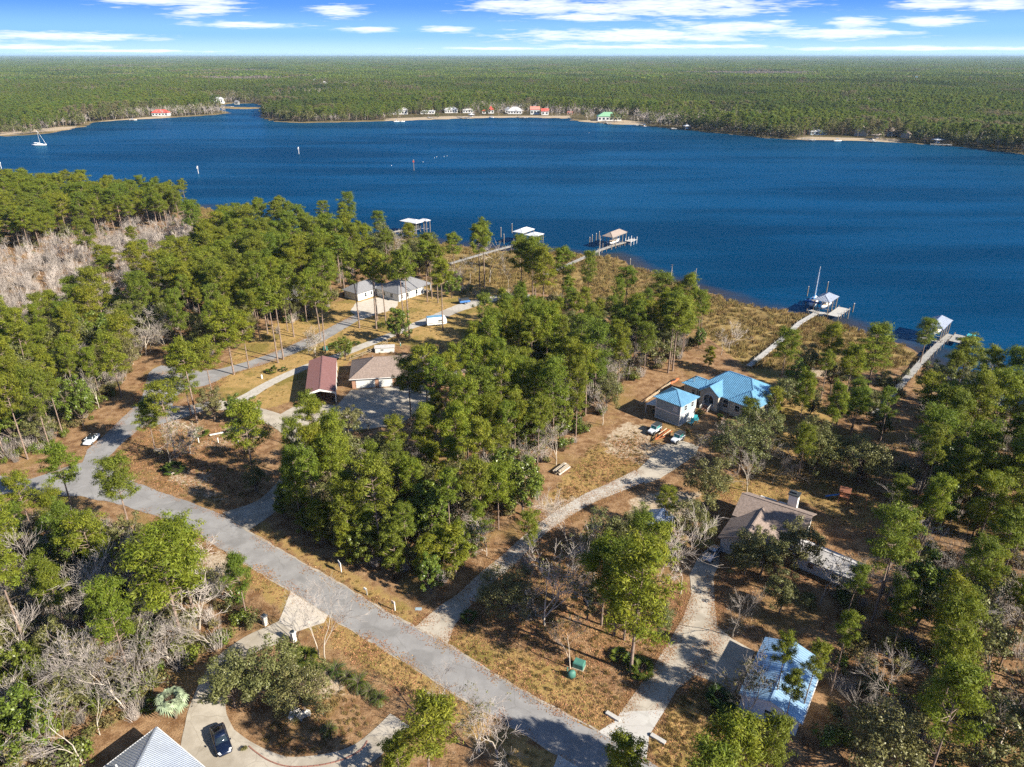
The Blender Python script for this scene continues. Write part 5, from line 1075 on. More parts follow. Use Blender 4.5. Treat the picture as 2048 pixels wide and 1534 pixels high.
def sailboat(label, c, az, L=10.5, mast=13.0, canvas='canvas_blue'):
    t = thing('sailboat', label, 'sailboat', (c[0], c[1], WZ), R(az)); B = 3.2
    MB().loft([[(x, 0, -0.3 + k), (x, b * 0.7, 0.1), (x, b, 1.15 + k * 0.5), (x, -b, 1.15 + k * 0.5), (x, -b * 0.7, 0.1)] for x, b, k in ((-L/2, B*0.32, 0.3), (-L*0.25, B*0.46, 0.05), (0, B*0.5, 0), (L*0.25, B*0.36, 0.1), (L*0.42, B*0.14, 0.3), (L*0.5, 0.02, 0.5))]).build('hull', M['boat_white'], t, True)
    MB().loft([[(x, -b, 1.2), (x, b, 1.2), (x, b * 0.8, 1.2 + h_), (x, -b * 0.8, 1.2 + h_)] for x, b, h_ in ((-L*0.12, 1.0, 0.55), (L*0.12, 0.9, 0.55), (L*0.27, 0.4, 0.2))]).build('cabin', M['boat_white'], t); MB().box(-L*0.4, -L*0.14, -0.8, 0.8, 1.18, 1.24).build('cockpit', M['tan_vinyl'], t)
    MB().tube((L*0.08, 0, 1.4), (L*0.08, 0, mast), 0.09, 0.06).build('mast', M['lamp_white'], t); MB().tube((L*0.08, 0, 2.4), (-L*0.36, 0, 2.5), 0.07).build('boom', M['alu'], t); MB().tube((L*0.05, 0, 2.55), (-L*0.34, 0, 2.65), 0.2, 0.14).build('furled_sail', M[canvas], t)
    MB().tube((L*0.47, 0, 1.6), (L*0.1, 0, mast * 0.96), 0.10, 0.06).build('furled_jib', M[canvas], t); MB().bar((L*0.08, -1.0, mast * 0.55), (L*0.08, 1.0, mast * 0.55), 0.05).build('spreader', M['alu'], t)
    for q in ((-L*0.5, 0), (0.3, 1.45), (0.3, -1.45)): MB().bar((q[0], q[1], 1.3), (L*0.08, 0, mast * 0.98), 0.025).build('stay', M['alu'], t)
    MB().box(-L*0.30, -L*0.13, -1.0, 1.0, 2.2, 2.32).build('bimini', M[canvas], t); return t
D1 = GP([(1498,732),(1562,680),(1600,645),(1632,626)], 0.75); a49 = R(48.5)
def fr(c, az, x, y): a = R(az); return (c[0] + x * math.cos(a) - y * math.sin(a), c[1] + x * math.sin(a) + y * math.cos(a))
c1 = (104.7, 226.6)
dock('sailboat_dock', 'long pale walkway dock leading to the boathouse with the sailboat', D1 + [fr(c1, 48.5, -4.9, -2.2)], 1.6, deck='pale_deck', plats=[[fr(c1, 48.5, *q) for q in ((-6.0, 3.6), (-6.0, -6.6), (4.8, -6.6), (4.8, -3.0), (-4.4, -3.0), (-4.4, 3.6))]])
boathouse('boathouse with white and blue hipped roof at the end of the long pale dock', c1, 48.5, 8.8, 5.4, 'silver_metal_roof', 4.3, 1.5, 0.45)
motorboat('white motorboat hanging in the lift of the long dock\'s boathouse', c1, 1.25, 228, 6.5)
p = G(1627, 606, WZ); sailboat('white sailboat with blue sail covers moored beside the long dock', (p[0], p[1]), 62, 10.0, 12.8)
t = thing('boat_lift_cradle', 'blue boat lift cradle beam standing in front of the sailboat', 'boat lift', G(1611, 611, WZ) + (0,), R(-42)); MB().box(-0.4, 6.0, -0.35, 0.35, 1.0, 1.5).build('beam', M['canvas_blue'], t)
for x in (0, 5.6): MB().tube((x, 0, -2.2), (x, 0, 1.0), 0.15).build('pile', M['pile_wood'], t)
def pile(x, y, h, label, m='pile_wood', z=WZ):
    p = G(x, y, z); t = thing('mooring_pile', label, 'pile', (p[0], p[1], z), 0, 'mooring piles'); MB().tube((0, 0, -2), (0, 0, h), 0.2, 0.17, 8).build('shaft', M[m], t); MB().tube((0, 0, h), (0, 0, h + 0.15), 0.2, 0.05, 8).build('cap', M['white_paint'], t)
for x, y, h, lb in [(1695,637,3.2,'left of two free mooring piles right of the long dock'),(1705,624,3.0,'right of two free mooring piles right of the long dock'),(1652,588,4.5,'tall mooring pile behind the long dock boathouse'),(1614,592,3.5,'mooring pile left of the moored sailboat'),
                    (1179,490,3.5,'outermost left pile beside the grey-roofed boathouse'),(1184,485,3.5,'second pile from the left beside the grey-roofed boathouse'),(1192,482,3.5,'third pile from the left beside the grey-roofed boathouse'),(1198,478,3.5,'fourth pile from the left beside the grey-roofed boathouse'),
                    (1002,474,4.5,'tall pale pile left of the two white boathouse roofs'),(1008,488,4.5,'nearer pale pile left of the two white boathouse roofs'),(1024,466,4.5,'pale pile just behind the two white boathouse roofs'),(1260,530,2.5,'short white pile at the marsh tip')]: pile(x, y, h, lb)
c2 = (128.6, 202.1); D2 = GP([(1752,828),(1775,800),(1833,735),(1860,705)], 0.75)
dock('right_dock', 'weathered plank dock under the pines at the far right', D2 + [fr(c2, 48, -6.3, -3.0), fr(c2, 48, 3.0, -3.4)], 1.7, plats=[[fr(c2, 48, *q) for q in ((-6.6, 3.0), (-6.6, -3.0), (-5.0, -3.0), (-5.0, 3.0))], [fr(c2, 48, *q) for q in ((-3.0, -4.3), (-3.0, -7.4), (4.5, -7.4), (4.5, -4.3))]])
boathouse('boathouse with white hipped roof and dark left slope at the right dock', c2, 48, 11.0, 5.4, 'silver_metal_roof', 4.4, 1.7, 0.45); motorboat('white motorboat in the lift of the right dock boathouse', c2, 1.25, 228, 6.8); motorboat('teal-topped skiff tied at the right dock\'s outer platform', fr(c2, 48, 1.5, -9.0), WZ + 0.1, 50, 4.8, 1.8, True, canvas='turquoise')
c3 = (46.1, 316.8); D3 = GP([(1092,549),(1150,523),(1200,500),(1228,490),(1255,483)], 0.75)
dock('grey_boathouse_dock', 'straight plank dock crossing the marsh to the grey-roofed boathouse', D3, 1.8); boathouse('boathouse with grey shingle hip roof over a white cruiser', c3, 53, 13.4, 5.4, 'tan_shingle', 4.9, 1.6); motorboat('white cabin cruiser under the grey-roofed boathouse', c3, 1.0, 53, 9.0, 2.8, True, 'cabin_cruiser', 'boat_white')
t = thing('fishing_pier_head', 'white railed pier head at the outer end of the grey boathouse dock', 'pier', G(1262, 486, 0) + (0,), R(53)); MB().box(-3, 3, -1.5, 1.5, 1.2, 1.3).build('deck', M['pale_deck'], t)
for x in (-2.8, 0, 2.8):
    for y in (-1.4, 1.4): MB().tube((x, y, -2.2), (x, y, 2.6), 0.13).build('pile', M['white_paint'], t)
c4a, c4b = (5.4, 324.0), (10.0, 317.3); D4 = GP([(900,527),(985,502),(1030,490),(1058,483)], 0.75)
dock('white_roof_dock', 'plank dock running over the marsh to the two white boathouse roofs', D4, 1.8); boathouse('larger rear one of the two white boathouse roofs', c4a, 55, 10.0, 5.6, 'white_roof', 4.9, 1.2); boathouse('smaller front one of the two white boathouse roofs', c4b, 55, 7.0, 6.2, 'white_roof', 4.6, 1.0)
c5 = (-48.1, 343.9); dock('left_boathouse_dock', 'short dock reaching the left white-roofed boathouse from behind the trees', GP([(745,474),(775,466),(800,461)], 0.75), 1.8, plats=[[fr(c5, -36, *q) for q in ((-5, -3.4), (5, -3.4), (5, -4.6), (-5, -4.6))]])
boathouse('leftmost near boathouse with broad white roof and dark bay', c5, -36, 10.8, 6.4, 'white_roof', 4.9, 1.1); panel(thing('boathouse_storage', 'dark storage stall inside the leftmost boathouse', 'stall', (c5[0], c5[1], 0), R(-36)), 'wall', -2.6, 2.6, -2.4, 2.4, 0.8, 3.4, 'dark_vinyl'); boathouse('small white annex roof behind the leftmost boathouse', fr(c5, -36, 4.5, 4.0), -36, 5.0, 3.2, 'white_roof', 5.2, 0.7)
def snag(x, y, h, label, z=-0.4):
    p = G(x, y, z); rng = np.random.default_rng(int(x)); tb = Tubes(); tb.chain([(0, 0, 0), (0.1, 0.05, h * 0.5), (0.15, 0, h)], [0.2, 0.15, 0.07], 7)
    t = thing('dead_snag', label, 'dead tree', (p[0], p[1], z)); link('trunk', tb.mesh('snag', MATS['pale_bark']), t); br = Tubes()
    for i in range(9):
        zz = h * rng.uniform(0.45, 0.97); a = rng.uniform(0, 6.28); l = h * rng.uniform(0.06, 0.16); br.chain([(0.1, 0, zz), (0.1 + l * math.cos(a), l * math.sin(a), zz + l * 0.25)], [0.06, 0.02], 4)
    link('branches', br.mesh('snag_limbs', MATS['pale_bark']), t)
snag(1341, 562, 6.5, 'left dead snag standing at the marsh water edge'); snag(1388, 576, 7.5, 'right, taller dead snag at the marsh water edge'); snag(1396, 582, 2.2, 'short stub beside the taller dead snag'); snag(1198, 513, 9.0, 'dead trunk standing at the grey boathouse dock')
# channel markers, floats
for x, y, h, lb, m in [(397,347,4.5,'white channel marker nearest the left wooded point','white_paint'),(598,308,5.0,'white channel marker in mid river at the left','white_paint'),(828,341,7.0,'tall channel marker with red board and nest in mid river','marker_red'),(3,337,4.0,'white channel marker at the left picture edge','white_paint')]:
    p = G(x, y, WZ); t = thing('channel_marker', lb, 'channel marker', (p[0], p[1], WZ)); MB().tube((0, 0, -2), (0, 0, h), 0.2, 0.17).build('pile', M['pile_wood' if m == 'marker_red' else 'white_paint'], t); MB().box(-0.55, 0.55, -0.35, -0.28, h - 1.1, h).build('day_board', M[m], t); MB().loft([[(0.5 * q * math.cos(k * 0.785), 0.5 * q * math.sin(k * 0.785), h + z) for k in range(8)] for z, q in ((0, 0.6), (0.3, 1), (0.7, 0.8))]).build('nest' if m == 'marker_red' else 'lantern', M['pile_wood' if m == 'marker_red' else 'lamp_white'], t)
for i, (x, y) in enumerate([(783,331),(846,324),(873,314),(888,313),(869,316),(894,312),(1178,266)]):
    p = G(x, y, WZ); o = MB().loft([[(q * math.cos(k * 0.785), q * math.sin(k * 0.785), z) for k in range(8)] for z, q in ((-0.3, 0.1), (0, 0.25), (0.2, 0.22), (0.3, 0.05))]).build('float', M['lamp_white'], None, True); o.location = (p[0], p[1], WZ); tag(o, ['float left of the red channel marker', 'float just right of the red channel marker', 'first float of the right cluster in mid river', 'second float of the right cluster in mid river', 'third float of the right cluster in mid river', 'last float of the right cluster in mid river', 'lone float near the green-roofed hall'][i], 'float', 'net floats')
p = G(79, 291, WZ); sailboat('small white sailboat anchored off the far left shore', (p[0], p[1]), 5, 13.0, 13.5, 'lamp_white')

# ------------------------------------------------------------------ houses, docks and boats on the far shore
def far_house(x, y, Wd, Dp, eave, rise, label, wall='white_paint', rf='white_roof', kind='hip', rz=0.0, wins=4, name='far_house', cat='house', glass='dark_glass'):
    p = G(x, y); t = thing(name, label, cat, (p[0], p[1] + Dp / 2, 0), R(rz)); a, b = Wd / 2, Dp / 2
    w = MB().box(-a, a, -b, b, -0.2, eave)
    if kind == 'gable': gable_wall(w, [(-b, eave), (b, eave), (0, eave + rise * 0.92)], -a, -a + 0.2, 'x'); gable_wall(w, [(-b, eave), (b, eave), (0, eave + rise * 0.92)], a - 0.2, a, 'x')
    w = w.build('wall', M[wall], t); roof(t, roof_faces(kind, -a - 0.7, a + 0.7, -b - 0.7, b + 0.7, eave + 0.02, rise), rf, 0.2)
    for k in range(wins): window(w, (-a + Wd * (k + 0.5) / wins, -b, eave * 0.5), '-y', Wd / wins * 0.55, eave * 0.42, glass=glass, bars=0)
    return t
far_house(1030,228,20,14,4.2,5.0,'white house with wide white roof left of the red-roofed pair on the far shore', rz=-3, wins=5); far_house(1016,226,8,12,4.5,3.5,'low wing with pale roof left of the wide white house', rf='silver_metal_roof', wins=2); far_house(1042,222,9,9,7.5,3.5,'tall white gabled block behind the wide white house', kind='gable', rz=90, wins=2)
far_house(1070,229,13,10,6.5,4.0,'larger salmon-roofed two-storey house on the far shore', 'pale_siding', 'salmon_roof', 'gable', wins=3); far_house(1090,230,10,9,5.0,3.4,'smaller red-orange roofed house right of the salmon-roofed one', 'white_paint', 'red_roof', 'gable', wins=2); far_house(982,227,8,8,4.8,5.0,'small house with steep bright red roof and chimney', rf='red_roof', wins=2); far_house(968,227,5,6,3.4,2.2,'tiny white cottage with red roof left of the steep red roof', rf='red_roof', wins=1)
far_house(902,226,18,11,4.8,3.8,'white house with broad low pale gable in the row of far houses', rf='white_roof', kind='hip', wins=5); far_house(936,226,15,9,3.8,2.6,'white bungalow left of the tiny red-roofed cottage', rf='pale_shingle', wins=4); far_house(879,221,9,10,8.5,3.0,'tall white house behind the far row', rf='silver_metal_roof', kind='gable', rz=20, wins=2); far_house(855,228,20,8,3.6,1.0,'long flat white house in the far row', rf='white_roof', wins=5); far_house(868,223,6,6,4.0,2.4,'small red roof behind the long flat white house', rf='red_roof', wins=1); far_house(806,229,12,9,6.0,3.0,'white house at the left end of the far row', rf='pale_shingle', wins=3); far_house(786,229,9,9,4.5,3.0,'grey-roofed cottage at the very left of the far row', rf='grey_shingle', wins=2)
far_house(1219,242,30,16,5.5,4.8,'large green-roofed hall at the water on the far shore', 'pale_siding', 'green_roof', wins=6, name='far_hall', cat='hall'); far_house(1140,229,8,6,3.0,2.2,'small open shelter with red roof right of the red houses', 'brick', 'salmon_roof', wins=2, name='far_shelter', cat='shelter')
far_house(1335,247,10,9,4.0,3.2,'white cottage under trees right of the green-roofed hall', rf='silver_metal_roof', kind='gable', rz=90, wins=2); far_house(1366,243,8,8,6.0,3.0,'pale house half hidden behind the wooded far bank', 'beige_stucco', 'pale_shingle', wins=2); far_house(1305,244,6,7,3.2,2.2,'small blue-grey roofed boathouse cottage right of the hall', rf='sky_tinted_metal_roof', wins=1)
far_house(1637,270,17,9,3.6,1.6,'low white-roofed house on the right far beach', 'blue_siding', 'white_roof', wins=4); far_house(1727,272,17,12,5.0,5.5,'house with steep tan roof and pale gable on the right far beach', 'beige_stucco', 'tan_shingle', 'gable', 60, 3); far_house(1787,272,12,11,4.4,4.6,'blue house with pale pyramid roof and chimney on the right far beach', 'blue_siding', 'tan_shingle', wins=3); far_house(1815,276,8,8,3.6,3.0,'half hidden pale house right of the pyramid roof', 'beige_stucco', 'tan_shingle', 'gable', 50, 2)
far_house(436,207,17,9,7.5,2.8,'white two-storey house at the creek mouth', wins=5); far_house(320,232,22,10,4.2,4.0,'long red-roofed white house on the left far shore', rf='red_roof', wins=5); far_house(648,176,16,12,10,5,'pale house roof among trees on the far hillside left', 'white_paint', 'pale_shingle', wins=3); far_house(630,170,14,12,11,5,'second pale house roof deeper in the far left wood', 'beige_stucco', 'grey_shingle', wins=2); far_house(1833,165,20,14,12,4,'lone pale blue roof deep in the far right wood', rf='sky_tinted_metal_roof', wins=3); far_house(473,209,7,6,4.2,2.5,'grey boathouse at the end of the creek walkway', 'grey_wood', 'grey_shingle', wins=1)
def far_dock(x, y, L, az, label, wd=2.2):
    p = G(x, y, WZ); t = thing('far_dock', label, 'dock', (p[0], p[1], 0), R(az)); MB().box(0, L, -wd / 2, wd / 2, 0.6, 0.9).box(L - 4, L, -3, 3, 0.62, 0.93).build('deck', M['pale_deck'], t)
    for k in range(int(L / 3.5) + 1):
        for s in (-1, 1): MB().tube((k * 3.5, s * wd * 0.5, -2), (k * 3.5, s * wd * 0.5, 1.6), 0.15, n=6).build('pile', M['pile_wood'], t)
for x, y, L, az, lb in [(856,236,16,-70,'far dock before the long flat white house'),(915,236,26,-50,'long pale far dock with a square head'),(1036,235,22,-60,'far dock before the wide white house'),(1212,247,14,-80,'far dock at the green-roofed hall'),(1290,251,16,-150,'far dock right of the hall'),(1344,258,12,-90,'brown far dock below the white cottage'),(1604,280,14,-60,'far dock with white post at the right beach'),(1738,283,12,-80,'brown far dock at the right beach'),(1860,291,18,-20,'far dock beside the right covered slip'),(262,240,16,-60,'low dock at the left far shore'),(445,214,24,-30,'creek walkway by the white two-storey house')]: far_dock(x, y, L, az, lb)
for x, y, az, lb, w in [(1373,260,-80,'small white covered slip on the far shore right of the hall',7),(1874,289,-80,'small white covered slip near the right picture edge',9),(1754,279,-60,'tan covered slip on the right far beach',11),(943,236,-70,'small white covered slip in the far row',7)]:
    p = G(x, y, WZ); boathouse(lb, p, az, 8, w, 'white_roof' if '1754' not in str(x) else 'tan_shingle', 4.0, 1.4, name='far_covered_slip'); motorboat('white boat under the ' + lb, p, 0.9, az, 6.5)
for x, y, az, L, top, lb in [(793,244,20,8,True,'white boat moored left of the far row of houses'),(805,244,10,6,False,'low boat beside the moored white boat of the far row'),(983,236,-30,7,True,'boat tied before the steep red roof'),(1289,254,-70,7,True,'white boat tied right of the green-roofed hall'),(1674,283,5,9,True,'white boat lying off the right far beach'),(266,241,10,10,True,'white boat at the low dock on the left far shore'),(1745,281,0,6,False,'blue-white boat at the brown far dock')]:
    p = G(x, y, WZ); motorboat(lb, p, WZ, az, L, 2.6, top)
# ------------------------------------------------------------------ vegetation layout
BUILT = []                                   # footprints to keep free: filled by the buildings below
def free(x, y, m=1.0):
    for p in ROADPOLYS + FOOT:
        if inpoly(np.array([x]), np.array([y]), p)[0] or segdist(np.array([x]), np.array([y]), p, True)[0] < m: return False
    return True
FOOT = [GP(p) for p in ([(1300,838),(1358,858),(1395,835),(1345,812)],[(1366,800),(1420,830),(1515,845),(1550,815),(1530,770),(1440,755)],[(1434,1085),(1445,1112),(1500,1110),(1560,1085),(1600,1040),(1590,1010),(1500,1000)],
 [(608,812),(674,818),(674,740),(618,740)],[(700,782),(930,775),(935,725),(705,735)],[(700,608),(850,592),(850,565),(700,570)],[(200,1560),(315,1475),(410,1560)],[(1478,1400),(1600,1460),(1655,1340),(1535,1295)],
 [(1270,1066),(1300,1030),(1352,1052),(1325,1090)],[(1590,1120),(1600,1140),(1700,1165),(1715,1130),(1640,1090)])]
rz_ = random.Random(11)
Z = []
def zone(poly, sp, mix, hr, place, seed, n_try=9000):
    """spaced points inside a pixel polygon; mix = [(kind, weight)]"""
    w = GP(poly); xs = [p[0] for p in w]; ys = [p[1] for p in w]; rg = random.Random(seed); pts = []; cell = {}
    area = (max(xs) - min(xs)) * (max(ys) - min(ys)); tries = int(min(n_try * 4, area / (sp * sp) * 14))
    cand = np.array([(rg.uniform(min(xs), max(xs)), rg.uniform(min(ys), max(ys))) for _ in range(tries)]); ok = inpoly(cand[:, 0], cand[:, 1], w)
    sdd, _ = land_sd(cand[:, 0], cand[:, 1])
    for (x, y), o, s_ in zip(cand, ok, sdd):
        if not o or s_ < 4: continue
        k = (int(x // sp), int(y // sp))
        if any(math.hypot(x - a, y - b) < sp for i in (-1, 0, 1) for j in (-1, 0, 1) for a, b in cell.get((k[0] + i, k[1] + j), ())): continue
        if any(math.hypot(x - t[0], y - t[1]) < sp * 0.75 for t in TREES): continue
        if not free(x, y, 1.6): continue
        cell.setdefault(k, []).append((x, y)); kd = rg.choices([m[0] for m in mix], [m[1] for m in mix])[0]
        h = rg.uniform(*hr[kd]) * (0.76 if place == 'central' and y > 188 else 1.0); Z.append((kd, x, y, h, place)); pts.append((x, y))
    return pts
HR = {'pine': (12.5, 20.5), 'ypine': (7, 12), 'oak': (8, 12.5), 'mag': (8, 13), 'bare': (9, 14), 'tbare': (8, 12), 'lbare': (8, 12)}
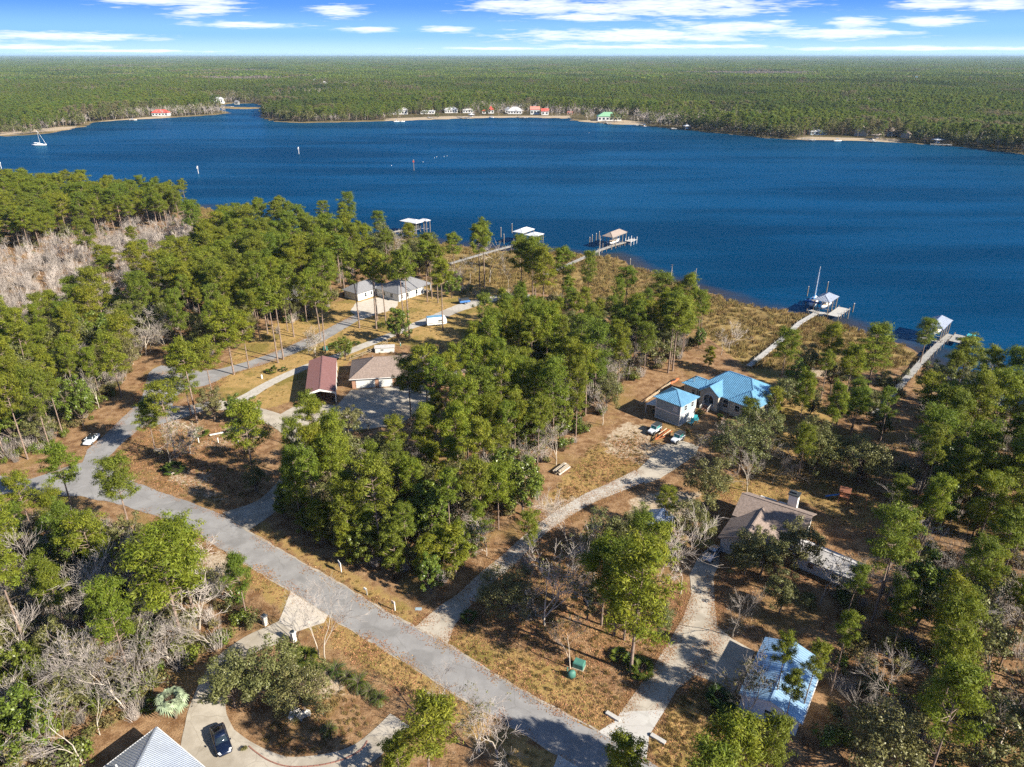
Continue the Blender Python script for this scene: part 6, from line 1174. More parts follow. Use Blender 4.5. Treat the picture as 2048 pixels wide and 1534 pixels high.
# --- trees picked one by one from the photograph (pixel of the trunk's foot)
KN = {'pine': 'pine', 'ypine': 'young pine', 'oak': 'spreading oak', 'mag': 'glossy dense evergreen tree', 'bare': 'bare pale-limbed tree', 'tbare': 'bare grey tree', 'lbare': 'nearly bare tree with a few last leaves'}
PICK = [
 ('pine',822,838,15,'shorter pine left of the full pine before the brick house'),
 ('pine',905,850,17,'pine right of the full pine before the brick house'),
 ('pine',425,792,15,'pine at the shaded mouth of the concrete drive'),
 ('pine',312,905,12,'short airy pine at the inner road bend edge'),
 ('pine',1545,1425,13,'thin pine rising in front of the metal-roofed garage'),
 ('pine',1440,1650,16,'pine at the bottom edge right of the new concrete apron'),
 ('pine',1505,1640,16,'pine at the bottom edge below the metal-roofed garage'),
 ('pine',1380,1700,16,'pine top peeping over the bottom edge at the apron'),
 ('pine',1560,770,15,'pine behind the blue-roofed house toward the marsh'),
 ('pine',1650,760,15,'pine on the shore lawn between the sailboat dock and the right dock'),
 ('pine',1690,800,14,'pine on the lawn below the shore pines'),
 ('pine',1700,870,13,'pine in the middle of the right lawn'),
 ('pine',1490,880,10,'low pine beside the steps of the blue-roofed house'),
 ('oak',1660,790,9,'green oak under the shore pines on the right lawn'),
 ('pine',857,850,19,'tall full pine standing right in front of the brick house doors'),
 ('pine',628,905,14,'bright pine in front of the maroon carport mouth'),
 ('oak',700,880,8,'dark crooked small oak between the carport and the brick house apron'),
 ('lbare',738,868,6,'crooked half bare sapling on the brick house apron edge'),
 ('pine',719,656,20,'tall pine with a straight trunk left of the pale gravel court before the grey-roofed house'),
 ('pine',753,658,21,'tall pine by the round shrub below the pale gravel court'),
 ('pine',755,641,19,'slim pine on the lower edge of the pale gravel court'),
 ('pine',772,650,19,'pine right of the round shrub before the grey-roofed house'),
 ('pine',819,675,23,'tallest twin-looking pine beside the gravel lane left of the white camper trailer'),
 ('pine',808,656,20,'pine just behind the tallest lane-side pine left of the camper trailer'),
 ('mag',799,686,11,'bushy light green tree on a pale trunk left of the gravel lane'),
 ('pine',886,661,19,'single pine standing right in front of the white camper trailer'),
 ('pine',855,604,18,'pine right of the grey-roofed house porch, leftmost of three in the lawn'),
 ('pine',864,597,19,'middle of three pines in the lawn right of the grey-roofed house'),
 ('pine',876,606,17,'rightmost of three pines in the lawn right of the grey-roofed house'),
 ('mag',904,595,9,'small yellow-green broadleaf tree on the striped lawn behind the camper trailer'),
 ('pine',960,586,20,'left pine of the trio at the marsh end of the lawn'),
 ('pine',969,577,21,'middle pine of the trio at the marsh end of the lawn'),
 ('lbare',979,566,19,'tall lichen-grey half bare tree at the marsh end of the lawn'),
 ('oak',856,552,14,'grey-green open oak at the marsh edge behind the grey-roofed house porch'),
 ('oak',838,548,13,'grey oak beside the marsh left of the porch oak'),
 ('pine',588,674,19,'pine left of the shaded road bend in the yard wood'),
 ('pine',642,681,18,'slender pine at the shaded road bend'),
 ('pine',556,726,19,'left of two leaning pines above the palmetto bed by the shaded road'),
 ('pine',567,719,20,'right of two leaning pines above the palmetto bed by the shaded road'),
 ('pine',651,706,18,'pine behind the maroon carport beside the shaded road'),
 ('mag',691,721,7,'small round tree on a pale trunk between the carport and the gravel lane'),
 ('lbare',618,709,9,'thin pale sapling left behind the maroon carport'),
 ('lbare',631,714,9,'thin pale sapling right behind the maroon carport'),
 ('pine',468,749,20,'tall slim pine with high crown beside the fork of the side road'),
 ('pine',498,737,16,'shorter pine right of the side road fork'),
 ('pine',395,846,20,'tallest pine of the group where the drive leaves the side road'),
 ('pine',383,835,17,'left pine of the group where the drive leaves the side road'),
 ('pine',353,917,17,'full crowned pine inside the bend above the white sandy bed'),
 ('lbare',343,932,13,'white leaning near-bare tree behind the palmetto clump in the road bend'),
 ('lbare',381,907,8,'thin white stem with sparse crown left of the yellow shrub'),
 ('oak',430,843,8.5,'small dark oak in leaf litter by the concrete drive'),
 ('mag',474,846,7,'left of two small broadleaf trees by the concrete drive'),
 ('mag',506,848,6.5,'right of two small broadleaf trees by the concrete drive'),
 ('pine',243,793,16,'foremost pine of the row along the left side of the side road'),
 ('pine',258,745,16,'pine behind the foremost one along the side road'),
 ('bare',292,711,14,'left of two pale bare trees at the far end of the side road'),
 ('bare',301,706,12,'right of two pale bare trees at the far end of the side road'),
 ('pine',150,1035,15,'airy pine overhanging the road at the left junction'),
 ('pine',262,1065,15,'airy pine right of the left junction, crown over the road edge'),
 ('pine',367,1290,18.5,'large flat-crowned pine with long bare trunk left of the gateway pillar'),
 ('pine',388,1228,17,'flat-crowned pine closest to the road bank left of the gateway'),
 ('pine',55,1300,18,'broad bright pine at the left picture edge above the bare white trees'),
 ('pine',210,1190,15,'pine behind the clearing with fallen limbs'),
 ('bare',120,1420,13,'big forked white bare tree at the lower left edge'),
 ('bare',250,1418,12.5,'tall straight white bare tree left of the silver palm'),
 ('bare',285,1400,13,'white bare tree nearest the silver palm'),
 ('bare',345,1330,10,'bare white tree before the long-trunked pine'),
 ('bare',424,1300,9,'thin bare tree right of the long-trunked pine'),
 ('bare',200,1470,9,'low bare white tree by the roof shadow'),
 ('bare',638,1315,12,'left ivy-clad bare tree between the gateway and the palm bed'),
 ('bare',650,1322,13.5,'right ivy-clad bare tree with branches over the road'),
 ('oak',470,1415,8,'grey-green oak left of the dark car\'s drive'),
 ('oak',550,1400,8.5,'largest grey-green oak below the gateway pillars'),
 ('oak',610,1430,7.5,'grey-green oak above the garden stones'),
 ('bare',870,1440,9,'fluffy pale bare tree at the near road edge, left of the thin white tree'),
 ('bare',995,1517,11,'thin white bare tree leaning over the near road edge'),
 ('lbare',958,1503,9,'thin tree with yellow leaves left of the leaning white tree'),
 ('pine',860,1610,16.5,'big pine crown at the bottom edge below the fluffy bare tree'),
 ('ypine',800,1560,7,'low pine left of the big bottom edge pine'),
 ('ypine',1243,1590,9,'small round bright pine top at the bottom edge of the road'),
 ('lbare',1089,1250,15,'tall half bare tree with grey twig crown beside the gravel drive'),
 ('oak',1013,1232,8,'open dark tree left of the half bare tree by the gravel drive'),
 ('bare',1051,1199,10,'bare tree behind the half bare tree near the gravel drive'),
 ('bare',1071,1232,8,'thin bare stem left of the half bare tree'),
 ('lbare',973,1112,9,'pale small bare tree left of the gravel drive\'s middle'),
 ('pine',1203,1250,15,'leftmost pine of the cluster between the two drives'),
 ('pine',1228,1272,16,'twin-stemmed looking pine in the cluster between the two drives'),
 ('pine',1261,1344,21,'tall pale-trunked pine at the lower corner of the cluster between the drives'),
 ('pine',1248,1280,14,'short pine inside the cluster between the drives'),
 ('pine',1291,1209,15,'rightmost pine of the cluster between the two drives'),
 ('oak',1174,1240,7,'low oak at the left foot of the cluster between the drives'),
 ('mag',1010,1000,11,'dense glossy tree at the wood edge left of the log pile'),
 ('mag',1045,1030,12,'dense glossy tree at the wood edge below the log pile'),
 ('mag',1120,880,10,'dense glossy tree in the wood right of the log pile'),
 ('lbare',1112,930,11,'bare tree directly behind the log pile'),
 ('lbare',1205,850,10,'small bare tree at the wood edge facing the sandy patch'),
 ('pine',1328,1062,9,'short pine top beside the metal shed on the sandy lot'),
 ('oak',1205,1110,7.5,'grey-green round tree below the gravel drive bend'),
 ('oak',1245,1120,8,'grey-green round tree left of the metal shed'),
 ('oak',1380,1085,8,'dark oak right of the metal shed'),
 ('oak',1412,1010,9,'oak at the right end of the sandy lot'),
 ('oak',1475,946,11,'big round oak before the blue-roofed house, nearest the concrete drive'),
 ('lbare',1411,945,9,'bare grey tree at the concrete drive\'s right corner'),
 ('lbare',1450,900,8,'bare tree in front of the blue-roofed house steps'),
 ('oak',1520,900,9.5,'green oak at the lower right corner of the blue-roofed house'),
 ('oak',1560,830,9,'oak right of the blue-roofed house'),
 ('mag',1590,790,9,'bright green tree behind the blue-roofed house toward the dock'),
 ('oak',1612,758,9,'round green tree near the landward end of the sailboat dock'),
 ('bare',1545,969,8,'small bare tree on the right lawn near the chimney house'),
 ('oak',1628,947,9.5,'dark oak on the right lawn, left of two'),
 ('oak',1717,971,10,'dark oak on the right lawn, right of two'),
 ('bare',1760,1035,10,'forked bare tree beside the wooden play set'),
 ('pine',1868,918,17,'dark-trunked pine in the right wood above the bare thicket'),
 ('pine',1734,780,17,'large spreading pine at the marsh edge between the two right docks'),
 ('pine',1839,730,13,'slim pine beside the right dock, standing at the water'),
 ('pine',1910,790,15,'spreading pine at the water right of the right dock'),
 ('bare',1980,820,15,'dead snag without twigs at the right water edge'),
 ('pine',1840,895,17,'tall pine beside the landward end of the right dock'),
 ('pine',1780,1060,11,'bright low pine right of the wooden play set'),
 ('pine',1250,627,15.5,'single umbrella-crowned pine standing in the brown marsh'),
 ('pine',1318,640,15,'pine right of the umbrella-crowned pine at the marsh edge'),
 ('pine',1372,650,16,'bright pine at the marsh edge left of the ball-crowned pine'),
 ('pine',1402,660,11,'ball-crowned small pine at the marsh edge'),
 ('pine',1336,746,20,'left of two tall close trunks at the wood end by the blue-roofed house'),
 ('pine',1345,742,20,'right of two tall close trunks at the wood end by the blue-roofed house'),
 ('ypine',1417,736,6,'leaning small tree on the lawn behind the blue-roofed house'),
 ('bare',1442,710,8,'left of two pale bare trees at the marsh by the sailboat dock'),
 ('bare',1458,702,8.5,'right of two pale bare trees at the marsh by the sailboat dock'),
 ('pine',703,470,19,'tallest riverside pine left of the double-roofed boathouse'),
 ('pine',690,474,15,'pine just left below the tallest riverside pine'),
 ('pine',652,472,16,'pine with round top two left of the tallest riverside pine'),
 ('pine',567,467,17,'riverside pine with high crown, second from the marsh gap'),
 ('pine',525,470,17,'riverside pine nearest the marsh gap'),
 ('pine',584,469,15,'riverside pine right of the high crowned one'),
 ('pine',610,478,13,'low riverside pine before the marsh'),
 ('pine',762,492,15,'rounded pine left of the double-roofed boathouse\'s walkway'),
 ('pine',1042,600,21,'leftmost of the tall pines along the grey boathouse dock'),
 ('pine',1065,606,22,'second tall pine along the grey boathouse dock'),
 ('pine',1086,618,20,'third tall pine along the grey boathouse dock'),
 ('pine',1125,607,19,'rightmost tall pine along the grey boathouse dock'),
 ('pine',1040,540,14,'flat-topped pine in front of the two white boathouse roofs'),
 ('pine',374,420,16,'outermost pine at the tip of the left river point'),
 ('pine',350,424,16,'second pine from the tip of the left river point'),
 ('pine',305,424,15,'third pine from the tip of the left river point'),
 ('lbare',1640,1210,12,'tall bare tree with light twigs over the pale roof at right'),
 ('lbare',1480,1460,12,'dark stemmed bare tree growing between drive and metal-roofed garage'),
 ('lbare',1490,1370,7,'small bare tree at the garage corner'),
 ('pine',1600,1440,13,'slim pine at the front right corner of the metal-roofed garage'),
 ('pine',1660,1390,14,'pine right of the metal-roofed garage'),
 ('pine',1560,1490,12,'thin-trunked pine below the metal-roofed garage'),
 ('oak',1520,1150,8.5,'dark oak in front of the chimney house, left'),
 ('oak',1590,1140,9,'dark oak in front of the chimney house, right'),
 ('oak',1490,1150,7,'low dark oak beside the parked silver car'),
 ('bare',1465,1275,11,'grey bare tree whose limbs spread over the right drive'),
 ('oak',1765,790,6,'grey-green oak at the shore between the right docks'),
]
for i, (k, x, y, h, lb) in enumerate(PICK):
    p = G(x, y); wd = 1.25 if 'spreading pine' in lb or 'flat-crowned' in lb or 'umbrella' in lb else 1.0
    yard = k == 'pine' and 540 < x < 985 and 560 < y < 765
    slim = k == 'pine' and 'metal-roofed garage' in lb
    tree(k, p[0], p[1], h * (1.16 if yard else 1.0), lb, None, wide=0.85 if yard else 0.62 if slim else wd, var=[3, 6, 6][i % 3] if yard or slim else None)
# --- woods
zone([(500,985),(560,1030),(600,1060),(640,1088),(750,1140),(855,1185),(920,1140),(985,1075),(1040,1010),(1090,930),(1160,880),(1215,820),(1270,760),(1330,735),(1410,690),(1370,655),(1250,655),(1130,640),(1000,655),(955,700),(945,760),(935,800),(890,850),(840,905),(770,935),(700,955),(630,965),(560,955)],
     4.2, [('pine', 0.60), ('mag', 0.08), ('oak', 0.11), ('lbare', 0.16), ('ypine', 0.05)], HR, 'central', 21)
zone([(-150,720),(0,700),(120,675),(245,655),(285,690),(270,740),(235,800),(165,860),(120,905),(40,930),(-150,930)], 4.3, [('pine', 0.50), ('oak', 0.20), ('lbare', 0.18), ('mag', 0.12)], HR, 'left', 22)
zone([(-250,412),(0,412),(180,412),(340,424),(385,445),(330,462),(230,470),(120,492),(0,525),(-250,545)], 5.2, [('pine', 0.85), ('oak', 0.08), ('lbare', 0.07)], HR, 'point', 23)
zone([(-250,560),(0,535),(120,500),(230,478),(340,470),(395,455),(415,500),(360,560),(280,605),(240,645),(120,665),(0,690),(-250,710)], 4.7, [('tbare', 0.93), ('lbare', 0.03), ('pine', 0.04)], HR, 'thicket', 24)
zone([(285,640),(310,610),(370,575),(420,500),(470,478),(560,492),(640,505),(720,525),(710,560),(690,590),(650,625),(560,672),(430,712),(330,715),(295,690)], 5.0, [('pine', 0.72), ('oak', 0.14), ('lbare', 0.14)], HR, 'mid', 25)
zone([(-150,1075),(60,1075),(170,1095),(280,1115),(380,1140),(450,1175),(510,1230),(500,1290),(430,1300),(330,1360),(290,1425),(200,1490),(150,1560),(-150,1600)], 4.2, [('pine', 0.28), ('oak', 0.22), ('lbare', 0.18), ('mag', 0.12), ('bare', 0.20)], {**HR, 'pine': (11, 17), 'mag': (6, 10), 'oak': (6, 10)}, 'lowleft', 26)
zone([(1700,1230),(1750,1180),(1830,1120),(1830,1020),(1830,940),(1870,870),(1850,810),(1900,805),(1960,835),(2048,865),(2120,900),(2130,1600),(1700,1600),(1700,1500),(1740,1400),(1750,1330)],
     4.3, [('pine', 0.50), ('oak', 0.14), ('mag', 0.08), ('lbare', 0.16), ('bare', 0.12)], HR, 'right', 27)
zone([(800,520),(905,545),(1000,570),(1060,585),(1130,600),(1200,625),(1150,640),(1060,632),(960,600),(880,575)], 9.0, [('pine', 0.4), ('lbare', 0.6)], HR, 'marshedge', 28)
zone([(600,500),(700,500),(790,510),(830,535),(740,545),(640,520)], 5.0, [('lbare', 0.6), ('oak', 0.25), ('pine', 0.15)], HR, 'riverbelt', 29)
zone([(505,990),(560,1040),(640,1092),(750,1148),(858,1192),(925,1145),(990,1080),(960,1065),(880,1130),(760,1105),(660,1050),(590,1000),(540,965)], 3.2, [('mag', 0.3), ('oak', 0.35), ('ypine', 0.35)], {'mag': (5, 8.5), 'oak': (5, 8), 'ypine': (6, 10)}, 'central', 31)
zone([(1120,1340),(1000,1270),(960,1230),(1030,1150),(1150,1090),(1260,1130),(1390,1090),(1370,1180),(1300,1300),(1230,1400)], 6.2, [('lbare', 0.25), ('bare', 0.15), ('oak', 0.25), ('pine', 0.35)], {**HR, 'pine': (11, 15), 'oak': (5, 8)}, 'between', 32)
zone([(1400,960),(1560,850),(1640,770),(1720,800),(1790,880),(1780,960),(1700,940),(1600,990),(1450,985)], 6.2, [('lbare', 0.2), ('bare', 0.1), ('oak', 0.35), ('pine', 0.35)], {**HR, 'pine': (11, 16), 'oak': (6, 9.5)}, 'rightyard', 33)
zone([(1470,1190),(1600,1190),(1760,1200),(1740,1290),(1600,1255),(1480,1240)], 6.0, [('lbare', 0.15), ('oak', 0.4), ('pine', 0.35), ('bare', 0.1)], {**HR, 'pine': (10, 14), 'oak': (6, 9)}, 'southyard', 34)
PLACE = {'between': 'between the gravel drive and the right drive', 'rightyard': 'on the lawn right of the blue-roofed house', 'southyard': 'below the chimney house', 'central': 'in the dense wood between the maroon carport house and the gravel drive', 'left': 'in the wood left of the side road', 'point': 'on the wooded river point at the left',
 'thicket': 'in the pale leafless thicket at the left', 'mid': 'in the wood between the leafless thicket and the grey-roofed house', 'lowleft': 'in the lower left wood below the road',
 'right': 'in the shady wood at the right edge', 'marshedge': 'along the marsh edge behind the lawn', 'riverbelt': 'in the belt behind the left boathouse'}
KL = {'pine': 'tall pine', 'ypine': 'young pine', 'oak': 'broadleaf tree', 'mag': 'glossy evergreen', 'bare': 'pale bare tree', 'tbare': 'grey bare tree', 'lbare': 'half bare tree'}
MARKS = {'central': [('the log pile',1100,930),('the maroon carport',650,960),('the brick house',830,870),('the yard sale sign',690,1110),('the drive apron',870,1170),('the two-storey garage',1260,790),('the gravel drive bend',1020,1020),
   ('the camper trailer',960,690),('the grey boathouse dock',1090,650),('the weathered mailbox',750,1120),('the ball-crowned marsh pine',1380,680),('the umbrella-crowned marsh pine',1240,665),('the heart of the central wood',960,930),('the sandy yard',1190,860),('the central wood\'s upper middle',1080,760)],
 'right': [('the play set',1800,1010),('the metal-roofed garage',1700,1370),('the pale-roofed outbuilding',1730,1180),('the right dock',1850,810),('the dead water-edge snag',1980,830),('the lower right corner',2000,1500),('the right edge, upper part',2030,950),('the right edge, middle',2030,1150),('the bare right thicket',1880,1000),('the slope below the garage',1740,1500)],
 'left': [('the white hatchback',140,870),('the side road end',270,690),('the left edge above the road',0,850),('the leafless thicket corner',100,650),('the wood left of the side road',150,760)],
 'point': [('the river point tip',360,425),('the left edge by the river',-20,430),('the middle of the river point',180,425),('the thicket\'s far side',230,470),('the left edge above the thicket',-20,530)],
 'mid': [('the grey-roofed house',690,560),('the hidden pale house',580,610),('the marsh gap',430,490),('the far side road end',330,690),('the shaded road bend',500,690),('the riverside belt',560,510),('the thicket\'s right end',370,580)],
 'lowleft': [('the silver palm',310,1400),('the stone gate pillar',480,1240),('the left road junction',160,1030),('the left edge below the road',0,1150),('the lower left corner',0,1480),('the long-trunked pine',340,1250),('the clearing of fallen limbs',200,1220)],
 'between': [('the utility boxes',1140,1330),('the gravel drive\'s lower end',1000,1220),('the metal shed',1270,1110),('the cluster between drives',1250,1230)], 'rightyard': [('the blue-roofed house',1540,850),('the chimney house back',1560,980),('the right lawn oaks',1680,930),('the right dock foot',1730,820)], 'southyard': [('the chimney house front',1500,1150),('the outbuilding front',1680,1190),('the garage back',1560,1250)], 'marshedge': [('the lawn by the marsh',950,580),('the grey dock foot',1110,610)], 'riverbelt': [('the left boathouse dock',740,510),('the riverside belt gap',640,505)], 'thicket': [('the leafless thicket',0,0)]}
ORD = ['first','second','third','fourth','fifth','sixth','seventh','eighth','ninth','tenth','eleventh','twelfth','thirteenth','fourteenth','fifteenth','sixteenth','seventeenth','eighteenth','nineteenth','twentieth'] + ['twenty-' + w for w in ('first','second','third','fourth','fifth','sixth','seventh','eighth','ninth')]
GM = {m: G(m[1], m[2]) for L_ in MARKS.values() for m in L_}
def seen(x, y, h):
    u, v, d = to_px(x, y, h * 0.8); return -20 < u < 2070 and v < 1560
cnt = {}
for k, *_ in PICK: cnt['bare' if 'bare' in k else k] = cnt.get('bare' if 'bare' in k else k, 0) + 1
Z.sort(key=lambda t: math.hypot(t[1], t[2]))
REST = {}; CELLS = {}
for kd, x, y, h, pl in Z:
    kk = 'bare' if 'bare' in kd else kd
    if seen(x, y, h) and cnt.get(kk, 0) < 298:
        cnt[kk] = cnt.get(kk, 0) + 1; mk = min(MARKS[pl], key=lambda m: math.dist(GM[m], (x, y)) if len(MARKS[pl]) > 1 else 0)[0] if len(MARKS[pl]) > 1 else None
        CELLS.setdefault((pl, kd, mk), []).append((to_px(x, y, 0)[0], x, y, h))
    else: REST.setdefault(kd, []).append((x, y, -0.03, h / PROTO[kd][1], rz_.uniform(0, 6.28), rz_.randrange(len(PROTO[kd][2]))))
for (pl, kd, mk), L in CELLS.items():
    L.sort(); n = len(L)
    for i, (_, x, y, h) in enumerate(L):
        if mk is None: lb = 'green pine standing in the leafless thicket at the left' if kd == 'pine' else 'fine-twigged bare grey tree in the leafless thicket at the left' if kd == 'tbare' else 'half bare tree in the leafless thicket at the left'
        elif n == 1: lb = 'only ' + KL[kd] + ' nearest to ' + mk
        else: lb = (('leftmost ' if i == 0 else 'rightmost ' if i == n - 1 else '') + KL[kd] + (' ' + ORD[min(i, 28)] + ' from left' if 0 < i < n - 1 else '')) + ', nearest to ' + mk
        tree(kd, x, y, h, lb, KL[kd] + 's ' + PLACE[pl], wide=_rt.uniform(0.62, 0.92) if kd == 'pine' else _rt.uniform(0.8, 1.08))
for kd, pts in REST.items():
    scatter({'pine': 'pine_wood', 'tbare': 'bare_thicket', 'lbare': 'half_bare_wood', 'oak': 'oak_wood', 'mag': 'evergreen_wood', 'bare': 'bare_wood', 'ypine': 'young_pine_wood'}[kd],
            'farther ' + KL[kd] + 's massed together in the woods', 'wood', pts, PROTO[kd][2])
print('TREES', cnt, {k: len(v) for k, v in REST.items()})
# --- undergrowth
def fill(poly, n, seed, protos_n, smin, smax, margin=0.6, zz=-0.02):
    w = GP(poly); xs = [p[0] for p in w]; ys = [p[1] for p in w]; rg = np.random.default_rng(seed); out = []
    c = np.stack([rg.uniform(min(xs), max(xs), n), rg.uniform(min(ys), max(ys), n)], 1); ok = inpoly(c[:, 0], c[:, 1], w); s_, _ = land_sd(c[:, 0], c[:, 1]); ok &= s_ > 3
    for p in ROADPOLYS + FOOT: ok &= ~(inpoly(c[:, 0], c[:, 1], p) | (segdist(c[:, 0], c[:, 1], p, True) < margin))
    c = c[ok]; m = len(c)
    return np.stack([c[:, 0], c[:, 1], np.full(m, zz), rg.uniform(smin, smax, m), rg.uniform(0, 6.28, m), rg.integers(0, protos_n, m)], 1)
UG = [([(590,1010),(640,1085),(750,1145),(860,1190),(920,1140),(985,1075),(1040,1010),(1090,930),(1160,880),(1215,820),(1270,760),(1330,735),(1410,690),(1370,655),(1250,655),(1130,640),(1000,655),(955,700),(935,800),(870,900),(720,950),(640,975)], 2600),
      ([(-150,720),(0,700),(120,675),(245,655),(285,690),(270,740),(220,800),(150,860),(100,905),(40,930),(-150,930)], 1600), ([(-250,412),(180,412),(340,424),(385,445),(330,475),(120,505),(-250,590)], 900),
      ([(255,625),(420,500),(560,492),(720,525),(690,590),(650,625),(560,672),(430,712),(330,715)], 700),
      ([(-150,1040),(60,1030),(150,1040),(240,1060),(340,1100),(440,1155),(510,1230),(500,1290),(430,1300),(330,1360),(290,1425),(200,1495),(150,1560),(-150,1600)], 1900),
      ([(1590,1180),(1720,1180),(1800,1120),(1790,1020),(1800,940),(1850,860),(1830,800),(1960,835),(2048,865),(2250,940),(2300,1600),(1640,1600),(1600,1500),(1640,1420),(1680,1330)], 1300),
      ([(800,520),(905,550),(1130,600),(1200,625),(1060,632),(880,575)], 120), ([(600,500),(790,510),(830,540),(640,525)], 150), ([(1420,690),(1500,728),(1640,745),(1760,745),(1850,760),(1800,800),(1700,770),(1560,760)], 90)]
pts = np.concatenate([fill(p, n, 300 + i, 7, 0.5, 1.5) for i, (p, n) in enumerate(UG)])
scatter('undergrowth', 'low leafy and twiggy undergrowth filling the woods', 'undergrowth', pts, SHRUBS + TWIGB)
pts = fill([(-250,560),(0,535),(230,478),(395,455),(415,500),(280,605),(240,645),(0,690),(-250,710)], 1300, 330, 3, 0.8, 1.5)
scatter('thicket_twigs', 'dense grey leafless twigs filling the left thicket', 'thicket', pts, TWIGB)
# --- marsh grass
def tuft(seed, m='marsh_grass_blades'):
    rng = np.random.default_rng(seed); V = []
    for i in range(46):
        a = rng.uniform(0, 6.28); q = rng.uniform(0, 1) ** 0.5 * 0.8; p = np.array([math.cos(a) * q, math.sin(a) * q, 0]); b = rng.uniform(0, 6.28); h = rng.uniform(0.5, 1.15)
        l = np.array([0.25 + rng.normal(0, 0.15), 0.1 + rng.normal(0, 0.15), h]); w = np.array([math.cos(b), math.sin(b), 0]) * 0.055; V += [p, p + l * 0.5 + w, p + l, p + l * 0.5 - w]
    V = np.array(V); me = np_mesh('tuft', V, [np.arange(len(V)).reshape(-1, 4)], [MATS[m]]); at = me.attributes.new('rnd', 'FLOAT', 'POINT')
    at.data.foreach_set('value', np.repeat(rng.uniform(0, 1, len(V) // 4), 4).astype(np.float32)); return me
def marsh_pts(n, seed):
    rg = np.random.default_rng(seed); xs = [p[0] for p in MARSH]; ys = [p[1] for p in MARSH]; c = np.stack([rg.uniform(min(xs), max(xs), n), rg.uniform(min(ys), max(ys), n)], 1)
    ok = inpoly(c[:, 0], c[:, 1], MARSH); s_, _ = land_sd(c[:, 0], c[:, 1]); pn = np.sin(c[:, 0] * 0.16 + np.sin(c[:, 1] * 0.12)) * np.sin(c[:, 1] * 0.19 + 1.3 * np.sin(c[:, 0] * 0.07)); ok &= (s_ > 0.3) & (rg.uniform(-0.9, 1, n) < pn + 0.75)
    c = c[ok]; m = len(c); return np.stack([c[:, 0], c[:, 1], np.full(m, -0.42), rg.uniform(0.6, 1.35, m), rg.uniform(-0.5, 0.5, m), rg.integers(0, 3, m)], 1)
scatter('marsh_grass', 'brown winter marsh grass along the near river bank', 'marsh grass', marsh_pts(42000, 5), [tuft(1), tuft(2), tuft(3)])
sb = np.concatenate([fill([(1240,520),(1300,545),(1400,578),(1520,612),(1520,622),(1400,592),(1300,560),(1250,535)], 260, 41, 2, 0.35, 0.8, zz=-0.4), fill([(1150,507),(1225,514),(1245,528),(1160,516)], 60, 42, 2, 0.3, 0.7, zz=-0.4)])
scatter('shore_shrubs', 'low yellow-green shrubs along the marsh water edge', 'shrubs', sb, [SHRUBS[0], SHRUBS[1]])
# --- leaf litter on lawns and yards
def litter_mesh(seed):
    rng = np.random.default_rng(seed); n = 60; C = np.stack([rng.uniform(-1.6, 1.6, n), rng.uniform(-1.6, 1.6, n), rng.uniform(0.02, 0.05, n)], 1); v, f = leaves(C, np.tile([0, 0, 1.0], (n, 1)), 0.24, 0.15, rng, 0.3); return leaf_mesh('litter', [(v, f)], MATS['litter'], rng)
lt = np.concatenate([fill([(470,1110),(640,1135),(830,1250),(900,1290),(1200,1460),(1250,1400),(1380,1200),(1100,1060),(950,1180),(860,1250),(1130,1520),(900,1440),(640,1270)], 1500, 51, 3, 0.7, 1.3, 0.0, 0.0), fill([(300,850),(520,870),(480,1000),(330,980),(240,940)], 700, 52, 3, 0.7, 1.3, 0.0, 0.0),
                     fill([(1400,980),(1560,900),(1760,960),(1760,1060),(1600,1180),(1400,1350),(1300,1500),(1560,1560)], 1600, 53, 3, 0.7, 1.3, 0.0, 0.0), fill([(1080,1040),(1180,900),(1290,850),(1290,940)], 500, 54, 3, 0.7, 1.2, 0.0, 0.0)])
def along(line, n, seed, w=1.3):
    rg = np.random.default_rng(seed); c = GP(line); L = [math.dist(c[i], c[i + 1]) for i in range(len(c) - 1)]; cum = np.cumsum([0] + L); out = []
    for s_ in rg.uniform(0, cum[-1], n):
        i = min(len(L) - 1, int(np.searchsorted(cum, s_) - 1)); i = max(i, 0); f = (s_ - cum[i]) / L[i]; q = Vector(c[i]).lerp(Vector(c[i + 1]), f); out.append((q.x + rg.normal(0, w * 0.5), q.y + rg.normal(0, w * 0.5), 0.03, rg.uniform(0.35, 0.8), rg.uniform(0, 6.28), rg.integers(0, 3)))
    return np.array(out)
lt = np.concatenate([lt, along(main_up[5:24], 110, 61, 0.8), along(main_lo[1:12], 80, 62, 0.8), along([(831,1255),(874,1216),(927,1181),(968,1148),(1016,1105),(1093,1037),(1178,987),(1274,941)], 200, 63), along([(894,1289),(943,1209),(1009,1143),(1115,1050),(1219,990),(1290,968)], 200, 64), along([(1240,1427),(1300,1345),(1364,1240),(1383,1189)], 160, 65), along([(1330,1420),(1390,1350),(1434,1252),(1428,1150)], 160, 66), along([(175,899),(264,818),(296,749),(400,742),(560,700),(700,634)], 240, 67), along([(225,935),(280,857),(372,812),(462,748),(580,711)], 200, 68)])
scatter('fallen_leaves', 'orange fallen leaves and pine straw strewn over the yards', 'fallen leaves', lt, [litter_mesh(i) for i in range(3)])
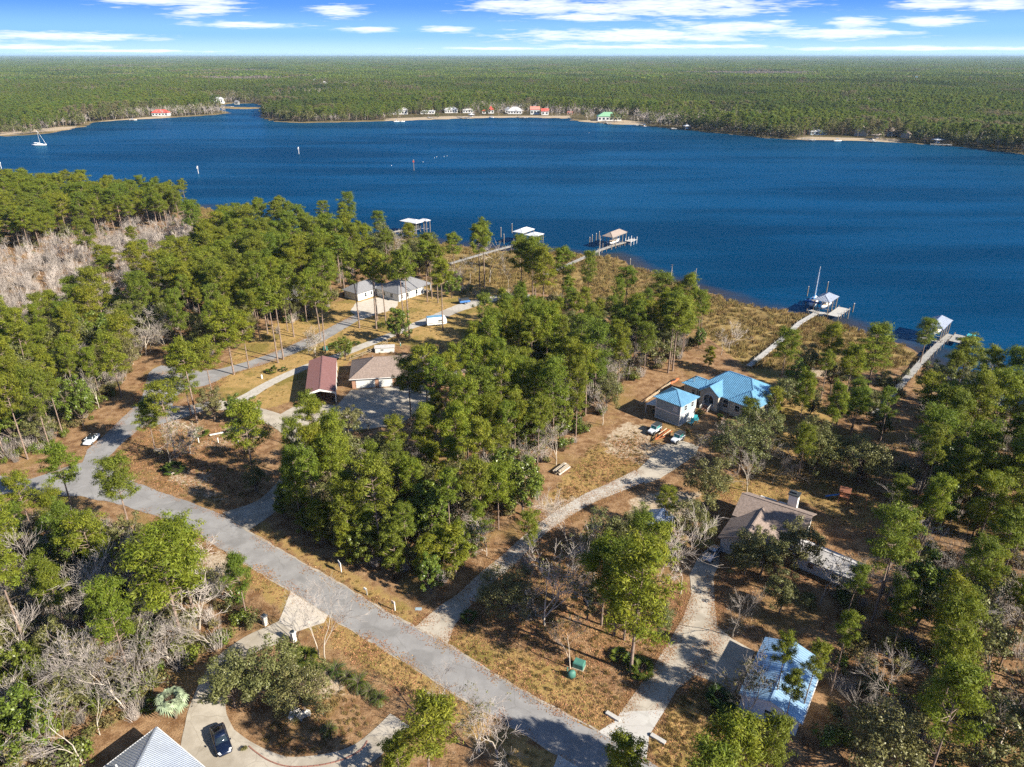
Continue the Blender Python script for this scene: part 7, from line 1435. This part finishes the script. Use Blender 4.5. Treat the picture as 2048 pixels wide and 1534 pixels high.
tf = np.concatenate([fill(p, n, 400 + i, 3, 0.16, 0.42, 0.15, -0.02) for i, (p, n) in enumerate([([(470,700),(690,600),(800,560),(930,555),(1060,610),(940,700),(690,730),(520,820),(430,760)], 2600), ([(470,1110),(850,1340),(1130,1525),(1060,1560),(760,1350),(470,1150)], 1500), ([(505,1060),(830,1250),(850,1235),(520,1045)], 500), ([(890,1290),(1200,1460),(1300,1340),(1380,1190),(1130,1080),(960,1190)], 1800), ([(1300,1500),(1340,1410),(1400,1360),(1520,1460),(1560,1540),(1330,1560)], 900), ([(1080,1020),(1180,890),(1290,850),(1290,940),(1120,1030)], 900), ([(1400,980),(1560,860),(1560,740),(1720,800),(1780,1020),(1700,1060),(1600,1000)], 2600), ([(240,940),(300,850),(480,870),(540,1000),(380,1005)], 900), ([(600,1340),(720,1400),(740,1480),(560,1520),(520,1480)], 400)])])
scatter('dry_grass', 'short dry winter grass tufts on lawns and verges', 'grass', tf, [tuft(11), tuft(12), tuft(13)])
# --- palms and shrubs one can count
def plant(name, protos, x, y, s, label, cat, group=None, names=('stem', 'fronds')):
    p = G(x, y); t = thing(name, label, cat, (p[0], p[1], -0.02), _rt.uniform(0, 6.28), group); t.scale = (s, s, s)
    for nm, me in zip(names, protos): link(nm, me, t)
    return t
for i, (x, y, s, lb) in enumerate([(545,745,1.25,'palmetto clump at the left end of the bed by the shaded road'),(568,742,1.0,'palmetto clump at the right end of the bed by the shaded road'),(668,698,1.2,'palmetto clump behind the maroon carport'),
    (403,872,1.3,'yellow-green palmetto clump behind the white posts'),(463,868,1.2,'palmetto clump on white sand right of the low white rail'),(350,945,1.3,'palmetto clump at the foot of the white leaning tree'),(334,940,0.9,'smaller palmetto clump beside the white stones'),
    (938,1240,1.3,'dark palmetto clump at the right edge of the drive apron'),(763,655,1.0,'round palmetto shrub before the grey-roofed house'),(712,690,1.0,'palmetto by the thin pale trunk on the gravel lane'),
    (590,1315,1.1,'palm in the middle of the yellow-green palm bed'),(610,1325,1.25,'largest palm of the yellow-green palm bed'),(632,1345,1.0,'palm at the right end of the yellow-green palm bed'),(575,1300,0.9,'palm nearest the gateway pillar'),
    (615,1350,1.0,'front palm of the yellow-green palm bed'),(590,1335,1.1,'palm at the front left of the yellow-green palm bed'),(1262,1330,1.3,'palmetto clump at the foot of the tall pale-trunked pine'),(1280,1345,1.2,'palmetto clump beside the right drive'),(1240,1315,1.0,'palmetto clump left of the tall pale-trunked pine'),(508,853,0.6,'tiny palmetto at the foot of the right small broadleaf tree'),
    (1440,1405,1.2,'palmetto clump below the garage pad'),(1460,1440,1.3,'palmetto clump under the dark stemmed bare tree'),(300,1420,1.2,'bright palmetto clump left of the silver palm')]):
    plant('palmetto', PALMS[i % 3], x, y, s, lb, 'palm', 'palmettos')
for i, (x, y, s, lb) in enumerate([(673,1345,1.0,'first sago palm of the row right of the ivy trunks'),(695,1360,1.05,'second sago palm of the row along the bank'),(717,1372,1.15,'third and fullest sago palm of the row along the bank'),(738,1390,0.9,'fourth sago palm of the row along the bank'),(758,1402,0.85,'last sago palm of the row, in the shade'),(658,1465,0.95,'lone sago palm inside the loop drive')]):
    plant('sago_palm', SAGOS[i % 2], x, y, s, lb, 'palm', 'sago palms')
plant('silver_palm', SILVER, 352, 1436, 0.95, 'silvery fan palm beside the grey metal roof', 'palm', names=('stem', 'fronds'))
for x, y, s, i, lb in [(1440,905,1.0,0,'rounded brown shrub on the bed beside the drive turn'),(1375,865,0.8,1,'dark shrub at the foot of the two-storey garage'),(1400,830,1.0,0,'shrub left of the house steps'),(1440,838,0.9,3,'shrub right of the house steps'),(490,1500,0.5,1,'small yellow shrub on the brick-edged bed'),(655,1425,0.7,0,'small shrub in the shade inside the loop drive'),
                       (540,870,1.3,2,'grey-brown bush at the wood tip by the drive'),(1395,600,0.8,0,'low shrub at the marsh end left of the snags'),(505,905,1.2,0,'bush left of the wood tip')]:
    plant('shrub', SHRUBS[i], x, y, s, lb, 'shrub', names=('stems', 'foliage'))
# ------------------------------------------------------------------ the far woods across the river
FP = [pine(200 + i, 17.0, cb, rc, 0.55, 1.9, 1.0, 'far_needles') for i, (cb, rc) in enumerate([(0.40,3.4),(0.5,3.0),(0.45,3.8),(0.35,3.2)])]
FO = [broad(220 + i, 11.0, 4.6, 'oak_leaves', 'oak_bark', 30, 0.95, 0.15, 26) for i in range(2)]
FB = [bare(230 + i, 11.0, 0.5, 'grey_twig', 'grey_twig', 3, 0.16, 0.3) for i in range(2)]
ROOFS_FAR = []
def far_trees():
    rg = np.random.default_rng(77); out = []
    y = 560.0
    while y < 2300:
        sp = 5.6 + max(0, (y - 900)) * 0.0016
        hw = y * 0.80 + 60; xs = np.arange(-hw, hw, sp); xx = xs + rg.uniform(-0.48, 0.48, len(xs)) * sp; yy = y + rg.uniform(-0.5, 0.5, len(xs)) * sp
        out.append(np.stack([xx, yy], 1)); y += sp * 0.95
    c = np.concatenate(out); s_, near = land_sd(c[:, 0], c[:, 1]); ok = (s_ > 7) & ~near & ~inpoly(c[:, 0], c[:, 1], ISLE)
    thin = rg.uniform(0, 1, len(c)) < 0.10
    for p in FARCLEAR: ok &= ~inpoly(c[:, 0], c[:, 1], p) | thin
    c = c[ok]; s_ = s_[ok]; m = len(c)
    pn = np.sin(c[:, 0] * 0.011 + 2 * np.sin(c[:, 1] * 0.006)) + np.sin(c[:, 1] * 0.013 + 1.7 * np.sin(c[:, 0] * 0.008)); left = np.clip((-c[:, 0] - 50) / 500, 0, 1)
    r = rg.uniform(0, 1, m); belt = np.clip(1 - s_ / 45, 0, 1)
    pb = np.clip(0.05 + 0.13 * left + 0.25 * belt + np.where(pn > 1.05, 0.7, 0), 0, 0.85); po = np.clip(0.10 + 0.30 * belt, 0, 0.5)
    ix = np.where(r < pb, 6 + rg.integers(0, 2, m), np.where(r < pb + po, 4 + rg.integers(0, 2, m), rg.integers(0, 4, m)))
    sc = rg.uniform(0.7, 1.2, m) * (0.88 + 0.22 * pn / 2) * (1 + 0.15 * belt)
    keep = rg.uniform(0, 1, m) > 0.06; c, ix, sc, m = c[keep], ix[keep], sc[keep], keep.sum()
    return np.stack([c[:, 0], c[:, 1], np.full(m, -0.1), sc, rg.uniform(0, 6.28, m), ix], 1)
def patch(seed, size, n, hr, leaf, per, rr, m_='far_needles'):
    rng = np.random.default_rng(seed); parts = []
    for i in range(n):
        c = np.array([rng.uniform(-size / 2, size / 2), rng.uniform(-size / 2, size / 2), rng.uniform(*hr)]); P, N = clump(c, rr * rng.uniform(0.8, 1.25), per, rng, 0.85); parts.append(leaves(P, N, leaf, leaf * 0.7, rng, 0.4))
    return leaf_mesh('canopy', parts, MATS[m_], rng)
def patches(y0, y1, step, seed, n, f=1.0):
    rg = np.random.default_rng(seed); out = []; y = y0
    while y < y1:
        hw = y * 0.82 + step; xs = np.arange(-hw, hw, step); out.append(np.stack([xs + rg.uniform(-0.2, 0.2, len(xs)) * step, np.full(len(xs), y), np.zeros(len(xs)), rg.uniform(0.85, 1.2, len(xs)), rg.integers(0, 4, len(xs)) * math.pi / 2 + rg.uniform(-0.3, 0.3, len(xs)), np.where(np.sin(xs * 0.0031 * f + 2 * np.sin(y * 0.0017 * f)) + np.sin(y * 0.0041 * f + 1.7 * np.sin(xs * 0.0023 * f)) > 1.25, n, rg.integers(0, n, len(xs)))], 1)); y += step
    return np.concatenate(out)
FARCLEAR = FARBEACH + [GP(p, 0) for p in ([(770,240),(1275,240),(1275,232),(1130,227),(900,226),(770,231)],[(1185,250),(1300,252),(1300,242),(1185,238)],[(1615,282),(1830,288),(1830,276),(1615,270)],[(425,216),(520,216),(520,205),(425,207)],[(290,240),(350,237),(350,231),(290,231)],[(620,178),(700,178),(700,172),(620,172)])]
scatter('far_wood', 'green pine and oak wood across the river', 'wood', far_trees(), FP + FO + FB)
scatter('distant_wood', 'unbroken pine wood running to the horizon', 'wood', patches(2300, 9000, 62, 5, 3), [patch(i, 72, 95, (6, 14), 3.0, 20, 4.0) for i in range(3)] + [patch(7, 72, 80, (3, 9), 2.4, 20, 4.0, 'far_bare')])
scatter('horizon_wood', 'hazy forest on the horizon', 'wood', patches(9000, 34000, 300, 6, 2, 0.3), [patch(10 + i, 330, 260, (4, 11), 13.0, 10, 12.0) for i in range(2)] + [patch(17, 330, 240, (2, 7), 12.0, 10, 12.0, 'far_bare')])
# ------------------------------------------------------------------ the air: thin even haze
def build_haze():
    m = bpy.data.materials.new('haze'); m.use_nodes = True; nt = m.node_tree; nt.nodes.clear()
    out = nd(nt, 'ShaderNodeOutputMaterial'); vo = nd(nt, 'ShaderNodeVolumePrincipled')
    vo.inputs['Color'].default_value = (0.52, 0.76, 1.0, 1); vo.inputs['Density'].default_value = 3.6e-5; vo.inputs['Anisotropy'].default_value = 0.0
    lk(nt, vo.outputs[0], out.inputs['Volume'])
    o = MB().box(-39500, 39500, -250, 43500, -6.0, 84.0).build('haze', m, None); tag(o, 'thin blue haze over the river and the far woods', 'haze', kind='stuff')
build_haze()
